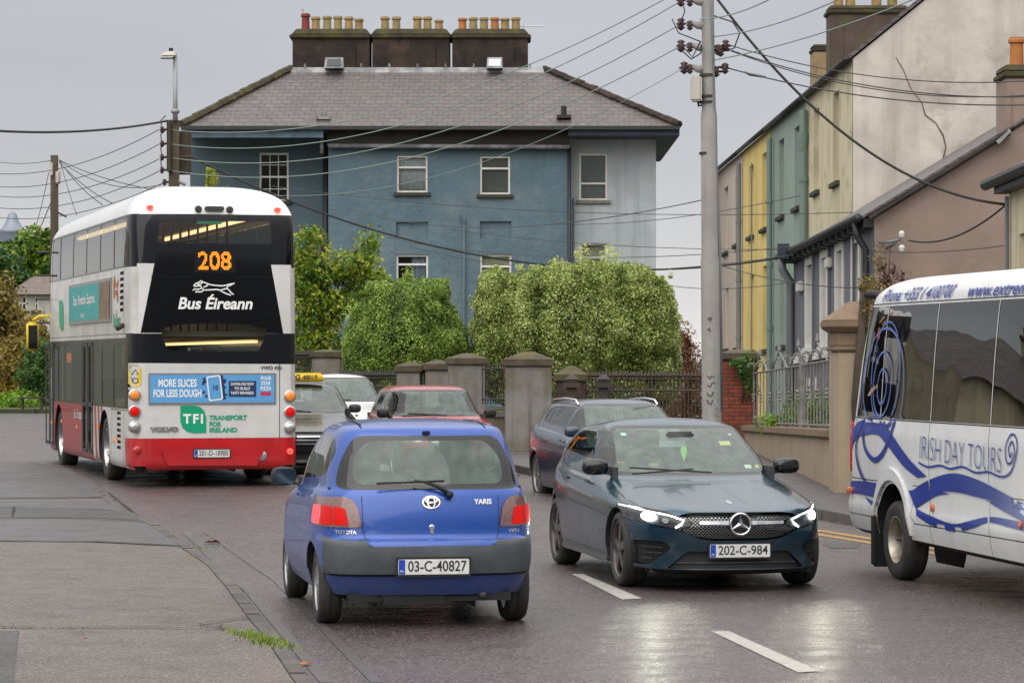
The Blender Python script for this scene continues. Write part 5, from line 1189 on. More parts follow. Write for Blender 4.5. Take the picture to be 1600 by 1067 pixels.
def flat(name, mat, pts, dz, build=True):
    """paving laid on the road surface, cut so that it follows the rise"""
    bm = bmesh.new(); V, T = tri2d([(p.x, p.y) for p in pts]); vs = [bm.verts.new((v[0], v[1], 0)) for v in V]
    for t in T:
        try: bm.faces.new([vs[i] for i in t])
        except ValueError: pass
    for d in DS: bmesh.ops.bisect_plane(bm, geom=bm.verts[:]+bm.edges[:]+bm.faces[:], plane_co=(0, d, 0), plane_no=(0, 1, 0))
    for v in bm.verts: v.co.z = gz(v.co.y)+dz
    bmesh.ops.recalc_face_normals(bm, faces=bm.faces); 
    if bm.faces and sum(f.normal.z for f in bm.faces) < 0: bmesh.ops.reverse_faces(bm, faces=bm.faces)
    me = bpy.data.meshes.new(name); bm.to_mesh(me); bm.free(); return struct(fin(me, name, mat))
def pxflat(name, mat, pl, dz): return flat(name, mat, [G(a, b) for a, b in pl], dz)
kl = [(560, 1190), (520, 1115), (480, 1067), (442, 1012), (407, 972), (372, 925), (340, 890), (303, 866), (251, 829), (200, 805), (167, 781), (147, 758), (105, 737), (54, 727), (10, 723)]
KL = [G(a, b) for a, b in kl]; KL[-1] = Vector((-14, KL[-2].y+.6, 0))
KH = .055
flat('pavement', 'pavement_asphalt', [Vector((-30, 8, 0)), Vector((KL[0].x-.16, 8, 0))]+[p-Vector((.115, 0, 0)) for p in KL]+[Vector((-30, KL[-1].y, 0))], KH)
m = MB()            # kerb stones with their joints
for i in range(len(KL)-2):
    a, b = KL[i], KL[i+1]; n_ = max(1, int((b-a).length/.9))
    for k in range(n_):
        p = a.lerp(b, k/n_+.004); q = a.lerp(b, (k+1)/n_-.004); random.seed(i*31+k); j = random.uniform(-.006, .006)
        zp, zq = gz(p.y)+KH+.006+j, gz(q.y)+KH+.006+j*.5; o = Vector((-.12, 0, 0)); f = Vector((.012*random.random(), 0, 0))
        m.hexa([(p.x+f.x, p.y, -.1), (q.x+f.x, q.y, -.1), (q.x+o.x, q.y, -.1), (p.x+o.x, p.y, -.1)], [(p.x+f.x, p.y, zp), (q.x+f.x, q.y, zq), (q.x+o.x, q.y, zq), (p.x+o.x, p.y, zp)])
struct(m.build('kerb', 'kerb_stone', bevel=.012))
pxflat('pavement', 'pavement_smooth', [(-300, 853), (0, 854), (150, 855), (296, 862), (246, 829), (196, 806), (162, 790), (-300, 786)], KH+.004)
pxflat('pavement', 'pavement_dark', [(-260, 816), (0, 817), (150, 817), (225, 822), (210, 812), (180, 806), (150, 803), (0, 800), (-260, 799)], KH+.008)
pxflat('pavement', 'pavement_smooth', [(-300, 784), (0, 785), (160, 784), (150, 772), (143, 758), (104, 740), (50, 730), (-300, 733)], KH+.008)
pxflat('pavement', 'pavement_dark', [(-100, 1000), (30, 998), (22, 1070), (20, 1140), (-100, 1140)], KH+.004)
def crack(pl, w, mat='joint', dz=KH+.013, name='pavement'):
    pts = [G(a, b) for a, b in pl]; P2 = [(p.x, p.y) for p in pts]; o = []
    for i in range(len(P2)-1):
        for k in range(6):
            t = k/6; random.seed(i*7+k); o.append((P2[i][0]+(P2[i+1][0]-P2[i][0])*t, P2[i][1]+(P2[i+1][1]-P2[i][1])*t+random.uniform(-.02, .02)))
    o.append(P2[-1]); V, Fs = ribbon(o, [w*(.6+.8*random.random()) for _ in o]); m = MB(); m.add([(x, y, gz(y)+dz) for x, y in V], Fs); return struct(m.build(name, mat, fix=False))
crack([(0, 854), (150, 855), (298, 863)], .05); crack([(0, 786), (100, 786), (160, 784)], .05); crack([(0, 800), (150, 803), (180, 806)], .03); crack([(0, 993), (60, 994), (200, 993), (355, 996)], .035)
crack([(0, 818), (100, 817), (225, 824)], .03); crack([(22, 800), (20, 815)], .03); crack([(355, 996), (310, 988), (390, 978)], .02); crack([(0, 755), (80, 753)], .03)
crack([(170, 770), (210, 802), (300, 862), (345, 915), (395, 968)], .045, 'joint', .004, 'road')
# right-hand pavement with its kerb
kr = [(560, 716), (740, 724), (835, 744), (1000, 770), (1285, 812), (1350, 824), (1450, 845), (1620, 885)]
KR = [G(a, b) for a, b in kr]+[Vector((9.5, 14, 0)), Vector((12, 6, 0))]
flat('pavement', 'pavement_smooth', [p+Vector((.14, .05, 0)) for p in KR]+[Vector((40, 6, 0)), Vector((40, 62, 0)), Vector((-3.2, 62, 0))], .11)
m = MB()
for i in range(len(KR)-1):
    a, b = KR[i], KR[i+1]; n_ = max(1, int((b-a).length/1.0)); d = (b-a).normalized(); nn = Vector((d.y, -d.x, 0)); nn = nn if nn.y > 0 or nn.x > 0 else -nn
    if nn.x < 0: nn = -nn
    for k in range(n_):
        p = a.lerp(b, k/n_+.004); q = a.lerp(b, (k+1)/n_-.004); zp, zq = gz(p.y)+.118, gz(q.y)+.118
        m.hexa([(p.x, p.y, -.1), (q.x, q.y, -.1), (q.x+nn.x*.15, q.y+nn.y*.15, -.1), (p.x+nn.x*.15, p.y+nn.y*.15, -.1)], [(p.x, p.y, zp), (q.x, q.y, zq), (q.x+nn.x*.15, q.y+nn.y*.15, zq), (p.x+nn.x*.15, p.y+nn.y*.15, zp)])
struct(m.build('kerb', 'kerb_stone', bevel=.012))
# road markings
for pl, mt in (([(893, 897), (911, 897), (1003, 935), (972, 937)], 'line_white'), ([(1110, 986), (1138, 986), (1281, 1049), (1247, 1051)], 'line_white'), ([(408, 736), (452, 736), (452, 741), (418, 741)], 'line_white'),
               ([(1230, 824), (1284, 828), (1500, 862), (1500, 865), (1284, 831.5), (1230, 827)], 'line_yellow'), ([(1225, 828), (1284, 834), (1500, 870), (1500, 873), (1284, 837.5), (1225, 831)], 'line_yellow'),
               ([(283, 831), (297, 831), (301, 836), (289, 836)], 'line_faded'), ([(315, 831), (330, 831), (333, 834), (322, 834)], 'line_faded'),
               ([(289, 836), (300, 836), (395, 920), (520, 1067), (500, 1067), (380, 922)], 'ghost_line'), ([(322, 834), (331, 834), (440, 905), (600, 1067), (580, 1067), (425, 906)], 'ghost_line')):
    pxflat('road_marking', mt, pl, .005)
pxflat('road_patch', 'pavement_dark', [(1284, 850), (1300, 846), (1345, 848), (1340, 856), (1300, 857)], .004)
# fallen leaves, tufts of grass
mk('leaf_brown', (.26, .07, .02), (.16, .05, .02), rough=.6, scale=20); mk('leaf_orange', (.42, .13, .015), (.3, .08, .01), rough=.6, scale=20)
def leaf(px, py, s, mat, label, dz=.01, group=None):
    c = G(px, py, dz); random.seed(int(px)); a = random.uniform(0, 6); V = []
    out = [(0, -1), (.35, -.6), (.8, -.5), (.5, -.1), (.75, .4), (.3, .45), (0, 1), (-.3, .45), (-.75, .4), (-.5, -.1), (-.8, -.5), (-.35, -.6)]
    for (x, y) in out: V.append((s*(x*cos(a)-y*sin(a)), s*(x*sin(a)+y*cos(a)), s*.35*abs(x)+random.random()*s*.15))
    V.append((0, 0, s*.02)); m = MB(); m.add(V, [(i, (i+1) % 12, 12) for i in range(12)]); o = m.build('fallen_leaf', mat, fix=False); o.location = c; tag(o, label, 'leaf', group)
leaf(332, 849, .095, 'leaf_brown', 'large curled brown leaf lying on the road past the end of the yellow lines')
leaf(180, 791, .05, 'leaf_brown', 'small brown leaf on the pavement joint near the bus rear wheel', KH+.02); leaf(139, 803, .03, 'leaf_orange', 'tiny pale leaf on the dark pavement strip', KH+.02); leaf(352, 912, .06, 'leaf_brown', 'flat brown leaf beside the kerb stones'); leaf(478, 1040, .05, 'leaf_orange', 'orange leaf by the kerb at the bottom of the picture'); leaf(132, 1015, .025, 'leaf_brown', 'tiny dark leaf in the middle of the near pavement', KH+.02)
for i in range(10):
    random.seed(i+50); leaf(random.uniform(800, 835), random.uniform(737, 746), random.uniform(.04, .07), 'leaf_orange', 'orange leaf in the little drift along the kerb behind the estate car', .02, 'orange leaves drifted against the kerb')
mk('grass', (.12, .20, .02), (.20, .26, .03), rough=.8, scale=6)
def grass(px, py, n, sx, sy, h, ang=0):
    c = G(px, py); m = MB()
    for i in range(n):
        random.seed(i+int(px)); u = random.gauss(0, .4); w = random.gauss(0, .4); x = c.x+u*sx*cos(ang)-w*sy*sin(ang); y = c.y+u*sx*sin(ang)+w*sy*cos(ang); a = random.uniform(0, 6); hh = h*random.uniform(.4, 1.2); b = hh*.6
        m.add([(x-.006*cos(a), y-.006*sin(a), KH), (x+.006*cos(a), y+.006*sin(a), KH), (x+b*cos(a+1)*.6, y+b*sin(a+1)*.6, KH+hh*.7), (x+b*cos(a+1), y+b*sin(a+1), KH+hh)], [(0, 1, 2), (0, 2, 3)])
    o = m.build('grass', 'grass', fix=False); o['kind'] = 'stuff'
grass(408, 1012, 520, .95, .13, .045, radians(-70)); grass(280, 862, 160, .45, .22, .022); grass(430, 1012, 60, .6, .05, .02, radians(-70)); grass(372, 930, 50, .8, .05, .015, radians(-75)); grass(120, 855, 60, 1.6, .06, .012); grass(60, 993, 50, .8, .04, .012); grass(300, 878, 60, .5, .12, .02, radians(-70))

# ================================================================ walls with openings
def wall_grid(mb, fn, u0, u1, v0, v1, holes, depth=.18, slope=None):
    us = sorted({u0, u1, *[h[0] for h in holes], *[h[1] for h in holes]}); vs = sorted({v0, v1, *[h[2] for h in holes], *[h[3] for h in holes]})
    for i in range(len(us)-1):
        for j in range(len(vs)-1):
            cu, cv = (us[i]+us[i+1])/2, (vs[j]+vs[j+1])/2
            if any(h[0] < cu < h[1] and h[2] < cv < h[3] for h in holes): continue
            mb.add([fn(us[i], vs[j], 0), fn(us[i+1], vs[j], 0), fn(us[i+1], vs[j+1], 0), fn(us[i], vs[j+1], 0)], [(0, 1, 2, 3)])
    for (a, b, c, d) in [h[:4] for h in holes]:
        q = [(a, c), (b, c), (b, d), (a, d)]
        for k in range(4):
            p, r = q[k], q[(k+1) % 4]; mb.add([fn(*p, 0), fn(*r, 0), fn(*r, depth), fn(*p, depth)], [(0, 1, 2, 3)])
    return mb
def fbox(mb, fn, u0, u1, v0, v1, d0, d1):
    p = [fn(u, v, d) for d in (d0, d1) for (u, v) in ((u0, v0), (u1, v0), (u1, v1), (u0, v1))]
    return mb.hexa(p[:4], p[4:])
mk('white_frame', (.80, .78, .74), (.70, .67, .62), rough=.45, scale=6, streak=((.35, .32, .28), .25, 8))
mk('pane', (.012, .014, .016), rough=.03, spec=.8); mk('net', (.85, .85, .85), (.7, .7, .72), rough=.9, scale=9, stretch=(1, 1, .3)); mk('curtain', (.6, .68, .8), (.4, .48, .6), rough=.9, scale=14, stretch=(1, 1, .1)); mk('blind', (.8, .72, .5), (.72, .65, .45), rough=.8, scale=3); mk('blind_grey', (.27, .27, .25), (.2, .2, .19), rough=.8, scale=3)
def window(root, fn, h, style, depth=.12, sillmat='dark_sill', sill=True, ring=.06, surround=None):
    a, b, c, d = h[:4]; m = MB(); t = ring; y0, y1 = depth-.05, depth+.02
    fbox(m, fn, a, a+t, c, d, y0, y1); fbox(m, fn, b-t, b, c, d, y0, y1); fbox(m, fn, a+t, b-t, c, c+t, y0, y1); fbox(m, fn, a+t, b-t, d-t, d, y0, y1)
    mid = c+(d-c)*(.5 if style in ('bars', 'sash') else .36 if style == 'low' else .68)
    fbox(m, fn, a+t, b-t, mid-t*.5, mid+t*.5, y0+.012, y1)
    if style == 'bars':
        for k in (1, 2): x = a+t+(b-a-2*t)*k/3; fbox(m, fn, x-.012, x+.012, c+t, d-t, y0+.02, y1-.01)
        for k in (.25, .75): z = c+(d-c)*k; fbox(m, fn, a+t, b-t, z-.012, z+.012, y0+.022, y1-.012)
    w = m.build('window', 'white_frame', root)
    m = MB(); fbox(m, fn, a+t*.6, b-t*.6, c+t*.6, d-t*.6, depth+.022, depth+.03); m.build('pane', 'thin_pane', w)
    if style in ('net', 'curtain', 'blind', 'blind_grey', 'low'):
        m = MB()
        if style == 'curtain':
            xm = a+(b-a)*.48
            for k in range(8): x = xm+(b-xm)*k/8; m.tube([fn(x+.03, c+.02, depth+.12), fn(x+.03, d-.02, depth+.12)], .034, 6)
            o = m.build('curtain', 'curtain', w, smooth=True)
        elif style == 'net':
            for k in range(14): x = a+(b-a)*(k+.5)/14; m.tube([fn(x, c+.02, depth+.12), fn(x, d-.02, depth+.12)], (b-a)/14*.62, 6)
            o = m.build('net_curtain', 'net', w, smooth=True)
        else:
            n_ = 18
            for k in range(n_): z = c+(d-c)*(k+.5)/n_; fbox(m, fn, a+.04, b-.04, z-(d-c)/n_*.47, z+(d-c)/n_*.47, depth+.06, depth+.065)
            o = m.build('blind', 'blind_grey' if style == 'low' else style, w)
    m = MB(); fbox(m, fn, a-.1, b+.1, c-.1, d+.1, depth+.6, depth+.62); m.build('room_back', 'interior', w)
    if sill: m = MB(); fbox(m, fn, a-.10, b+.10, c-.11, c, -.10, depth); m.build('sill', sillmat, w, bevel=.01)
    return w
glassmat('thin_pane', (.75, .78, .78), .9, .02, 1.45)
def P_(px, py, D): return P(px, py, D)
# ---------------------------------------------------------------- the big hipped-roof house
mk('blue_render', (.108, .175, .218), (.088, .142, .178), rough=.8, scale=1.6, bump=.9, bscale=5, c3=(.145, .20, .225), s3=.6, streak=((.06, .08, .09), .3, 4), bdist=.05)
mk('blue_render_dark', (.095, .145, .175), (.08, .125, .15), rough=.8, scale=.8, bump=.5, bscale=6)
mk('pale_render', (.46, .52, .55), (.36, .42, .45), rough=.8, scale=1.0, bump=.3, bscale=7, c3=(.40, .44, .45), s3=.7, streak=((.16, .18, .18), .5, 3))
mk('fascia_blue', (.10, .17, .24), (.06, .09, .12), rough=.6, scale=2.5); mk('fascia_navy', (.020, .035, .065), (.014, .022, .04), rough=.6, scale=2)
mk('fascia_black', (.018, .014, .013), (.04, .03, .027), rough=.7, scale=1.6, bump=.4, bscale=8)
mk('dark_sill', (.055, .05, .04), (.035, .04, .025), rough=.8, scale=5); mk('pale_sill', (.25, .24, .22), (.14, .13, .11), rough=.8, scale=5)
mk('soot_brick', (.038, .024, .018), (.016, .013, .012), rough=.9, scale=1.5, bump=.6, bscale=10, c3=(.075, .045, .032), s3=.9, t3=(.52, .7))
mk('moss_stone', (.070, .058, .032), (.038, .030, .022), rough=.95, scale=2.5, bump=.5, bscale=14, c3=(.085, .085, .018), s3=1.7, t3=(.5, .7))
mk('pot_buff', (.40, .26, .09), (.26, .18, .08), rough=.8, scale=5, c3=(.12, .11, .04), s3=3, t3=(.5, .68)); mk('pot_orange', (.46, .17, .04), (.34, .14, .05), rough=.8, scale=4); mk('pot_red', (.24, .035, .03), (.16, .03, .03), rough=.7, scale=4); mk('pot_mossy', (.24, .19, .09), (.34, .25, .11), rough=.9, scale=4)
mk('lead', (.30, .30, .31), (.14, .14, .15), rough=.6, scale=1.8, ramp=(.4, .55)); mk('pipe_black', (.02, .022, .025), rough=.5)
def slates(name, c, c2, cm, rw, rh, ax='x'):
    m = bpy.data.materials.new(name); m.use_nodes = True; n = m.node_tree.nodes; l = m.node_tree.links.new; b = n['Principled BSDF']
    t = n.new('ShaderNodeTexCoord'); s = n.new('ShaderNodeSeparateXYZ'); l(t.outputs['Object'], s.inputs[0]); cb = n.new('ShaderNodeCombineXYZ'); l(s.outputs['X' if ax == 'x' else 'Y'], cb.inputs[0]); l(s.outputs['Z'], cb.inputs[1])
    br = n.new('ShaderNodeTexBrick'); br.inputs['Scale'].default_value = 1; br.inputs['Brick Width'].default_value = rw; br.inputs['Row Height'].default_value = rh; br.inputs['Mortar Size'].default_value = .010; br.inputs['Mortar Smooth'].default_value = .1
    br.inputs['Color1'].default_value = (*c, 1); br.inputs['Color2'].default_value = (*c2, 1); br.inputs['Mortar'].default_value = (*cm, 1); br.offset = .5; l(cb.outputs[0], br.inputs['Vector'])
    nn = n.new('ShaderNodeTexNoise'); nn.inputs['Scale'].default_value = .9; nn.inputs['Detail'].default_value = 7; l(t.outputs['Object'], nn.inputs['Vector']); r = n.new('ShaderNodeMapRange'); l(nn.outputs[0], r.inputs[0]); r.inputs[1].default_value = .5; r.inputs[2].default_value = .8; r.inputs[4].default_value = .5
    x = n.new('ShaderNodeMixRGB'); l(r.outputs[0], x.inputs[0]); l(br.outputs[0], x.inputs[1]); x.inputs[2].default_value = (.10, .075, .04, 1)
    n2 = n.new('ShaderNodeTexNoise'); n2.inputs['Scale'].default_value = 5; l(t.outputs['Object'], n2.inputs['Vector']); r2 = n.new('ShaderNodeMapRange'); l(n2.outputs[0], r2.inputs[0]); r2.inputs[1].default_value = .3; r2.inputs[2].default_value = .7; r2.inputs[3].default_value = .75; r2.inputs[4].default_value = 1.25
    y = n.new('ShaderNodeMixRGB'); y.blend_type = 'MULTIPLY'; y.inputs[0].default_value = 1; l(x.outputs[0], y.inputs[1]); l(r2.outputs[0], y.inputs[2]); l(y.outputs[0], b.inputs['Base Color'])
    bp = n.new('ShaderNodeBump'); bp.inputs['Strength'].default_value = .6; bp.inputs['Distance'].default_value = .02; bp.invert = True; l(br.outputs['Fac'], bp.inputs['Height']); l(bp.outputs[0], b.inputs['Normal']); b.inputs['Roughness'].default_value = .48
    MATS[name] = m; return m
slates('slate', (.098, .078, .074), (.064, .052, .052), (.020, .017, .016), .33, .145); slates('slate_side', (.115, .10, .105), (.085, .075, .083), (.035, .03, .033), .33, .145, 'y')
def brickmat(name, c, c2, cm, rw=.225, rh=.075):
    m = slates(name, c, c2, cm, rw, rh); m.node_tree.nodes['Principled BSDF'].inputs['Roughness'].default_value = .85; return m
HB = thing('hip_roof_house', 'large blue rendered house with hipped slate roof and three sooty chimney stacks', 'house', P(660, 700, 89))
HB.location = (0, 0, 0); HB.matrix_basis = Matrix.Identity(4)
def part(mb, name, mat, par, **k): return mb.build(name, mat, par, **k)
def front(D): return lambda u, v, d: Vector((u, D+d, v))
def hx(px, D): return (px-800)/F*D
def hz(py, D): return CZ+(H-py)/F*D
def hole(x0, x1, y0, y1, D): return (hx(x0, D), hx(x1, D), hz(y1, D), hz(y0, D))
gb = -.5
D = 90.3; hl_ = [hole(405, 451, 239, 314, D), hole(405, 451, 400, 470, D)]
m = MB(); wall_grid(m, front(D), hx(297, D), hx(514, D), gb, hz(203, D), hl_); m.add([(hx(297, D), D, gb), (hx(297, D), D+10, gb), (hx(297, D), D+10, hz(203, D)), (hx(297, D), D, hz(203, D))], [(0, 1, 2, 3)]); wl = part(m, 'wall', 'blue_render_dark', HB, fix=False)
window(HB, front(D), hl_[0], 'bars'); window(HB, front(D), hl_[1], 'bars')
D = 89.0; hc = [hole(620, 668, 243, 301, D), hole(750, 797, 244, 304, D), hole(619, 669, 398, 445, D), hole(750, 799, 398, 455, D)]
blank = [hole(619, 669, 347, 373, D), hole(750, 799, 346, 373, D)]
m = MB(); wall_grid(m, front(D), hx(513, D), hx(889, D), gb, hz(229, D), hc+blank)
for b_ in blank: m.add([(b_[0], D+.10, b_[2]), (b_[1], D+.10, b_[2]), (b_[1], D+.10, b_[3]), (b_[0], D+.10, b_[3])], [(0, 1, 2, 3)])
for xx in (513, 889): m.add([(hx(xx, D), D, gb), (hx(xx, D), D+2, gb), (hx(xx, D), D+2, hz(229, D)), (hx(xx, D), D, hz(229, D))], [(0, 1, 2, 3)])
part(m, 'wall', 'blue_render', HB, fix=False)
for h_, st in zip(hc, ('net', 'blind_grey', 'curtain', 'blind')): window(HB, front(D), h_, st)
D = 89.7; hr_ = [hole(905, 949, 240, 313, D), hole(906, 949, 380, 450, D)]
m = MB(); wall_grid(m, front(D), hx(889.5, D), hx(1025, D), gb, hz(214, D), hr_); m.add([(hx(1025, D), D, gb), (hx(1025, D), D+10, gb), (hx(1025, D), D+10, hz(214, D)), (hx(1025, D), D, hz(214, D))], [(0, 1, 2, 3)]); part(m, 'wall', 'pale_render', HB, fix=False)
window(HB, front(D), hr_[0], 'low', sillmat='pale_sill'); window(HB, front(D), hr_[1], 'blind', sillmat='pale_sill')
# roof
De, Dr = 88.3, 94.0; ze = hz(198, De); zr = hz(110, Dr); A_l, A_r = hx(283, De), hx(1062, De); R_l, R_r = hx(455, Dr), hx(850, Dr); Db = 2*Dr-De
m = MB(); m.add([(A_l, De, ze), (A_r, De, ze), (R_r, Dr, zr), (R_l, Dr, zr)], [(0, 1, 2, 3)]); m.add([(A_l, Db, ze), (A_r, Db, ze), (R_r, Dr, zr), (R_l, Dr, zr)], [(3, 2, 1, 0)])
rf = part(m, 'roof', 'slate', HB, fix=False)
m = MB(); m.add([(A_l, De, ze), (R_l, Dr, zr), (A_l, Db, ze)], [(0, 1, 2)]); m.add([(A_r, De, ze), (R_r, Dr, zr), (A_r, Db, ze)], [(2, 1, 0)]); part(m, 'hip_end', 'slate_side', rf, fix=False)
m = MB(); rs = [(A_l, De, ze), (R_l, Dr, zr)]
def lump(a, b, n, r):
    m = MB(); a, b = Vector(a), Vector(b)
    for i in range(n):
        random.seed(i*3+n); p = a.lerp(b, i/n); q = a.lerp(b, (i+.96)/n); o = Vector((0, 0, r*.5+random.uniform(-.015, .015))); m.tube([p+o, q+o], r*random.uniform(.9, 1.1), 6)
    return m
part(lump((A_l, De, ze), (R_l, Dr, zr), 26, .13), 'hip_tiles', 'moss_stone', rf, smooth=40); part(lump((A_r, De, ze), (R_r, Dr, zr), 30, .12), 'hip_tiles', 'soot_brick', rf, smooth=40)
m = MB(); m.hexa([(R_l, Dr-.32, zr-.17), (R_r, Dr-.32, zr-.17), (R_r, Dr+.2, zr-.17), (R_l, Dr+.2, zr-.17)], [(R_l, Dr-.10, zr+.08), (R_r, Dr-.10, zr+.08), (R_r, Dr+.2, zr+.08), (R_l, Dr+.2, zr+.08)])
for k in range(9): x = R_l+(R_r-R_l)*(k+.5)/9; m.tube([(x, Dr-.1, zr+.05), (x, Dr-.1, zr+.2)], .035, 6)
part(m, 'ridge_flashing', 'lead', rf)
m = MB(); m.box(A_l, A_r, De, De+.04, ze-.06, ze+.02); m.box(A_l, A_r, De-.10, De, ze-.10, ze); part(m, 'gutter', 'pipe_black', HB)
m = MB(); m.box(hx(888, De), A_r, De+.05, De+.12, hz(212, De), ze-.06); m.box(A_r-.08, A_r, De+.12, Db, hz(212, De), ze-.06); part(m, 'fascia', 'fascia_navy', HB)
m = MB(); m.hexa([(hx(888, De), De+.1, hz(213, De)), (A_r-.05, De+.1, hz(213, De)), (A_r-.05, Db, hz(213, De)), (hx(1026, 89.7), Db, hz(213, De))], [(hx(888, De), De+.1, hz(211.5, De)), (A_r-.05, De+.1, hz(211.5, De)), (A_r-.05, Db, hz(211.5, De)), (hx(888, 89.7), Db, hz(211.5, De))]); part(m, 'soffit', 'fascia_navy', HB)
m = MB(); m.box(A_l, hx(505, De), De+.06, De+.16, hz(215, De), hz(203, De)); part(m, 'fascia', 'fascia_blue', HB)
m = MB(); m.box(A_l, hx(514, De), De+.16, 90.2, hz(206, De), hz(204, De)); part(m, 'soffit', 'fascia_black', HB)
m = MB(); m.box(hx(510, 88.8), hx(888, 88.8), 88.8, 90, hz(229, 88.8), hz(202, 88.8)); part(m, 'fascia', 'fascia_black', HB)
m = MB(); m.tube([(hx(513, 88.7), 88.7, hz(228, 88.7)), (hx(700, 88.7), 88.7, hz(229, 88.7)), (hx(890, 88.7), 88.7, hz(230, 88.7))], .07, 8); part(m, 'gutter', 'lead', HB, smooth=True)
for (px, y0, y1, r, Dp, mt) in ((509, 205, 700, .09, 89.9, 'pipe_black'), (503, 203, 240, .06, 88.9, 'lead'), (889.5, 230, 700, .055, 88.9, 'pipe_black'), (725, 340, 700, .045, 88.92, 'blue_render_dark'), (896, 310, 700, .03, 89.6, 'fascia_blue')):
    m = MB(); m.tube([(hx(px, Dp), Dp, hz(y1, Dp)), (hx(px, Dp), Dp, hz(y0, Dp))], r, 8); part(m, 'downpipe', mt, HB, smooth=True)
m = MB(); m.tube([(hx(725, 88.9), 88.9, hz(350, 88.9)), (hx(722, 88.9), 88.9, hz(340, 88.9)), (hx(718, 88.9), 88.9, hz(335, 88.9))], .04, 6); part(m, 'downpipe', 'blue_render_dark', HB)
def chimney(par, x0, x1, z0, z1, D0, D1, capz, pots, mat='soot_brick', capmat='moss_stone', over=.1, chamfer=.0):
    m = MB(); m.box(x0, x1, D0, D1, z0, z1-capz); n_ = 2
    m.box(x0+(x1-x0)*.18, x1-(x1-x0)*.18, D0-.06, D0, z0+.4, z1-capz-.25)
    c = m.build('chimney', mat, par, bevel=.02)
    m = MB(); m.box(x0-over, x1+over, D0-over, D1+over, z1-capz, z1-capz+.12); m.hexa([(x0-over*.4, D0-over*.4, z1-capz+.12), (x1+over*.4, D0-over*.4, z1-capz+.12), (x1+over*.4, D1+over*.4, z1-capz+.12), (x0-over*.4, D1+over*.4, z1-capz+.12)], [(x0+chamfer, D0+.05, z1), (x1-chamfer, D0+.05, z1), (x1-chamfer, D1-.05, z1), (x0+chamfer, D1-.05, z1)])
    m.build('chimney_cap', capmat, c, bevel=.03)
    for (x, h_, r, mt) in pots:
        m = MB(); m.lathe([(r*1.05, -.05), (r*.92, h_*.78), (r*1.22, h_*.82), (r*1.22, h_*.92), (r*1.05, h_*.95), (r*1.05, h_), (r*.8, h_), (r*.75, h_*.6)], 14, 'z', (x, (D0+D1)/2, z1)); m.build('chimney_pot', mt, c, smooth=35)
    return c
Dc = 95.2
def cpx(px): return hx(px, Dc)
pots = [[(475, 27, 'pot_red'), (491, 22, 'pot_buff'), (509, 23, 'pot_mossy'), (526, 23, 'pot_mossy'), (543, 22, 'pot_buff'), (559, 19, 'pot_buff')], [(600, 22, 'pot_mossy'), (618, 22, 'pot_mossy'), (651, 22, 'pot_buff'), (667, 22, 'pot_mossy'), (685, 17, 'pot_buff')], [(722, 20, 'pot_orange'), (739, 21, 'pot_mossy'), (756, 21, 'pot_mossy'), (773, 21, 'pot_orange'), (789, 20, 'pot_buff'), (806, 21, 'pot_buff')]]
for (x0, x1), pp in zip(((457, 577.5), (581.5, 702.5), (706.5, 825)), pots):
    chimney(HB, cpx(x0), cpx(x1), zr-1.5, hz(45, Dc), Dc, Dc+1.5, .32, [(cpx(a), h_/F*(Dc+.7), .135, mt) for a, h_, mt in pp], chamfer=.12)
for (px, py, w, lit) in ((522, 98, 30, 'pane'), (773, 98, 25, 'sky_pane')):
    if lit == 'sky_pane': mk('sky_pane', (.6, .62, .64), rough=.1, spec=.8)
    x = hx(px, 93.6); z = hz(py, 93.6); ww = w/F*93.6/2; m = MB(); m.hexa([(x-ww, 93.4, z-.20), (x+ww, 93.4, z-.20), (x+ww, 93.9, z-.20), (x-ww, 93.9, z-.20)], [(x-ww*.92, 93.65, z+.17), (x+ww*.92, 93.65, z+.17), (x+ww*.92, 94.0, z+.17), (x-ww*.92, 94.0, z+.17)]); k = m.build('roof_light', 'lead', HB)
    m = MB(); m.hexa([(x-ww*.75, 93.425, z-.13), (x+ww*.75, 93.425, z-.13), (x+ww*.75, 93.5, z-.13), (x-ww*.75, 93.5, z-.13)], [(x-ww*.7, 93.60, z+.11), (x+ww*.7, 93.60, z+.11), (x+ww*.7, 93.7, z+.11), (x-ww*.7, 93.7, z+.11)]); m.build('pane', lit, k)
for (px, py) in ((506, 184), (881, 182)):
    x = hx(px, 89.2); z = hz(py, 89.2); m = MB(); m.box(x-.22, x+.22, 88.85, 89.6, z-.08, z+.02); m.tube([(x, 89.3, z), (x, 89.3, z+.32 if px > 800 else z+.16)], .09, 8); m.build('roof_vent', 'lead' if px < 800 else 'fascia_black', HB)
an = MB(); an.tube([(hx(818, 96), 96, hz(60, 96)), (hx(818, 96), 96, hz(38, 96))], .02, 5); an.tube([(hx(812, 96), 96, hz(41, 96)), (hx(848, 96), 96, hz(41, 96))], .018, 5)
for k in range(9): x = hx(820+k*3.3, 96); an.tube([(x, 95.8, hz(43.5, 96)), (x, 96.2, hz(38.5, 96))], .008, 4)
an.build('aerial', 'silver', HB)
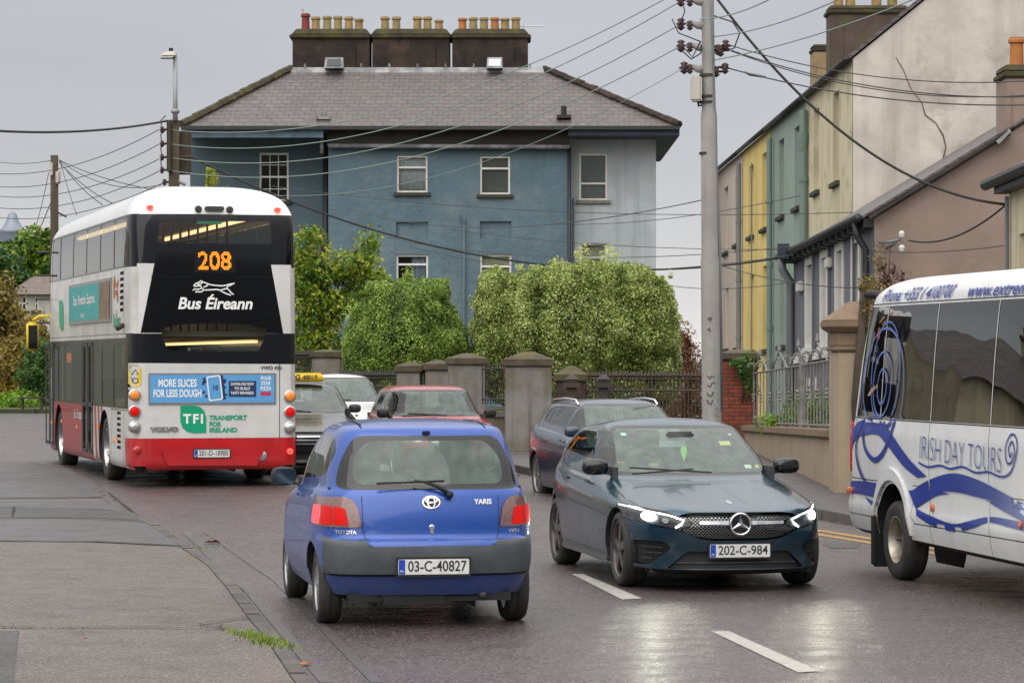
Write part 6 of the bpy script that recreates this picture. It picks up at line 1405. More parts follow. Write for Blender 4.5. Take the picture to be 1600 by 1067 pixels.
# bird on the red pot
mk('bird_grey', (.14, .12, .12), (.09, .08, .08), rough=.8, scale=9); 
bx, bz = hx(472, 95.9), hz(18, 95.9); 
J = [(0, 0, .14), (.02, 0, .20), (.05, 0, .30), (.07, 0, .37), (-.10, 0, .06), (-.22, 0, -.02)]
bd = figure('bird', 'grey bird perched on the red chimney pot', Matrix.Translation((bx, 95.9, bz)) @ Matrix.Scale(1.0, 4), J, [(0, 1), (1, 2), (2, 3), (0, 4), (4, 5)], [(.09, .075), (.085, .07), .05, .045, (.06, .05), (.03, .012)], 'bird_grey'); bd['category'] = 'bird'
m = MB(); m.tube([(bx+.06, 95.9, bz+.38), (bx+.13, 95.9, bz+.37)], [.018, .004], 6); m.build('beak', 'trim', bd)
m = MB(); m.tube([(bx+.0, 95.87, bz+.08), (bx+.01, 95.87, bz-.04)], .009, 5); m.build('leg', 'leaf_orange', bd); m = MB(); m.tube([(bx+.03, 95.93, bz+.08), (bx+.04, 95.93, bz-.04)], .009, 5); m.build('leg', 'leaf_orange', bd)

# ================================================================ terraces on the right (their street falls away)
VX, VY = 610.0, 700.0; SXs = (VX-800)/F; SZs = -(VY-H)/F
class Fac:
    def __init__(s, Da, pxa): s.Da = Da; s.K = Da*(pxa-VX); s.Xa = (pxa-800)/F*Da
    def D(s, px): return s.K/(px-VX)
    def z0(s, px, py): D = s.D(px); return CZ+(H-py)/F*D-SZs*(D-s.Da)
    def fn(s, u, v, d): return Vector((s.Xa+SXs*(u-s.Da)+d, u, v+SZs*(u-s.Da)))
    def hole(s, pxl, pxr, pyt, pyb): pm = (pxl+pxr)/2; return (s.D(pxr), s.D(pxl), s.z0(pm, pyb), s.z0(pm, pyt))
TF = Fac(64.0, 1332.0); GF = Fac(53.0, 1365.0)
mk('cream_render', (.60, .54, .38), (.54, .49, .34), rough=.85, scale=.8, bump=.25, bscale=6, streak=((.22, .19, .12), .7, 3), c3=(.36, .32, .20), s3=1.3)
mk('green_render', (.26, .325, .285), (.225, .29, .25), rough=.85, scale=.8, bump=.2, bscale=6, streak=((.09, .14, .12), .4, 3)); mk('yellow_render', (.70, .55, .20), (.64, .50, .18), rough=.85, scale=.8, bump=.2, bscale=6, streak=((.30, .22, .08), .7, 3)); mk('beige_render', (.54, .46, .39), (.48, .41, .35), rough=.85, scale=.8, bump=.2, bscale=6, streak=((.2, .16, .14), .4, 3))
mk('slate_grey_render', (.155, .16, .19), (.13, .135, .165), rough=.8, scale=1, bump=.15, bscale=6, streak=((.06, .06, .07), .4, 3)); mk('mauve_render', (.28, .21, .17), (.24, .18, .15), rough=.85, scale=.7, bump=.3, bscale=8, c3=(.30, .22, .19), s3=1.2)
mk('white_gable', (.62, .575, .52), (.47, .43, .385), rough=.9, scale=.9, bump=.5, bscale=6, c3=(.25, .20, .16), s3=.7, t3=(.55, .75), streak=((.2, .16, .13), .4, 1.6))
mk('green_pipe', (.15, .22, .19), rough=.6); mk('grey_pipe', (.16, .17, .18), rough=.6); mk('white_surround', (.66, .66, .62), (.58, .58, .54), rough=.7, scale=3); mk('stucco_brown', (.11, .08, .065), (.07, .05, .04), rough=.9, scale=2, bump=.6, bscale=12, c3=(.09, .085, .03), s3=1.5)
mk('buff_stack', (.34, .24, .14), (.26, .18, .10), rough=.9, scale=2)
def terrace(name, label, p0, p1, mat, holes, W_=8.0, gable=None, ridge=4.6, pitch=.81, roof=True, fac=TF, eave=92.0, low=-3.5, wstyle='sash'):
    h = thing(name, label, 'house'); d0, d1 = fac.D(p0), fac.D(p1); ze_ = fac.z0(fac_px0(fac), eave)
    H_ = [fac.hole(*q) for q in holes]; m = MB(); wall_grid(m, fac.fn, d0, d1, low, ze_, H_, .22)
    o = m.build('wall', mat, h, fix=False)
    for q in H_: window(h, fac.fn, q, wstyle, depth=.2, sillmat='dark_sill', ring=.05)
    # gable ends and back
    m = MB()
    for d in (d0, d1):
        m = MB(); P4 = [fac.fn(d, low, .01), fac.fn(d, ze_, .01), fac.fn(d, ze_+ridge*pitch, ridge), fac.fn(d, ze_, 2*ridge), fac.fn(d, low, 2*ridge)]
        m.add(P4, [(0, 1, 2, 3, 4)]); m.build('gable', gable or mat, h, fix=False)
    m = MB(); q = []
    for d in (d0-.06 if gable else d0, d1): q += [fac.fn(d, ze_-.12*pitch+.05, -.12), fac.fn(d, ze_+ridge*pitch+.05, ridge), fac.fn(d, ze_-.1+.05, 2*ridge+.1)]
    m.add(q, [(0, 1, 4, 3), (1, 2, 5, 4)]); q2 = [v+Vector((0, 0, .10)) for v in q]; m.add(q2, [(3, 4, 1, 0), (4, 5, 2, 1)]); m.add(q[:3]+q2[:3], [(0, 1, 4, 3), (1, 2, 5, 4)])
    m.build('roof', 'slate_side', h, fix=False)
    m = MB(); m.tube([fac.fn(d0-.1, ze_-.02, -.14), fac.fn(d1, ze_-.02, -.14)], .065, 8); m.build('gutter', 'pipe_black', h, smooth=True)
    return h
def fac_px0(fac): return VX+fac.K/fac.Da
T1 = terrace('terraced_house', 'tall cream terraced house with a cracked whitish gable wall, beside the green one', 1332, 1258.5, 'cream_render', [(1271.6, 1280, 171, 299), (1301.8, 1311, 144, 285)], gable='white_gable', ridge=5.2)
T2 = terrace('terraced_house', 'pale green terraced house between the cream and the yellow one', 1258.4, 1203, 'green_render', [(1217, 1225, 218, 338), (1241.5, 1249.3, 198, 324), (1218, 1226.5, 403, 540)])
T3 = terrace('terraced_house', 'yellow terraced house between the green and the beige one', 1202.9, 1160.5, 'yellow_render', [(1170.6, 1177.6, 259, 369), (1191, 1199, 239, 357), (1171.5, 1178, 430, 548), (1192, 1200, 415, 546)])
T4 = terrace('terraced_house', 'pinkish beige terraced house at the far end of the row', 1160.4, 1121, 'beige_render', [(1131, 1137.6, 293, 394), (1148.7, 1155, 277, 381.6), (1133, 1138, 450, 545), (1150, 1156, 441, 543)])
for h_, px, mt, r in ((T4, 1160.5, 'grey_pipe', .07), (T3, 1209, 'green_pipe', .075), (T2, 1263, 'green_pipe', .10), (T3, 1181, 'grey_pipe', .02)):
    d = TF.D(px); m = MB(); m.tube([TF.fn(d, -3, -.12), TF.fn(d, 8.3 if r > .05 else 8.0, -.12)], r, 8)
    for z in (1.5, 3.2, 4.9, 6.6): m.lathe([(r*1.25, -.05), (r*1.25, .05)], 10, 'z', TF.fn(d, z, -.12))
    if r >= .1: m.lathe([(.10, -.3), (.15, 0), (.15, .15)], 10, 'z', TF.fn(d, 7.6, -.14))
    m.build('downpipe', mt, h_, smooth=30)
# rainwater crack on the white gable
mk('crack', (.12, .085, .06), rough=.95); ck = [(1424, 140), (1440, 160), (1446, 180), (1462, 192), (1474, 212), (1478, 230), (1474, 248), (1472, 262)]
V, Fs = ribbon([(hx(a, 63.97), hz(b, 63.97)) for a, b in ck], [.012, .018, .03, .022, .035, .025, .035, .02]); m = MB(); m.add([(x, 63.985, z) for x, z in V], Fs); m.build('crack', 'crack', T1, fix=False)
V, Fs = ribbon([(hx(a, 63.97), hz(b, 63.97)) for a, b in ((1400, 90), (1412, 110), (1424, 140))], .018); m = MB(); m.add([(x, 63.985, z) for x, z in V], Fs); m.build('crack', 'crack', T1, fix=False)
# chimneys on the terrace
Dq = 70.0; chimney(T1, hx(1297, Dq), hx(1418, Dq), hz(200, Dq), hz(8, Dq), Dq, Dq+.9, .22, [(hx(a, Dq), .75, .12, 'pot_buff') for a in (1313, 1332, 1373, 1398)], 'stucco_brown', 'moss_stone', .06)
Dq = 76.0; chimney(T2, hx(1271, Dq), hx(1296, Dq), hz(200, Dq), hz(69, Dq), Dq, Dq+.9, .2, [], 'buff_stack', 'moss_stone', .03)
# grey two-storey house with the mauve gable
GH = thing('gabled_house', 'slate grey two-storey house with white window surrounds and a mauve-brown gable wall', 'house')
ze_ = GF.z0(1365, 338); d0, d1 = 53.0, GF.D(1240)
gh = [GF.hole(1261, 1270, 414, 543), GF.hole(1284.5, 1292.5, 403, 541), GF.hole(1308, 1317, 392, 540), GF.hole(1333.5, 1342.5, 380, 540), GF.hole(1264, 1275, 603, 700), GF.hole(1322, 1336, 598, 700)]
m = MB(); wall_grid(m, GF.fn, d0, d1, -1.5, ze_, gh, .2); m.build('wall', 'slate_grey_render', GH, fix=False)
for k, q in enumerate(gh):
    window(GH, GF.fn, q, 'sash', .18, 'white_surround', True, .06); a, b, c, d = q; m = MB(); t = .17
    fbox(m, GF.fn, a-t, a, c-.05, d+t, -.03, .02); fbox(m, GF.fn, b, b+t, c-.05, d+t, -.03, .02); fbox(m, GF.fn, a, b, d, d+t, -.03, .02)
    fbox(m, GF.fn, a-.002, a+.02, c, d, 0, .17); fbox(m, GF.fn, b-.02, b+.002, c, d, 0, .17); m.build('window_surround', 'white_surround', GH)
zs = GF.z0(1298, 546); m = MB(); fbox(m, GF.fn, d0+.1, d1-.1, zs-.16, zs, -.12, 0); m.build('string_course', 'white_surround', GH)
rg, pt = 4.4, .61; Wg = 2*rg; m = MB()
for d in (d0, d1): m.add([GF.fn(d, -1.5, .01), GF.fn(d, ze_, .01), GF.fn(d, ze_+rg*pt, rg), GF.fn(d, ze_, Wg), GF.fn(d, -1.5, Wg)], [(0, 1, 2, 3, 4)])
m.build('gable', 'mauve_render', GH, fix=False)
m = MB(); q = []
for d in (d0-.08, d1): q += [GF.fn(d, ze_-.05, -.22), GF.fn(d, ze_+rg*pt+.06, rg), GF.fn(d, ze_, Wg+.1)]
m.add(q, [(0, 1, 4, 3), (1, 2, 5, 4)]); q2 = [v+Vector((0, 0, .05)) for v in q]; m.add(q2, [(3, 4, 1, 0), (4, 5, 2, 1)]); m.add(q[:3]+q2[:3], [(0, 1, 4, 3), (1, 2, 5, 4)]); m.build('roof', 'slate_side', GH, fix=False)
m = MB(); m.tube([GF.fn(d0-.1, ze_-.04, -.30), GF.fn(d1+.3, ze_-.04, -.30)], .085, 8); m.build('gutter', 'pipe_black', GH, smooth=True)
m = MB(); 
for k in range(14): d = d0+(d1-d0)*(k+.5)/14; fbox(m, GF.fn, d-.03, d+.03, ze_-.22, ze_-.1, -.3, .0)
fbox(m, GF.fn, d0, d1, ze_-.2, ze_-.04, -.19, 0); m.build('eaves_board', 'pipe_black', GH)
for (d, zt, r) in ((d0+.25, ze_-.15, .065), (d1-.15, ze_-.15, .09)):
    m = MB(); m.tube([GF.fn(d, zt+.05, -.30), GF.fn(d, zt-.2, -.26), GF.fn(d, zt-.45, -.10), GF.fn(d, zt-.8, -.10), GF.fn(d, -1.4, -.10)], r, 8); m.build('downpipe', 'grey_pipe' if r > .08 else 'pipe_black', GH, smooth=True)
for d in (55.1, 58.2, 60.4): m = MB(); fbox(m, GF.fn, d-.06, d+.06, -1, ze_-.25, -.05, 0) ; m.build('pilaster', 'slate_grey_render', GH)
for (px, py) in ((1298, 411), (1253, 448)): p = GF.hole(px-3, px+3, py-8, py+8); m = MB(); fbox(m, GF.fn, p[0], p[1], p[2], p[3], -.10, 0); m.build('alarm_box', 'white_surround', GH, bevel=.02)
m = MB(); x = hx(1224, 62); m.box(x-.12, x+.12, 61.9, 62.1, hz(404, 62), hz(381, 62)); m.build('cable_box', 'fascia_navy', GH)
cx0, cx1 = hx(1569, 53.3), hx(1625, 53.3); chimney(GH, cx0, cx1, hz(260, 53.3), hz(102, 53.3), 53.15, 54.2, .25, [(hx(1591, 53.5), .55, .13, 'pot_orange'), (hx(1617, 53.5), .55, .13, 'pot_orange')], 'mauve_render', 'moss_stone', .05)
m = MB(); m.tube([Vector((hx(1358, 52.95), 52.85, hz(342, 52.9))), Vector((hx(1575, 52.95), 52.85, hz(208, 52.9)))], .06, 6); m.build('verge', 'soot_brick', GH)
m = MB(); m.hexa([Vector((hx(a, 52.8), 52.75, hz(b, 52.8))) for a, b in ((1556, 222), (1578, 204), (1580, 206), (1560, 226))], [Vector((hx(a, 52.8), 52.95, hz(b, 52.8))) for a, b in ((1556, 219), (1577, 201), (1580, 203), (1560, 222))]); m.build('flashing', 'lead', GH)
# power bracket on the gable
m = MB(); c = P(1412, 375, 52.8); m.tube([P(1375, 379, 52.95), P(1392, 378, 52.7), P(1408, 374, 52.7)], .03, 6); m.tube([P(1385, 388, 52.95), P(1400, 380, 52.7)], .03, 6); m.build('cable_bracket', 'grey_pipe', GH, smooth=True)
for (px, py) in ((1409, 366), (1409, 388)): m = MB(); m.lathe([(.02, -.07), (.06, -.05), (.04, -.02), (.065, .01), (.03, .06)], 12, 'z', P(px, py, 52.7)); m.build('insulator', 'white_surround', GH, smooth=True)
# near cream house at the right edge
NF = Fac(45.0, 1577.0); NH = thing('corner_house', 'cream house with black gutter at the far right edge, above the coach', 'house')
ze_ = NF.z0(1577, 288); nh = [NF.hole(1592, 1618, 362, 440)]
m = MB(); wall_grid(m, NF.fn, 34, 45.0, -.5, ze_, nh, .2); m.add([NF.fn(45, -.5, 0), NF.fn(45, ze_, 0), NF.fn(45, ze_, 6), NF.fn(45, -.5, 6)], [(0, 1, 2, 3)]); m.add([NF.fn(34, -.5, 0), NF.fn(34, ze_, 0), NF.fn(34, ze_, 6), NF.fn(34, -.5, 6)], [(0, 1, 2, 3)]); m.build('wall', 'cream_render', NH, fix=False); window(NH, NF.fn, nh[0], 'sash', .18)
m = MB(); q = []
for d in (34, 45.1): q += [NF.fn(d, ze_+.0, -.22), NF.fn(d, ze_+2.2, 3.5), NF.fn(d, ze_, 7.2)]
m.add(q, [(0, 1, 4, 3), (1, 2, 5, 4)]); q2 = [v+Vector((0, 0, .1)) for v in q]; m.add(q2, [(3, 4, 1, 0), (4, 5, 2, 1)]); m.build('roof', 'slate_side', NH, fix=False)
m = MB(); m.tube([NF.fn(34, ze_+.03, -.27), NF.fn(45.5, ze_+.03, -.27)], .09, 8); fbox(m, NF.fn, 34, 45.1, ze_-.15, ze_, -.22, .0); m.build('gutter', 'pipe_black', NH)
m = MB(); m.tube([NF.fn(44.9, 0, -.06), NF.fn(44.9, ze_-.2, -.06)], .035, 6); m.build('downpipe', 'grey_pipe', NH)
# ================================================================ foliage
def leafmat(name, cols, rough=.5):
    m = bpy.data.materials.new(name); m.use_nodes = True; n = m.node_tree.nodes; l = m.node_tree.links.new; b = n['Principled BSDF']
    a = n.new('ShaderNodeAttribute'); a.attribute_name = 'tone'; r = n.new('ShaderNodeValToRGB'); e = r.color_ramp.elements
    e[0].position = 0; e[0].color = (*cols[0], 1); e[1].position = 1; e[1].color = (*cols[-1], 1)
    for i, c in enumerate(cols[1:-1]): q = e.new((i+1)/(len(cols)-1)); q.color = (*c, 1)
    l(a.outputs['Fac'], r.inputs[0]); l(r.outputs[0], b.inputs['Base Color']); b.inputs['Roughness'].default_value = rough
    b.inputs['Subsurface Weight'].default_value = 0; tr = n.new('ShaderNodeBsdfTranslucent'); l(r.outputs[0], tr.inputs[0]); mx = n.new('ShaderNodeMixShader'); mx.inputs[0].default_value = .3
    o = n['Material Output']; l(b.outputs[0], mx.inputs[1]); l(tr.outputs[0], mx.inputs[2]); l(mx.outputs[0], o.inputs[0]); MATS[name] = m
leafmat('hedge_leaf', [(.05, .085, .015), (.14, .20, .03), (.28, .36, .07), (.44, .52, .16), (.64, .68, .30)])
leafmat('bush_leaf', [(.05, .10, .014), (.12, .21, .025), (.25, .37, .05), (.42, .54, .12)])
leafmat('tree_leaf', [(.03, .09, .008), (.08, .18, .01), (.20, .30, .015), (.46, .42, .025)])
leafmat('olive_leaf', [(.06, .05, .015), (.14, .10, .02), (.26, .18, .04), (.32, .26, .03)])
leafmat('dark_leaf', [(.015, .04, .008), (.03, .08, .015), (.05, .12, .02), (.08, .17, .03)])
leafmat('rust_leaf', [(.08, .03, .012), (.16, .06, .02), (.24, .10, .03), (.14, .10, .03)])
leafmat('ivy_leaf', [(.02, .07, .01), (.05, .13, .02), (.10, .2, .03)])
leafmat('lime_leaf', [(.05, .14, .005), (.12, .26, .01), (.25, .40, .02)])
leafmat('heather_leaf', [(.09, .04, .04), (.16, .07, .08), (.12, .12, .03), (.25, .2, .03)])
mk('bark', (.06, .045, .03), (.035, .028, .02), rough=.9, scale=6, bump=.5, bscale=20)
from mathutils import noise as mnoise
def leaves(name, clumps, n, size, mat, parent=None, shell=.25, bump=.18, seed=1, tone=(.5, .22), aspect=.55, bfreq=2.2, flat_=0.0):
    rng = np.random.default_rng(seed); C = np.array([c[0] for c in clumps], float); R = np.array([c[1] for c in clumps], float)
    wt = (R[:, 0]*R[:, 1]*R[:, 2])**.67; k = rng.choice(len(clumps), n, p=wt/wt.sum()); d = rng.normal(size=(n, 3)); d /= np.linalg.norm(d, axis=1)[:, None]
    f = 1-np.abs(rng.normal(0, shell, n)); f = np.clip(f, .15, 1.08)
    c = C[k]+d*R[k]*f[:, None]
    dis = np.array([mnoise.noise(Vector((p[0]*bfreq+seed, p[1]*bfreq, p[2]*bfreq))) for p in c]); c += d*(dis*bump)[:, None]*2
    t = rng.normal(size=(n, 3)); t /= np.linalg.norm(t, axis=1)[:, None]; nn = d+rng.normal(0, .7, (n, 3)); nn /= np.linalg.norm(nn, axis=1)[:, None]
    u = np.cross(nn, t); u /= np.linalg.norm(u, axis=1)[:, None]+1e-9; w = np.cross(nn, u); s = size*rng.uniform(.6, 1.35, n)[:, None]
    V = np.empty((n, 4, 3)); V[:, 0] = c-u*s; V[:, 1] = c+w*s*aspect+nn*s*.12; V[:, 2] = c+u*s; V[:, 3] = c-w*s*aspect+nn*s*.12
    me = bpy.data.meshes.new(name); me.vertices.add(n*4); me.vertices.foreach_set('co', V.reshape(-1)); me.loops.add(n*4); me.loops.foreach_set('vertex_index', np.arange(n*4, dtype=np.int32))
    me.polygons.add(n); me.polygons.foreach_set('loop_start', np.arange(0, n*4, 4, dtype=np.int32)); me.update(calc_edges=True)
    at = me.attributes.new('tone', 'FLOAT', 'FACE'); tn = np.clip(rng.normal(tone[0], tone[1], n)+dis*.45, 0, 1); at.data.foreach_set('value', tn.astype(np.float32))  # same noise darkens sunken leaves, so shade in the hollows is painted in
    return fin(me, name, mat, parent)
def limbs(parent, base, top, r, clumps, seed=1, mat='bark', n=7):
    rng = random.Random(seed); base, top = Vector(base), Vector(top); m = MB(); mid = base.lerp(top, .5)+Vector((rng.uniform(-.15, .15), 0, 0)); m.tube([base, mid, top], [r, r*.75, r*.4], 9); t = m.build('trunk', mat, parent, smooth=True)
    for i in range(n):
        c, R = clumps[rng.randrange(len(clumps))]; s = base.lerp(top, rng.uniform(.35, .95)); e_ = Vector(c)+Vector((rng.uniform(-.6, .6)*R[0], rng.uniform(-.6, .6)*R[1], rng.uniform(-.2, .7)*R[2])); q = s.lerp(e_, .5)+Vector((0, 0, -.1)); m = MB(); m.tube([s, q, e_], [r*.35, r*.22, r*.08], 6); m.build('limb', mat, parent, smooth=True)
def at0(o): o.matrix_basis = Matrix.Identity(4); return o
# variegated clipped bushes behind the wall
def bush(label, cat, clumps, n, size, mat, seed, trunkx, D, name='garden_bush', **k):
    r = thing(name, label, cat, (trunkx, D, gz(D))); M_ = MX(r).inverted()
    cl = [(tuple(M_ @ Vector(c)), R) for c, R in clumps]
    leaves('crown', cl, n, size, mat, r, seed=seed, **k); limbs(r, (0, 0, -.1), (0, 0, max(c[0][2] for c in cl)), .12, cl, seed); return r
D = 60.5
def cl(px, py, rx, ry, rz, D=D): return (tuple(P(px, py, D)), (rx, ry, rz))
bush('big rounded light green bush behind the row of grey gate pillars', 'bush', [cl(632, 545, 1.28, 1.2, 1.35), cl(630, 490, 1.0, 1.0, .72), cl(580, 545, .60, .9, .95), cl(688, 545, .58, .9, 1.0), cl(560, 590, .35, .7, .6), cl(600, 462, .45, .6, .35), cl(672, 458, .42, .6, .32), cl(632, 600, 1.25, 1.0, .7), cl(705, 600, .4, .8, .6)], 125000, .027, 'bush_leaf', 3, hx(632, D), D, shell=.09, bump=.07, bfreq=3.0, tone=(.46, .26))
bush('wide clipped bush with pale variegated leaves right of the tall grey pillar', 'bush', [cl(900, 520, 2.0, 1.3, 1.42), cl(800, 520, .90, 1.1, 1.25), cl(1000, 520, .85, 1.1, 1.25), cl(780, 470, .55, .8, .48), cl(850, 448, .7, .9, .42), cl(935, 440, .8, .9, .42), cl(1003, 458, .50, .8, .42), cl(900, 600, 2.0, 1.1, .7), cl(830, 520, .8, 1.2, 1.0), cl(960, 520, .9, 1.2, 1.1), cl(770, 560, .5, .8, .8), cl(1030, 570, .48, .8, .9), cl(985, 442, .5, .8, .42), cl(1030, 490, .38, .8, .75), cl(775, 448, .4, .8, .40), cl(880, 440, .6, .9, .42)], 220000, .027, 'hedge_leaf', 5, hx(900, D), D, shell=.09, bump=.07, bfreq=3.0, tone=(.46, .26))
for k, (px, py) in enumerate(((862, 410), (905, 404), (950, 402), (1040, 440), (1058, 500), (740, 478), (745, 520), (700, 443), (640, 430), (606, 436), (580, 452), (556, 492), (728, 560), (815, 420), (780, 430))):
    o = [q for q in COL.objects if q.name.startswith('crown')][0 if px in (700, 640, 606, 580, 556, 728) else 1]
    random.seed(k); p = P(px, py, D); Mo = MX(o.parent).inverted()      # stray shoots beyond the clipped outline
    s = leaves('shoot', [(tuple(Mo @ (p+Vector((random.uniform(-.1, .1), random.uniform(-.3, .3), random.uniform(-.05, .12))))), (random.uniform(.04, .08), .1, random.uniform(.06, .15))) for _ in range(3)], 200, .034, 'bush_leaf' if o.name == 'crown' else 'hedge_leaf', o.parent, seed=k, shell=.5, tone=(.75, .2))
# young leafy tree next to the bus
D = 66.0
tcl = [(tuple(P(px, py, D)), (a, .8, b)) for px, py, a, b in ((470, 400, .55, .5), (500, 430, .7, .6), (545, 425, .5, .45), (572, 410, .32, .5), (580, 378, .16, .3), (485, 365, .3, .25), (520, 475, .6, .5), (480, 500, .6, .6), (560, 460, .35, .4), (470, 450, .6, .6), (505, 540, .6, .5), (450, 560, .6, .8), (592, 430, .2, .3), (470, 600, 1.0, .6))]
r = thing('tree', 'loose bright green tree between the bus and the rounded bush', 'tree', (hx(505, D), D, gz(D))); M_ = MX(r).inverted(); cl2 = [(tuple(M_ @ Vector(c)), R) for c, R in tcl]
leaves('crown', cl2, 17000, .05, 'tree_leaf', r, seed=8, shell=.35, bump=.25, tone=(.5, .28)); limbs(r, (0, 0, 0), (0, 0, 4.3), .14, cl2, 4, n=10)
D = 70; r = thing('tree', 'yellow green tree tip showing above the bus roof', 'tree', (hx(325, D), D, gz(D))); c2 = [((0, 0, 6.1), (.16, .16, .25)), ((-.05, 0, 5.7), (.25, .3, .3)), ((.42, 0, 5.75), (.12, .15, .12)), ((-.2, 0, 5.2), (.7, .6, .5))]; leaves('crown', c2, 3000, .05, 'tree_leaf', r, seed=2, tone=(.8, .15)); limbs(r, (0, 0, 0), (0, 0, 5.8), .1, c2, 3, n=3)
D = 64; c3 = [(tuple(P(px, py, D)), (a, .6, b)) for px, py, a, b in ((1076, 560, .30, .5), (1080, 600, .35, .5), (1070, 530, .22, .28), (1085, 640, .4, .5), (1060, 640, .4, .4))]
bush('rust coloured autumn shrub beside the concrete pole', 'shrub', c3, 5500, .032, 'rust_leaf', 9, hx(1076, D), D, 'shrub', shell=.4, bump=.2)
# ================================================================ pillars, walls and railings of the gardens
mk('grey_pillar', (.25, .235, .23), (.19, .18, .175), rough=.85, scale=1.5, bump=.3, bscale=10, c3=(.15, .125, .07), s3=1.4, t3=(.45, .62), streak=((.08, .07, .045), .8, 4))
mk('pillar_cap', (.11, .085, .055), (.06, .05, .035), rough=.9, scale=4, bump=.5, bscale=14, c3=(.10, .10, .03), s3=2.5)
mk('tan_render', (.36, .285, .205), (.31, .245, .175), rough=.85, scale=1.2, bump=.25, bscale=14, streak=((.16, .12, .09), .6, 7), c3=(.28, .22, .16), s3=1)
mk('tan_cap', (.24, .165, .11), (.17, .12, .08), rough=.85, scale=3, bump=.3, bscale=12)
brickmat('red_brick', (.28, .055, .025), (.16, .035, .02), (.055, .04, .03)); brickmat('dark_brick', (.07, .035, .03), (.045, .03, .028), (.05, .04, .035))
mk('iron_black', (.02, .02, .022), (.05, .04, .03), rough=.6, scale=6); mk('iron_brown', (.045, .035, .03), (.07, .045, .03), rough=.7, scale=6); mk('iron_grey', (.22, .22, .22), (.12, .11, .10), rough=.55, scale=7)
def pillar(label, px0, px1, ptop, pcap, D, mat='grey_pillar', depth=.8, capmat='pillar_cap', rz=0, name='gate_pillar', over=.05, stub=None):
    x0, x1 = hx(px0, D), hx(px1, D); cx = (x0+x1)/2; g = gz(D); w = (x1-x0)/2; r = thing(name, label, 'pillar', (cx, D+depth/2, g), rz)
    zc = hz(pcap, D)-g; zt = hz(ptop, D)-g; m = MB(); dd = depth/2; m.box(-w, w, -dd, dd, -.2, zc-.12); m.build('shaft', mat, r, bevel=.015)
    m = MB(); o = over; m.box(-w-o, w+o, -dd-o, dd+o, zc-.12, zc); m.hexa([(-w-o, -dd-o, zc), (w+o, -dd-o, zc), (w+o, dd+o, zc), (-w-o, dd+o, zc)], [(-w*.25, -dd*.25, zt), (w*.25, -dd*.25, zt), (w*.25, dd*.25, zt), (-w*.25, dd*.25, zt)]); m.build('cap', capmat, r, bevel=.015)
    return r
p1_ = pillar('tall grey rendered gate pillar with stepped side panel in front of the pale bush', 789, 862, 549, 562, 53.0, rz=radians(-0))
m = MB(); w = (hx(862, 53)-hx(789, 53))/2; m.box(w*.05, w*.97, -.43, -.401, -.2, hz(628, 53)-gz(53)-.0); m.build('panel', 'grey_pillar', p1_, bevel=.01)
p2_ = pillar('grey gate pillar just left of the railing and the tall pillar', 706, 751, 552, 560, 55.5, depth=1.0, rz=radians(12))
p3_ = pillar('weathered grey pillar in the middle of the row of three behind the red car', 663, 703, 562, 569, 57.5, rz=radians(4)); p4_ = pillar('weathered grey pillar at the left of the row of three behind the red car', 621, 658, 565, 572, 57.8, rz=radians(-3))
p5_ = pillar('grey pillar behind the white car next to the bus', 487, 532, 546, 550, 62)
pb = pillar('small dark brick pillar with pointed cap behind the estate car', 869, 917, 572, 586, 57.5, 'dark_brick', .6, 'pillar_cap')
for (pa, pb_, D) in ((751, 790, 54.2),):
    x0, x1 = hx(pa, D), hx(pb_, D); m = MB(); m.box(x0-.1, x1+.1, D, D+.35, 0, hz(651, D)); m.box(x0-.12, x1+.12, D-.05, D+.4, hz(651, D), hz(642, D)); w = m.build('garden_wall', 'grey_pillar'); tag(w, 'low grey wall under the black railing left of the tall pillar', 'wall')
def railing(name, label, a, b, z0, z1, n, r, mat, head='spear', rails=(.12, .85), group=None):
    a, b = Vector(a), Vector(b); t = thing(name, label, 'railing', a, 0, group); d = b-a
    for i in range(n):
        p = d*((i+.5)/n); m = MB(); m.tube([(p.x, p.y, z0), (p.x, p.y, z1)], r, 6)
        if head == 'spear': m.lathe([(r, 0), (r*2.6, .03), (r*1.2, .05), (r*2.8, .10), (r*.3, .20)], 6, 'z', (p.x, p.y, z1-.02))
        m.build('bar', mat, t)
    for k in rails: z = z0+(z1-z0)*k; m = MB(); m.tube([(0, 0, z), (d.x, d.y, z)], r*1.5, 6); m.build('rail', mat, t)
    return t
railing('railing', 'short run of black railings between the tall pillar and the one left of it', XG(752, 54.4), XG(789, 54.4), .93, 1.72, 9, .014, 'iron_black', 'none')
railing('railing', 'black railings behind the people carrier at the back of the bus', XG(440, 62.3), XG(487, 62.3), .3, 1.75, 14, .014, 'iron_black', 'spear'); railing('railing', 'black railings under the rounded bush', XG(533, 60.0-.6), XG(620, 58.6), .3, 1.35, 22, .014, 'iron_black', 'spear')
railing('railing', 'brown spear-headed railings between the dark brick pillar and the concrete pole', XG(917, 57.4), XG(1130, 56.0), .3, 1.36, 38, .016, 'iron_brown', 'spear', (.1, .80))
for px, lb in ((893, 'left cast iron post beside the dark brick pillar'), (943, 'right cast iron post with a square cap where the spear railings begin')):
    D = 56.6; t = thing('iron_post', lb, 'post', XG(px, D)); zt = hz(590, D)-gz(D); m = MB(); m.box(-.10, .10, -.10, .10, 0, zt-.2); m.box(-.17, .17, -.17, .17, zt-.2, zt-.1); m.box(-.12, .12, -.12, .12, zt-.1, zt-.04); m.hexa([(-.15, -.15, zt-.04), (.15, -.15, zt-.04), (.15, .15, zt-.04), (-.15, .15, zt-.04)], [(-.04, -.04, zt+.06), (.04, -.04, zt+.06), (.04, .04, zt+.06), (-.04, .04, zt+.06)]); m.build('shaft', 'iron_black' if px > 900 else 'iron_brown', t, bevel=.01)
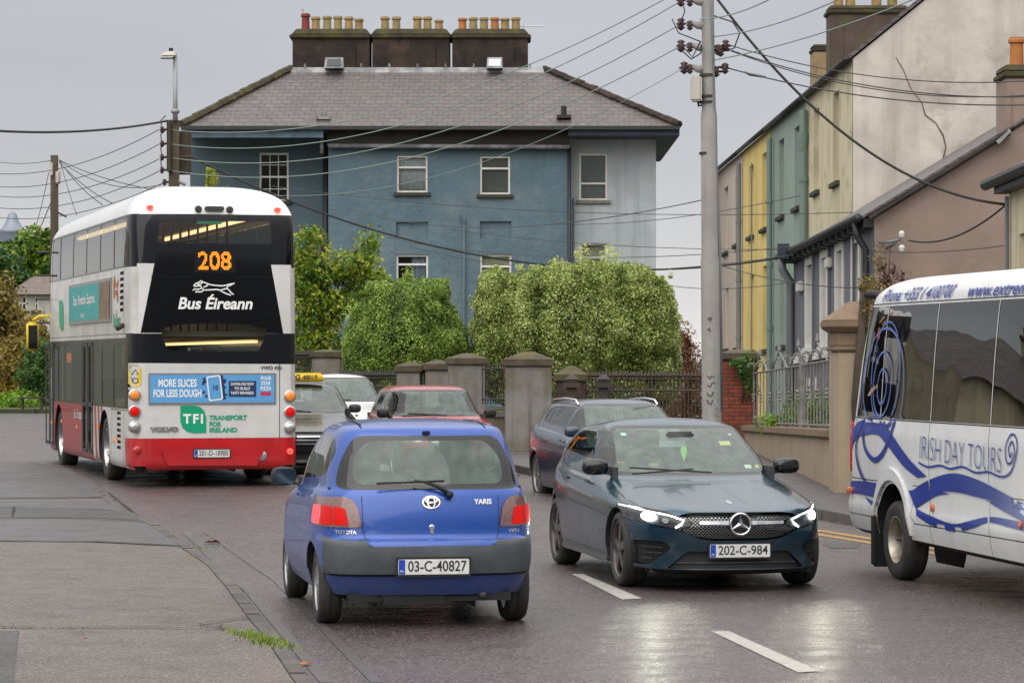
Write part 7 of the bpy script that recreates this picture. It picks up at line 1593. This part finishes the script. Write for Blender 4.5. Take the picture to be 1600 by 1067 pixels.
# red brick pier with ivy
D = 55.5; br_ = pillar('red brick pier with a stone slab on top beside the concrete pole', 1129, 1184, 546, 552, D, 'red_brick', .9, 'pillar_cap', name='brick_pier', over=.07)
D = 55.3; c4 = [(tuple(P(px, py, D)), (a, .18, b)) for px, py, a, b in ((1160, 580, .22, .28), (1150, 570, .2, .15), (1172, 600, .12, .2), (1168, 566, .15, .12))]
r = thing('ivy', 'ivy and small white flowers growing out of the red brick pier', 'ivy', P(1160, 590, 55.4)); M_ = MX(r).inverted(); leaves('leaves', [(tuple(M_ @ Vector(c)), R) for c, R in c4], 900, .035, 'ivy_leaf', r, seed=5, shell=.4)
m = MB(); m.tube([(0, .1, -.5), (.03, .03, -.1), (-.05, 0, .3)], [.02, .015, .008], 5); m.build('stem', 'bark', r)
# tan wall with grey ornamental railing, big tan pillar
Dn, Df = 39.6, 54.8; Xn, Xf = hx(1297, Dn), hx(1163, Df)
def wz(D): t = (D-Dn)/(Df-Dn); return (1-t)*hz(684, Dn)+t*hz(673, Df)
tw = thing('boundary_wall', 'low tan rendered wall carrying the grey ornamental railing', 'wall', (0, 0, 0)); m = MB()
m.hexa([(Xn, Dn, 0), (Xn+.35, Dn, 0), (Xf+.35, Df, 0), (Xf, Df, 0)], [(Xn, Dn, wz(Dn)), (Xn+.35, Dn, wz(Dn)), (Xf+.35, Df, wz(Df)), (Xf, Df, wz(Df))]); m.build('wall_face', 'tan_render', tw)
m = MB(); m.hexa([(Xn-.07, Dn, wz(Dn)+.001), (Xn+.42, Dn, wz(Dn)), (Xf+.42, Df, wz(Df)), (Xf-.07, Df, wz(Df))], [(Xn-.07, Dn, wz(Dn)+.11), (Xn+.42, Dn, wz(Dn)+.11), (Xf+.42, Df, wz(Df)+.11), (Xf-.07, Df, wz(Df)+.11)]); m.build('coping', 'tan_cap', tw, bevel=.015)
orl = thing('ornamental_railing', 'grey wrought iron railing with scrolls and arrow points on the low tan wall', 'railing', (0, 0, 0))
NB = 27
def wp(t, z, off=.17): D = Dn+(Df-Dn)*t; return Vector((Xn+(Xf-Xn)*t+off, D, wz(D)+.11+z))
rh = hz(590, Df)-wz(Df)-.11; 
for i in range(NB):
    # even spacing as seen in the photo
    px = 1299-(1299-1166)*(i+.5)/NB; t = None; lo, hi = 0.0, 1.0
    for _ in range(30):
        md = (lo+hi)/2; q = wp(md, 0); v_ = 800+F*q.x/q.y
        if v_ > px: lo = md
        else: hi = md
    t = (lo+hi)/2; s = 1.0; hgt = .98
    m = MB(); m.tube([wp(t, 0), wp(t, hgt)], .014, 6)
    if i % 3 == 1: 
        c = wp(t, hgt*.52); 
        for dz in (-.06, 0, .06): m.lathe([(.012, -.025), (.035, 0), (.012, .025)], 8, 'z', c+Vector((0, 0, dz)))
    m.build('bar', 'iron_grey', orl)
    if i % 3 == 0:
        for sg in (-1, 1):
            m = MB(); base_ = wp(t, hgt); pts = []
            for k in range(13): a = k/12*4.4; rr = .075*(1-k/17); pts.append(base_+Vector((sg*(.085-rr*cos(a)), 0, .10+rr*sin(a)+.03)))
            m.tube([base_+Vector((sg*.012, 0, 0))]+pts, .011, 5); m.build('scroll', 'iron_grey', orl, smooth=True)
    if i % 6 == 4:
        m = MB(); c = wp(t, hgt); m.tube([wp(max(t-.10, 0), hgt), c+Vector((0, 0, .30)), wp(min(t+.10, 1), hgt)], .014, 6); m.lathe([(.012, 0), (.04, .05), (.005, .16)], 6, 'z', c+Vector((0, 0, .28))); m.build('arrow_point', 'iron_grey', orl)
for z in (.05, .98): m = MB(); m.tube([wp(0, z), wp(1, z)], .02, 6); m.build('rail', 'iron_grey', orl)
m = MB(); m.tube([wp(.37, 0), wp(.37, 1.12)], .055, 8); m.build('post', 'iron_grey', orl)
D = 38.3; tp = thing('gate_pier', 'big tan rendered pier with moulded cap and plants on top beside the coach', 'pillar', (hx(1345, D), D+.4, gz(D))); g_ = gz(D)
zc = hz(548, D)-g_; w = (hx(1390, D)-hx(1311, D))/2
m = MB(); m.box(-w, w, -.4, .4, -.1, zc); m.build('shaft', 'tan_render', tp, bevel=.03)
m = MB(); m.box(-w-.035, w+.035, -.435, .435, zc, zc+.06); m.box(-w+.0, w-.0, -.40, .40, zc+.06, zc+.24); m.hexa([(-w-.01, -.41, zc+.24), (w+.01, -.41, zc+.24), (w+.01, .41, zc+.24), (-w-.01, .41, zc+.24)], [(-w-.11, -.51, zc+.31), (w+.11, -.51, zc+.31), (w+.11, .51, zc+.31), (-w-.11, .51, zc+.31)])
m.box(-w-.11, w+.11, -.51, .51, zc+.31, zc+.40); m.hexa([(-w-.11, -.51, zc+.40), (w+.11, -.51, zc+.40), (w+.11, .51, zc+.40), (-w-.11, .51, zc+.40)], [(-.12, -.12, zc+.66), (.12, -.12, zc+.66), (.12, .12, zc+.66), (-.12, .12, zc+.66)]); m.build('cap', 'tan_cap', tp, bevel=.015)
bush('small tufty green plant growing on the left of the tan pier top', 'plant', [(tuple(P(1352, 455, 38.2)), (.16, .15, .17)), (tuple(P(1345, 470, 38.2)), (.10, .1, .10)), (tuple(P(1350, 480, 38.2)), (.08, .1, .10))], 1500, .018, 'olive_leaf', 4, hx(1350, 38.2), 38.2, 'plant', shell=.4)
r = thing('plant', 'tall reddish wiry plant growing over the tan pier', 'plant', P(1382, 462, 38.6)); M_ = MX(r).inverted()
leaves('leaves', [(tuple(M_ @ P(px, py, 38.6)), (a, .12, b)) for px, py, a, b in ((1385, 440, .22, .09), (1410, 441, .16, .05), (1378, 418, .08, .10), (1372, 395, .03, .06), (1395, 425, .10, .07), (1366, 452, .10, .08))], 1500, .02, 'heather_leaf', r, seed=6, shell=.5)
for k in range(7): random.seed(k); m = MB(); m.tube([(random.uniform(-.06, .06), 0, -.1), (random.uniform(-.1, .1), 0, .18), (random.uniform(-.16, .14), 0, random.uniform(.3, .68))], [.009, .006, .003], 4); m.build('stem', 'rust_stem' if 'rust_stem' in MATS else 'bark', r)
# plants behind the ornamental railing
c5 = [(tuple(P(px, py, 50)), (.22, .3, b)) for px, py, b in ((1212, 660, .15), (1232, 650, .3), (1250, 655, .25), (1262, 640, .3), (1275, 650, .3), (1290, 650, .35), (1215, 662, .15), (1240, 660, .2))]
bush('leafy green border plants growing behind the grey ornamental railing', 'plant', c5, 4200, .035, 'lime_leaf', 14, hx(1240, 50), 50, 'plant', shell=.5, bump=.25)

# ================================================================ poles
mk('concrete', (.34, .33, .32), (.27, .26, .25), rough=.85, scale=2, bump=.25, bscale=18, streak=((.16, .145, .13), .5, 6), c3=(.24, .235, .23), s3=.9)
mk('insulator_brown', (.06, .022, .025), rough=.3); mk('weathered_wood', (.075, .055, .035), (.045, .035, .025), rough=.9, scale=8, stretch=(1, 1, .15), bump=.5, bscale=20); mk('box_cream', (.52, .49, .44), (.46, .43, .38), rough=.5, scale=2); mk('stay_grey', (.30, .31, .32), rough=.5, metal=.3)
D = 46.0; X0 = hx(1113, D); CP_ = thing('concrete_pole', 'tall pale concrete power pole with brown insulators and a cream box', 'utility pole', (X0, D, gz(D))); s_ = F/D
def PL(px, py, dy=0): return Vector(((px-800)/F*D-X0, dy, hz(py, D)-gz(D)))
r0, r1 = 15.5/s_, 10.5/s_; zj = PL(0, 173).z; ztop = PL(0, -120).z; z4 = PL(0, 395).z
m = MB(); m.lathe([(15.2/s_, 0), (15.0/s_, z4-.15), (13.6/s_, z4), (12.8/s_, zj-.1), (11.3/s_, zj), (10.4/s_, zj+.1), (9.2/s_, ztop)], 24, 'z', (0, 0, 0)); m.v = [(x-(z/ztop)*.085, y, z) for x, y, z in m.v]; m.build('shaft', 'concrete', CP_, smooth=35)
m = MB(); m.tube([PL(1113+15, 640, -.05), PL(1111+14, 400, -.05), PL(1106+12, 240, -.06), PL(1104+9, 60, -.08), PL(1103, -60, -.1)], .022, 6); m.build('conduit', 'grey_pipe', CP_, smooth=True)
for py in (118, 151, 160, 240): m = MB(); c = PL(1104.5, py); m.lathe([(11.8/s_+.004, -.02), (11.8/s_+.004, .02)], 20, 'z', c); m.build('strap', 'iron_black', CP_)
def pin(c, sc=1.0, par=CP_):
    sc *= .8; m = MB(); m.lathe([(.02*sc, -.13*sc), (.05*sc, -.10*sc), (.09*sc, -.075*sc), (.045*sc, -.04*sc), (.11*sc, 0), (.045*sc, .04*sc), (.085*sc, .08*sc), (.03*sc, .12*sc)], 12, 'z', c); m.build('insulator', 'insulator_brown', par, smooth=True)
for (py, hx_) in ((1, 1064), (38, 1064), (72, 1064), (106, 1069)):
    m = MB(); m.tube([PL(1104, py+3), PL(1090, py+2), PL(1081, py-2)], [.075, .06, .04], 8); m.tube([PL(1081, py-3), PL(1060, py+1)], .013, 5); m.build('crossarm', 'concrete', CP_, smooth=True)
    pin(PL(hx_, py)); pin(PL(1078, py+2), .8)
for (px, py) in ((1122, 78), (1134, 71), (1119, 112), (1133, 107), (1126, 80)): pin(PL(px, py), .9)
m = MB(); m.tube([PL(1108, 74), PL(1142, 72)], .02, 5); m.tube([PL(1108, 80), PL(1140, 79)], .02, 5); m.tube([PL(1108, 107), PL(1138, 104)], .02, 5); m.tube([PL(1108, 113), PL(1136, 112)], .02, 5); m.build('crossarm', 'iron_black', CP_)
m = MB(); a, b = PL(1079, 120, -.05), PL(1095, 160, -.05); m.box(a.x, b.x, -.22, .05, b.z, a.z); bx_ = m.build('equipment_box', 'box_cream', CP_, bevel=.03); m = MB(); m.tube([PL(1090, 160, -.1), PL(1091, 167, -.1), PL(1096, 165, -.1)], .02, 6); m.build('cable_tail', 'black', bx_)
mk('scribble', (.07, .07, .07), rough=.8)
for k, (py0, w) in enumerate(((500, 7), (515, 5), (588, 10), (602, 12), (616, 11), (628, 10))):
    random.seed(k+9); pts = [((-4+w*i/5-3)/s_, hz(py0+random.uniform(-5, 5), D)-gz(D)) for i in range(6)]; V, Fs = ribbon(pts, .02); m = MB(); m.add([(x-.02, -sqrt(max((15/s_)**2-x*x, .001))-.006, z) for x, z in V], Fs); m.build('scribble', 'scribble', CP_, fix=False)
m = MB(); 
for k in range(9): a = radians(-40+8*k); m.add([(15.6/s_*sin(a), -15.6/s_*cos(a), PL(0, 650).z), (15.6/s_*sin(a+.14), -15.6/s_*cos(a+.14), PL(0, 650).z), (15.6/s_*sin(a+.14), -15.6/s_*cos(a+.14), PL(0, 580).z), (15.6/s_*sin(a), -15.6/s_*cos(a), PL(0, 580).z)], [(0, 1, 2, 3)]) if k > 5 else None
mk('torn_poster', (.30, .34, .33), (.16, .18, .17), rough=.8, scale=14); m.build('poster_remains', 'torn_poster', CP_, fix=False)
# street lamp pole behind the bus
D = 60.0; X0 = hx(272, D); LP = thing('lamp_pole', 'dark wooden power pole with a grey street lamp on top above the bus', 'street lamp', (X0, D, gz(D))); s_ = F/D
m = MB(); m.tube([(0, 0, 0), PL(272, 188)], [.13, .11], 12); m.build('shaft', 'weathered_wood', LP, smooth=True)
m = MB(); m.tube([PL(275, 190, -.13), PL(275, 160, -.13), PL(275, 90, -.13)], [.055, .05, .045], 10); m.tube([PL(275, 178, -.13), PL(275, 172, -.13)], .09, 10); m.build('lamp_tube', 'stay_grey', LP, smooth=True)
m = MB(); m.hexa([PL(251, 91, -.30), PL(277, 91, -.30), PL(277, 91, .1), PL(251, 91, .1)], [PL(260, 82.5, -.24), PL(276, 82, -.24), PL(276, 82, .04), PL(260, 82.5, .04)]); lh = m.build('lamp_head', 'box_cream', LP, bevel=.03, smooth=40); m = MB(); c = PL(268, 81, -.1); m.lathe([(.045, -.04), (.045, .06)], 10, 'z', c); m.build('photocell', 'black', lh); m = MB(); m.hexa([PL(252, 92.5, -.28), PL(272, 92.5, -.28), PL(272, 92.5, .08), PL(252, 92.5, .08)], [PL(252, 91.2, -.28), PL(272, 91.2, -.28), PL(272, 91.2, .08), PL(252, 91.2, .08)]); m.build('lamp_glass', 'reflector', lh)
m = MB(); m.box(PL(262, 0).x, PL(269, 0).x, -.2, -.05, PL(0, 270).z, PL(0, 190).z); m.box(PL(277, 0).x, PL(297, 0).x, .1, .3, PL(0, 272).z, PL(0, 205).z); m.build('cable_board', 'weathered_wood', LP, bevel=.02)
for py in (203, 225, 246, 266, 285):
    m = MB(); m.tube([PL(252 if py < 280 else 257, py, 0), PL(300 if py == 246 else 280, py-1, 0)], .025, 5); m.build('crossarm', 'iron_brown', LP); pin(PL(253 if py < 280 else 257, py), .7, LP)
    if py < 280: m = MB(); m.tube([PL(253, py-2), PL(251, py-14), PL(259, py-22)], .012, 5); m.build('jumper', 'black', LP)
m = MB(); m.tube([PL(268, 290), PL(275, 282), PL(290, 288)], .05, 6); m.build('bracket', 'stay_grey', LP)
D = 75.0; X0 = hx(85, D); s_ = F/D; WP = thing('wooden_pole', 'old wooden telephone pole rising behind the front of the bus', 'utility pole', (X0, D, gz(D))); m = MB(); m.tube([(0, 0, 0), PL(85, 243)], [.13, .10], 12); m.build('shaft', 'weathered_wood', WP, smooth=True)
m = MB(); a, b = PL(88, 268), PL(94, 288); m.box(a.x, b.x, -.15, .1, b.z, a.z); m.box(PL(78.5, 0).x, PL(84, 0).x, -.16, -.09, PL(0, 275).z, PL(0, 255).z); m.build('junction_box', 'box_cream', WP, bevel=.02)
m = MB(); m.tube([PL(78, 326), PL(104, 339)], .025, 5); m.tube([PL(86, 246), PL(80, 252), PL(82, 262), PL(90, 300), PL(90, 330)], .012, 5); m.build('stay_fitting', 'iron_black', WP)
# ================================================================ overhead cables
mk('wire_green', (.20, .27, .23), rough=.6); mk('wire_dark', (.05, .05, .05), rough=.6); mk('wire_black', (.018, .018, .018), rough=.6)
def cable(label, a, Da, b, Db, sag, r, mat, mids=None, group='overhead cables'):
    A, B = P(*a, Da), P(*b, Db); n = 28; pts = []
    for i in range(n+1): t = i/n; p = A.lerp(B, t); p.z -= 4*sag*t*(1-t); pts.append(p)
    m = MB(); m.tube(pts, r, 5); tag(m.build('cable', mat, smooth=True), label, 'cable', group); return pts
G1 = 'green power wires between the two poles'
for i, (a, b, s) in enumerate((((262, 203), (1111, -42), .85), ((262, 225), (1066, 1), .85), ((262, 246), (1064, 38), .85), ((262, 266), (1064, 72), .85), ((300, 290), (1069, 106), .9))):
    nm = ('top', 'second', 'third', 'fourth', 'lowest, faintest')[i]; cable(f'{nm} of the five green wires from the lamp pole up to the concrete pole', a, 60, b, 46, s, .0095 if i < 4 else .006, 'wire_green', group=G1)
for i, (a, b) in enumerate((((248, 203), (-30, 269)), ((248, 226), (-30, 289)), ((248, 249), (-30, 303)), ((248, 268), (-30, 321)), ((257, 285), (-30, 336)))):
    nm = ('top', 'second', 'third', 'fourth', 'lowest')[i]; cable(f'{nm} of the five wires leaving the lamp pole to the left edge', a, 60, b, 72, .35, .009, 'wire_dark', group='wires from the lamp pole to the left edge')
cable('thick twisted cable from the lamp pole to the left edge, above the other wires', (262, 189), 60, (-30, 203), 50, .12, .024, 'wire_black')
for i, (a, b, s, r) in enumerate((((92, 250), (245, 297), .1, .011), ((93, 252), (160, 320), .1, .012), ((93, 254), (176, 318), .1, .012), ((95, 256), (120, 336), .05, .010), ((84, 250), (-20, 250), .1, .009), ((76, 270), (54, 360), .1, .009), ((80, 315), (30, 420), .1, .012), ((93, 251), (252, 289), .3, .010))):
    nm = ('upper right', 'steep right', 'second steep right', 'nearly vertical', 'level left', 'steep left', 'lowest left', 'sagging right')[i]; cable(f'{nm} one of the lines fanning out from the old wooden pole', a, 75, b, 66 if i not in (4, 5, 6) else 80, s, r, 'wire_dark', group='lines fanning out from the wooden pole')
cable('thick black cable sagging from the lamp pole past the blue house to the grey house', (300, 246), 60, (1225, 402), 62, 1.05, .021, 'wire_black')
cable('thick twisted cable dropping from the concrete pole top to the corner house', (1120, -2), 46, (1575, 320), 45, .72, .022, 'wire_black')
cable('short black cable looping from the corner house to the gable bracket', (1572, 320), 45, (1420, 376), 52.5, .22, .017, 'wire_black')
for i, (a, b, Db, s, r) in enumerate((((1140, 71), (1640, 124), 44, .25, .009), ((1142, 79), (1640, 150), 44, .25, .010), ((1142, 80), (1640, 146), 44, .3, .009), ((1138, 107), (1640, 163), 44, .2, .011))):
    nm = ('top', 'second', 'third', 'lowest')[i]; cable(f'{nm} of the wires running right from the concrete pole across the white gable', a, 46, b, Db, s, r, 'wire_dark', group='wires from the concrete pole to the right edge')
for i, (a, b) in enumerate((((1094, 31), (1240, -22)), ((1113, 58), (1330, -10)), ((1112, 95), (1460, -14)))):
    nm = ('top', 'middle', 'lowest')[i]; cable(f'{nm} of the three wires rising to the right above the concrete pole', a, 46, b, 38, .1, .010, 'wire_green', group='wires rising right above the concrete pole')
for i, (a, b, Da, Db, s) in enumerate((((420, 290), (1640, 316), 80, 60, .5), ((540, 325), (1110, 310), 80, 46, .5), ((860, 350), (1250, 306), 86, 60, .2), ((700, 358), (1640, 372), 84, 60, .4), ((600, 370), (1240, 385), 84, 60, .4), ((640, 385), (1240, 398), 84, 60, .5), ((1127, 415), (1340, 450), 55, 54, .1), ((960, 425), (1240, 440), 84, 62, .3), ((1360, 392), (1640, 372), 52.7, 44, .1))):
    nm = ('highest', 'second', 'third', 'fourth', 'fifth', 'sixth', 'seventh', 'eighth', 'lowest right')[i]; cable(f'{nm} of the thin low wires crossing behind the concrete pole', a, Da, b, Db, s, .009, 'wire_dark', group='thin low wires across the houses')
m = MB(); m.tube([P(1163, 112, 45.9), P(1172, 116, 45.9), P(1197, 121, 45.9)], [.02, .035, .02], 6); tag(m.build('wire_clamp', 'stay_grey', smooth=True), 'pale clamp on the lowest wire right of the concrete pole', 'wire clamp')
for pts, r, lb in (([(1062, 41), (1070, 18), (1060, -20)], .010, 'upper'), ([(1066, 72), (1082, 90), (1094, 66)], .012, 'middle'), ([(1066, 80), (1080, 93), (1095, 84), (1096, 70)], .012, 'lower'), ([(1115, 25), (1145, 35), (1156, 52), (1147, 76), (1135, 79)], .012, 'right-hand'), ([(1096, 66), (1060, 52), (1050, 30)], .010, 'outer')):
    m = MB(); m.tube([P(x, y, 45.8) for x, y in pts], r, 5); m.build('jumper', 'wire_black', None, smooth=True)
for o in [o for o in COL.objects if o.name.split('.')[0] == 'jumper' and o.parent is None]:
    o.data.transform(MX(CP_).inverted()); o.parent = CP_
# ================================================================ far left: slope with trees and houses
def ftree(label, D, spec, n, size, mat, seed, name='tree', **k):
    c = [(tuple(P(px, py, D)), (a, max(a, .6), b)) for px, py, a, b in spec]; bx = sum(q[0][0] for q in c)/len(c); r = thing(name, label, 'tree' if name == 'tree' else 'shrub', (bx, D, gz(D))); M_ = MX(r).inverted(); c2 = [(tuple(M_ @ Vector(a)), b) for a, b in c]
    leaves('crown', c2, n, size, mat, r, seed=seed, **k); limbs(r, (0, 0, -.2), (0, 0, max(q[0][2] for q in c2)), .16, c2, seed)
ftree('bright green tree beyond the houses at the left edge, under the wires', 135, [(55, 385, 1.1, .9), (30, 410, 1.2, 1.1), (70, 420, 1.0, 1.0), (20, 440, 1.0, 1.0), (75, 375, .6, .5)], 9000, .13, 'tree_leaf', 21, tone=(.35, .2), shell=.35)
ftree('dark green tree behind the slate building at the left edge', 128, [(8, 420, .9, .8), (28, 450, .9, .8), (-25, 430, 1.4, 1.4)], 6000, .12, 'dark_leaf', 22, tone=(.6, .25), shell=.35)
ftree('olive brown autumn tree at the far left edge', 98, [(0, 470, .7, .9), (-25, 520, 1.6, 1.9), (8, 540, .6, 1.0), (18, 500, .35, .5)], 11000, .075, 'olive_leaf', 23, shell=.45, bump=.4, tone=(.5, .28))
ftree('thin brown tree in front of the small white house', 95, [(35, 540, .55, .8), (15, 585, .9, .8), (52, 560, .4, .7), (40, 600, .7, .5), (62, 520, .4, .5)], 9000, .07, 'olive_leaf', 24, shell=.5, bump=.4, tone=(.62, .25))
ftree('bright lime green shrub by the far kerb at the left edge', 88, [(30, 636, .62, .42), (10, 640, .6, .45), (48, 645, .4, .35), (-20, 640, .9, .5)], 7000, .05, 'lime_leaf', 25, 'shrub', tone=(.55, .25)); ftree('green bush beside the front of the bus', 90, [(50, 590, .45, .8), (60, 560, .4, .6), (70, 610, .6, .7)], 5000, .06, 'dark_leaf', 26, 'shrub', tone=(.8, .25))
# unseen hill ring added to darken reflections, then the hillside behind the left trees
mk('hill', (.05, .065, .05), (.06, .065, .05), rough=1, scale=.05)
m = MB(); V = []; Fc = []
NA = 72
for i in range(NA+1):
    a = radians(24+312*i/NA); 
    for k, (R_d, z) in enumerate(((85, -.3), (110, 4+1.5*sin(i*1.3)+1*sin(i*.5)), (150, 8+2*sin(i*.7)+1*cos(i*2.1)), (260, 6))): V.append((R_d*sin(a), 20+R_d*cos(a), z*(2.6 if radians(125) < a < radians(235) else .35 if a > radians(235) else 1) if k else z))
for i in range(NA):
    for k in range(3): Fc.append((i*4+k, i*4+k+1, (i+1)*4+k+1, (i+1)*4+k))
m.add(V, Fc); struct(m.build('backdrop_hills', 'hill', smooth=True))
m = MB(); m.add([(-60, 112, -.2), (-24, 112, -.2), (-21, 150, 3.5), (-60, 150, 3.5), (-60, 200, 7), (-26, 200, 7)], [(0, 1, 2, 3), (3, 2, 5, 4)]); struct(m.build('backdrop_hills', 'hill'))
# small white house with a brown roof
D = 112; r = thing('small_house', 'small white house with a brown roof among the trees at the left', 'house', (0, 0, 0)); x0, x1 = hx(22, D), hx(66, D); hs_ = [hole(33, 42, 463, 485, D), hole(53, 60, 463, 485, D)]
mk('white_wall', (.50, .48, .44), (.42, .40, .37), rough=.8, scale=1); slates('brown_tiles', (.12, .075, .055), (.09, .06, .045), (.05, .035, .03), .3, .2)
m = MB(); wall_grid(m, front(D), x0, x1+1.5, -1, hz(459, D), hs_); m.build('wall', 'white_wall', r, fix=False)
for q in hs_: window(r, front(D), q, 'sash', .1, 'dark_sill')
m = MB(); xm = hx(46, D); m.add([(x0-.3, D-.3, hz(460, D)), (x1+1.8, D-.3, hz(460, D)), (xm+.5, D+3, hz(428, D)), (xm-.3, D+3, hz(428, D))], [(0, 1, 2, 3)]); m.add([(x0-.3, D-.3, hz(460, D)), (xm-.3, D+3, hz(428, D)), (x0-.3, D+6, hz(460, D))], [(0, 1, 2)]); m.build('roof', 'brown_tiles', r, fix=False)
D = 160; r = thing('slate_building', 'dark slate roofed building with a pale curved spire at the left edge', 'building', (0, 0, 0)); mk('slate_wall', (.09, .11, .13), (.07, .085, .10), rough=.7, scale=.4)
m = MB(); m.box(hx(-60, D), hx(36, D), D, D+8, 0, hz(378, D)); m.build('wall', 'slate_wall', r); m = MB(); m.hexa([(hx(-60, D), D-.3, hz(378, D)), (hx(37, D), D-.3, hz(378, D)), (hx(37, D), D+8, hz(378, D)), (hx(-60, D), D+8, hz(378, D))], [(hx(-60, D), D+3, hz(358, D)), (hx(36, D), D+3, hz(361, D)), (hx(36, D), D+5, hz(361, D)), (hx(-60, D), D+5, hz(358, D))]); m.build('roof', 'fascia_navy', r)
mk('zinc', (.22, .25, .30), (.18, .2, .24), rough=.4, metal=.3, scale=1); m = MB(); m.lathe([(1.05, hz(360, D)), (.62, hz(352, D)), (.36, hz(340, D)), (.26, hz(330, D)), (.12, hz(326, D)), (.02, hz(324, D))], 20, 'z', (hx(0, D), D+4, 0)); m.build('spire', 'zinc', r, smooth=True)
m = MB(); m.box(-14, hx(52, 84), 84, 84.4, 0, gz(84)+.14); struct(m.build('kerb', 'kerb_stone')); m = MB(); m.box(-60, 12, 84.4, 110, 0, gz(84)+.12); struct(m.build('verge', 'earth'))
t = thing('bench', 'low wooden bench by the far kerb beside the bus front', 'bench', (hx(50, 84.9), 84.9, gz(84)+.12)); m = MB(); m.box(-.35, .35, -.15, .15, .30, .36); m.build('seat', 'weathered_wood', t)
for x in (-.28, .28): m = MB(); m.box(x-.03, x+.03, -.12, .12, 0, .3); m.build('leg', 'weathered_wood', t)
# cottages outside the left edge: the coach windows mirror them
def cottage(label, x0, x1, D, hgt, wallmat):
    r = thing('cottage', label, 'house', (0, 0, 0)); z = gz(D); xs = [x0+(x1-x0)*k for k in (.12, .30, .62, .80)]; hs_ = [(xs[0], xs[1], z+1, z+2.3), (xs[2], xs[3], z+1, z+2.3)]
    m = MB(); wall_grid(m, front(D), x0, x1, 0, z+hgt, hs_); m.add([(x1, D, 0), (x1, D+7, 0), (x1, D+7, z+hgt), (x1, D+3.5, z+hgt+2), (x1, D, z+hgt)], [(0, 1, 2, 3, 4)]); m.build('wall', wallmat, r, fix=False)
    for q in hs_: window(r, front(D), q, 'sash', .15)
    m = MB(); m.add([(x0-.2, D-.3, z+hgt-.1), (x1+.2, D-.3, z+hgt-.1), (x1+.2, D+3.5, z+hgt+2), (x0-.2, D+3.5, z+hgt+2), (x0-.2, D+7.3, z+hgt-.1), (x1+.2, D+7.3, z+hgt-.1)], [(0, 1, 2, 3), (3, 2, 5, 4)]); m.build('roof', 'slate', r, fix=False)
    chimney(r, x0+.3, x0+1.2, z+hgt, z+hgt+3, D+3, D+3.9, .2, [(x0+.75, .5, .12, 'pot_buff')], 'cream_render')
cottage('cream cottage left of the picture, mirrored in the coach windows', -24, -16.5, 58, 3.2, 'cream_render'); cottage('second cream cottage farther left, mirrored in the coach windows', -37, -27, 70, 3.4, 'cream_render')
ftree('dark hedge left of the picture, mirrored low in the coach windows', 54, [(-500, 620, 1.6, .8), (-700, 620, 1.8, .8), (-900, 620, 1.8, .9)], 6000, .09, 'dark_leaf', 31, 'shrub')
bpy.context.view_layer.update()
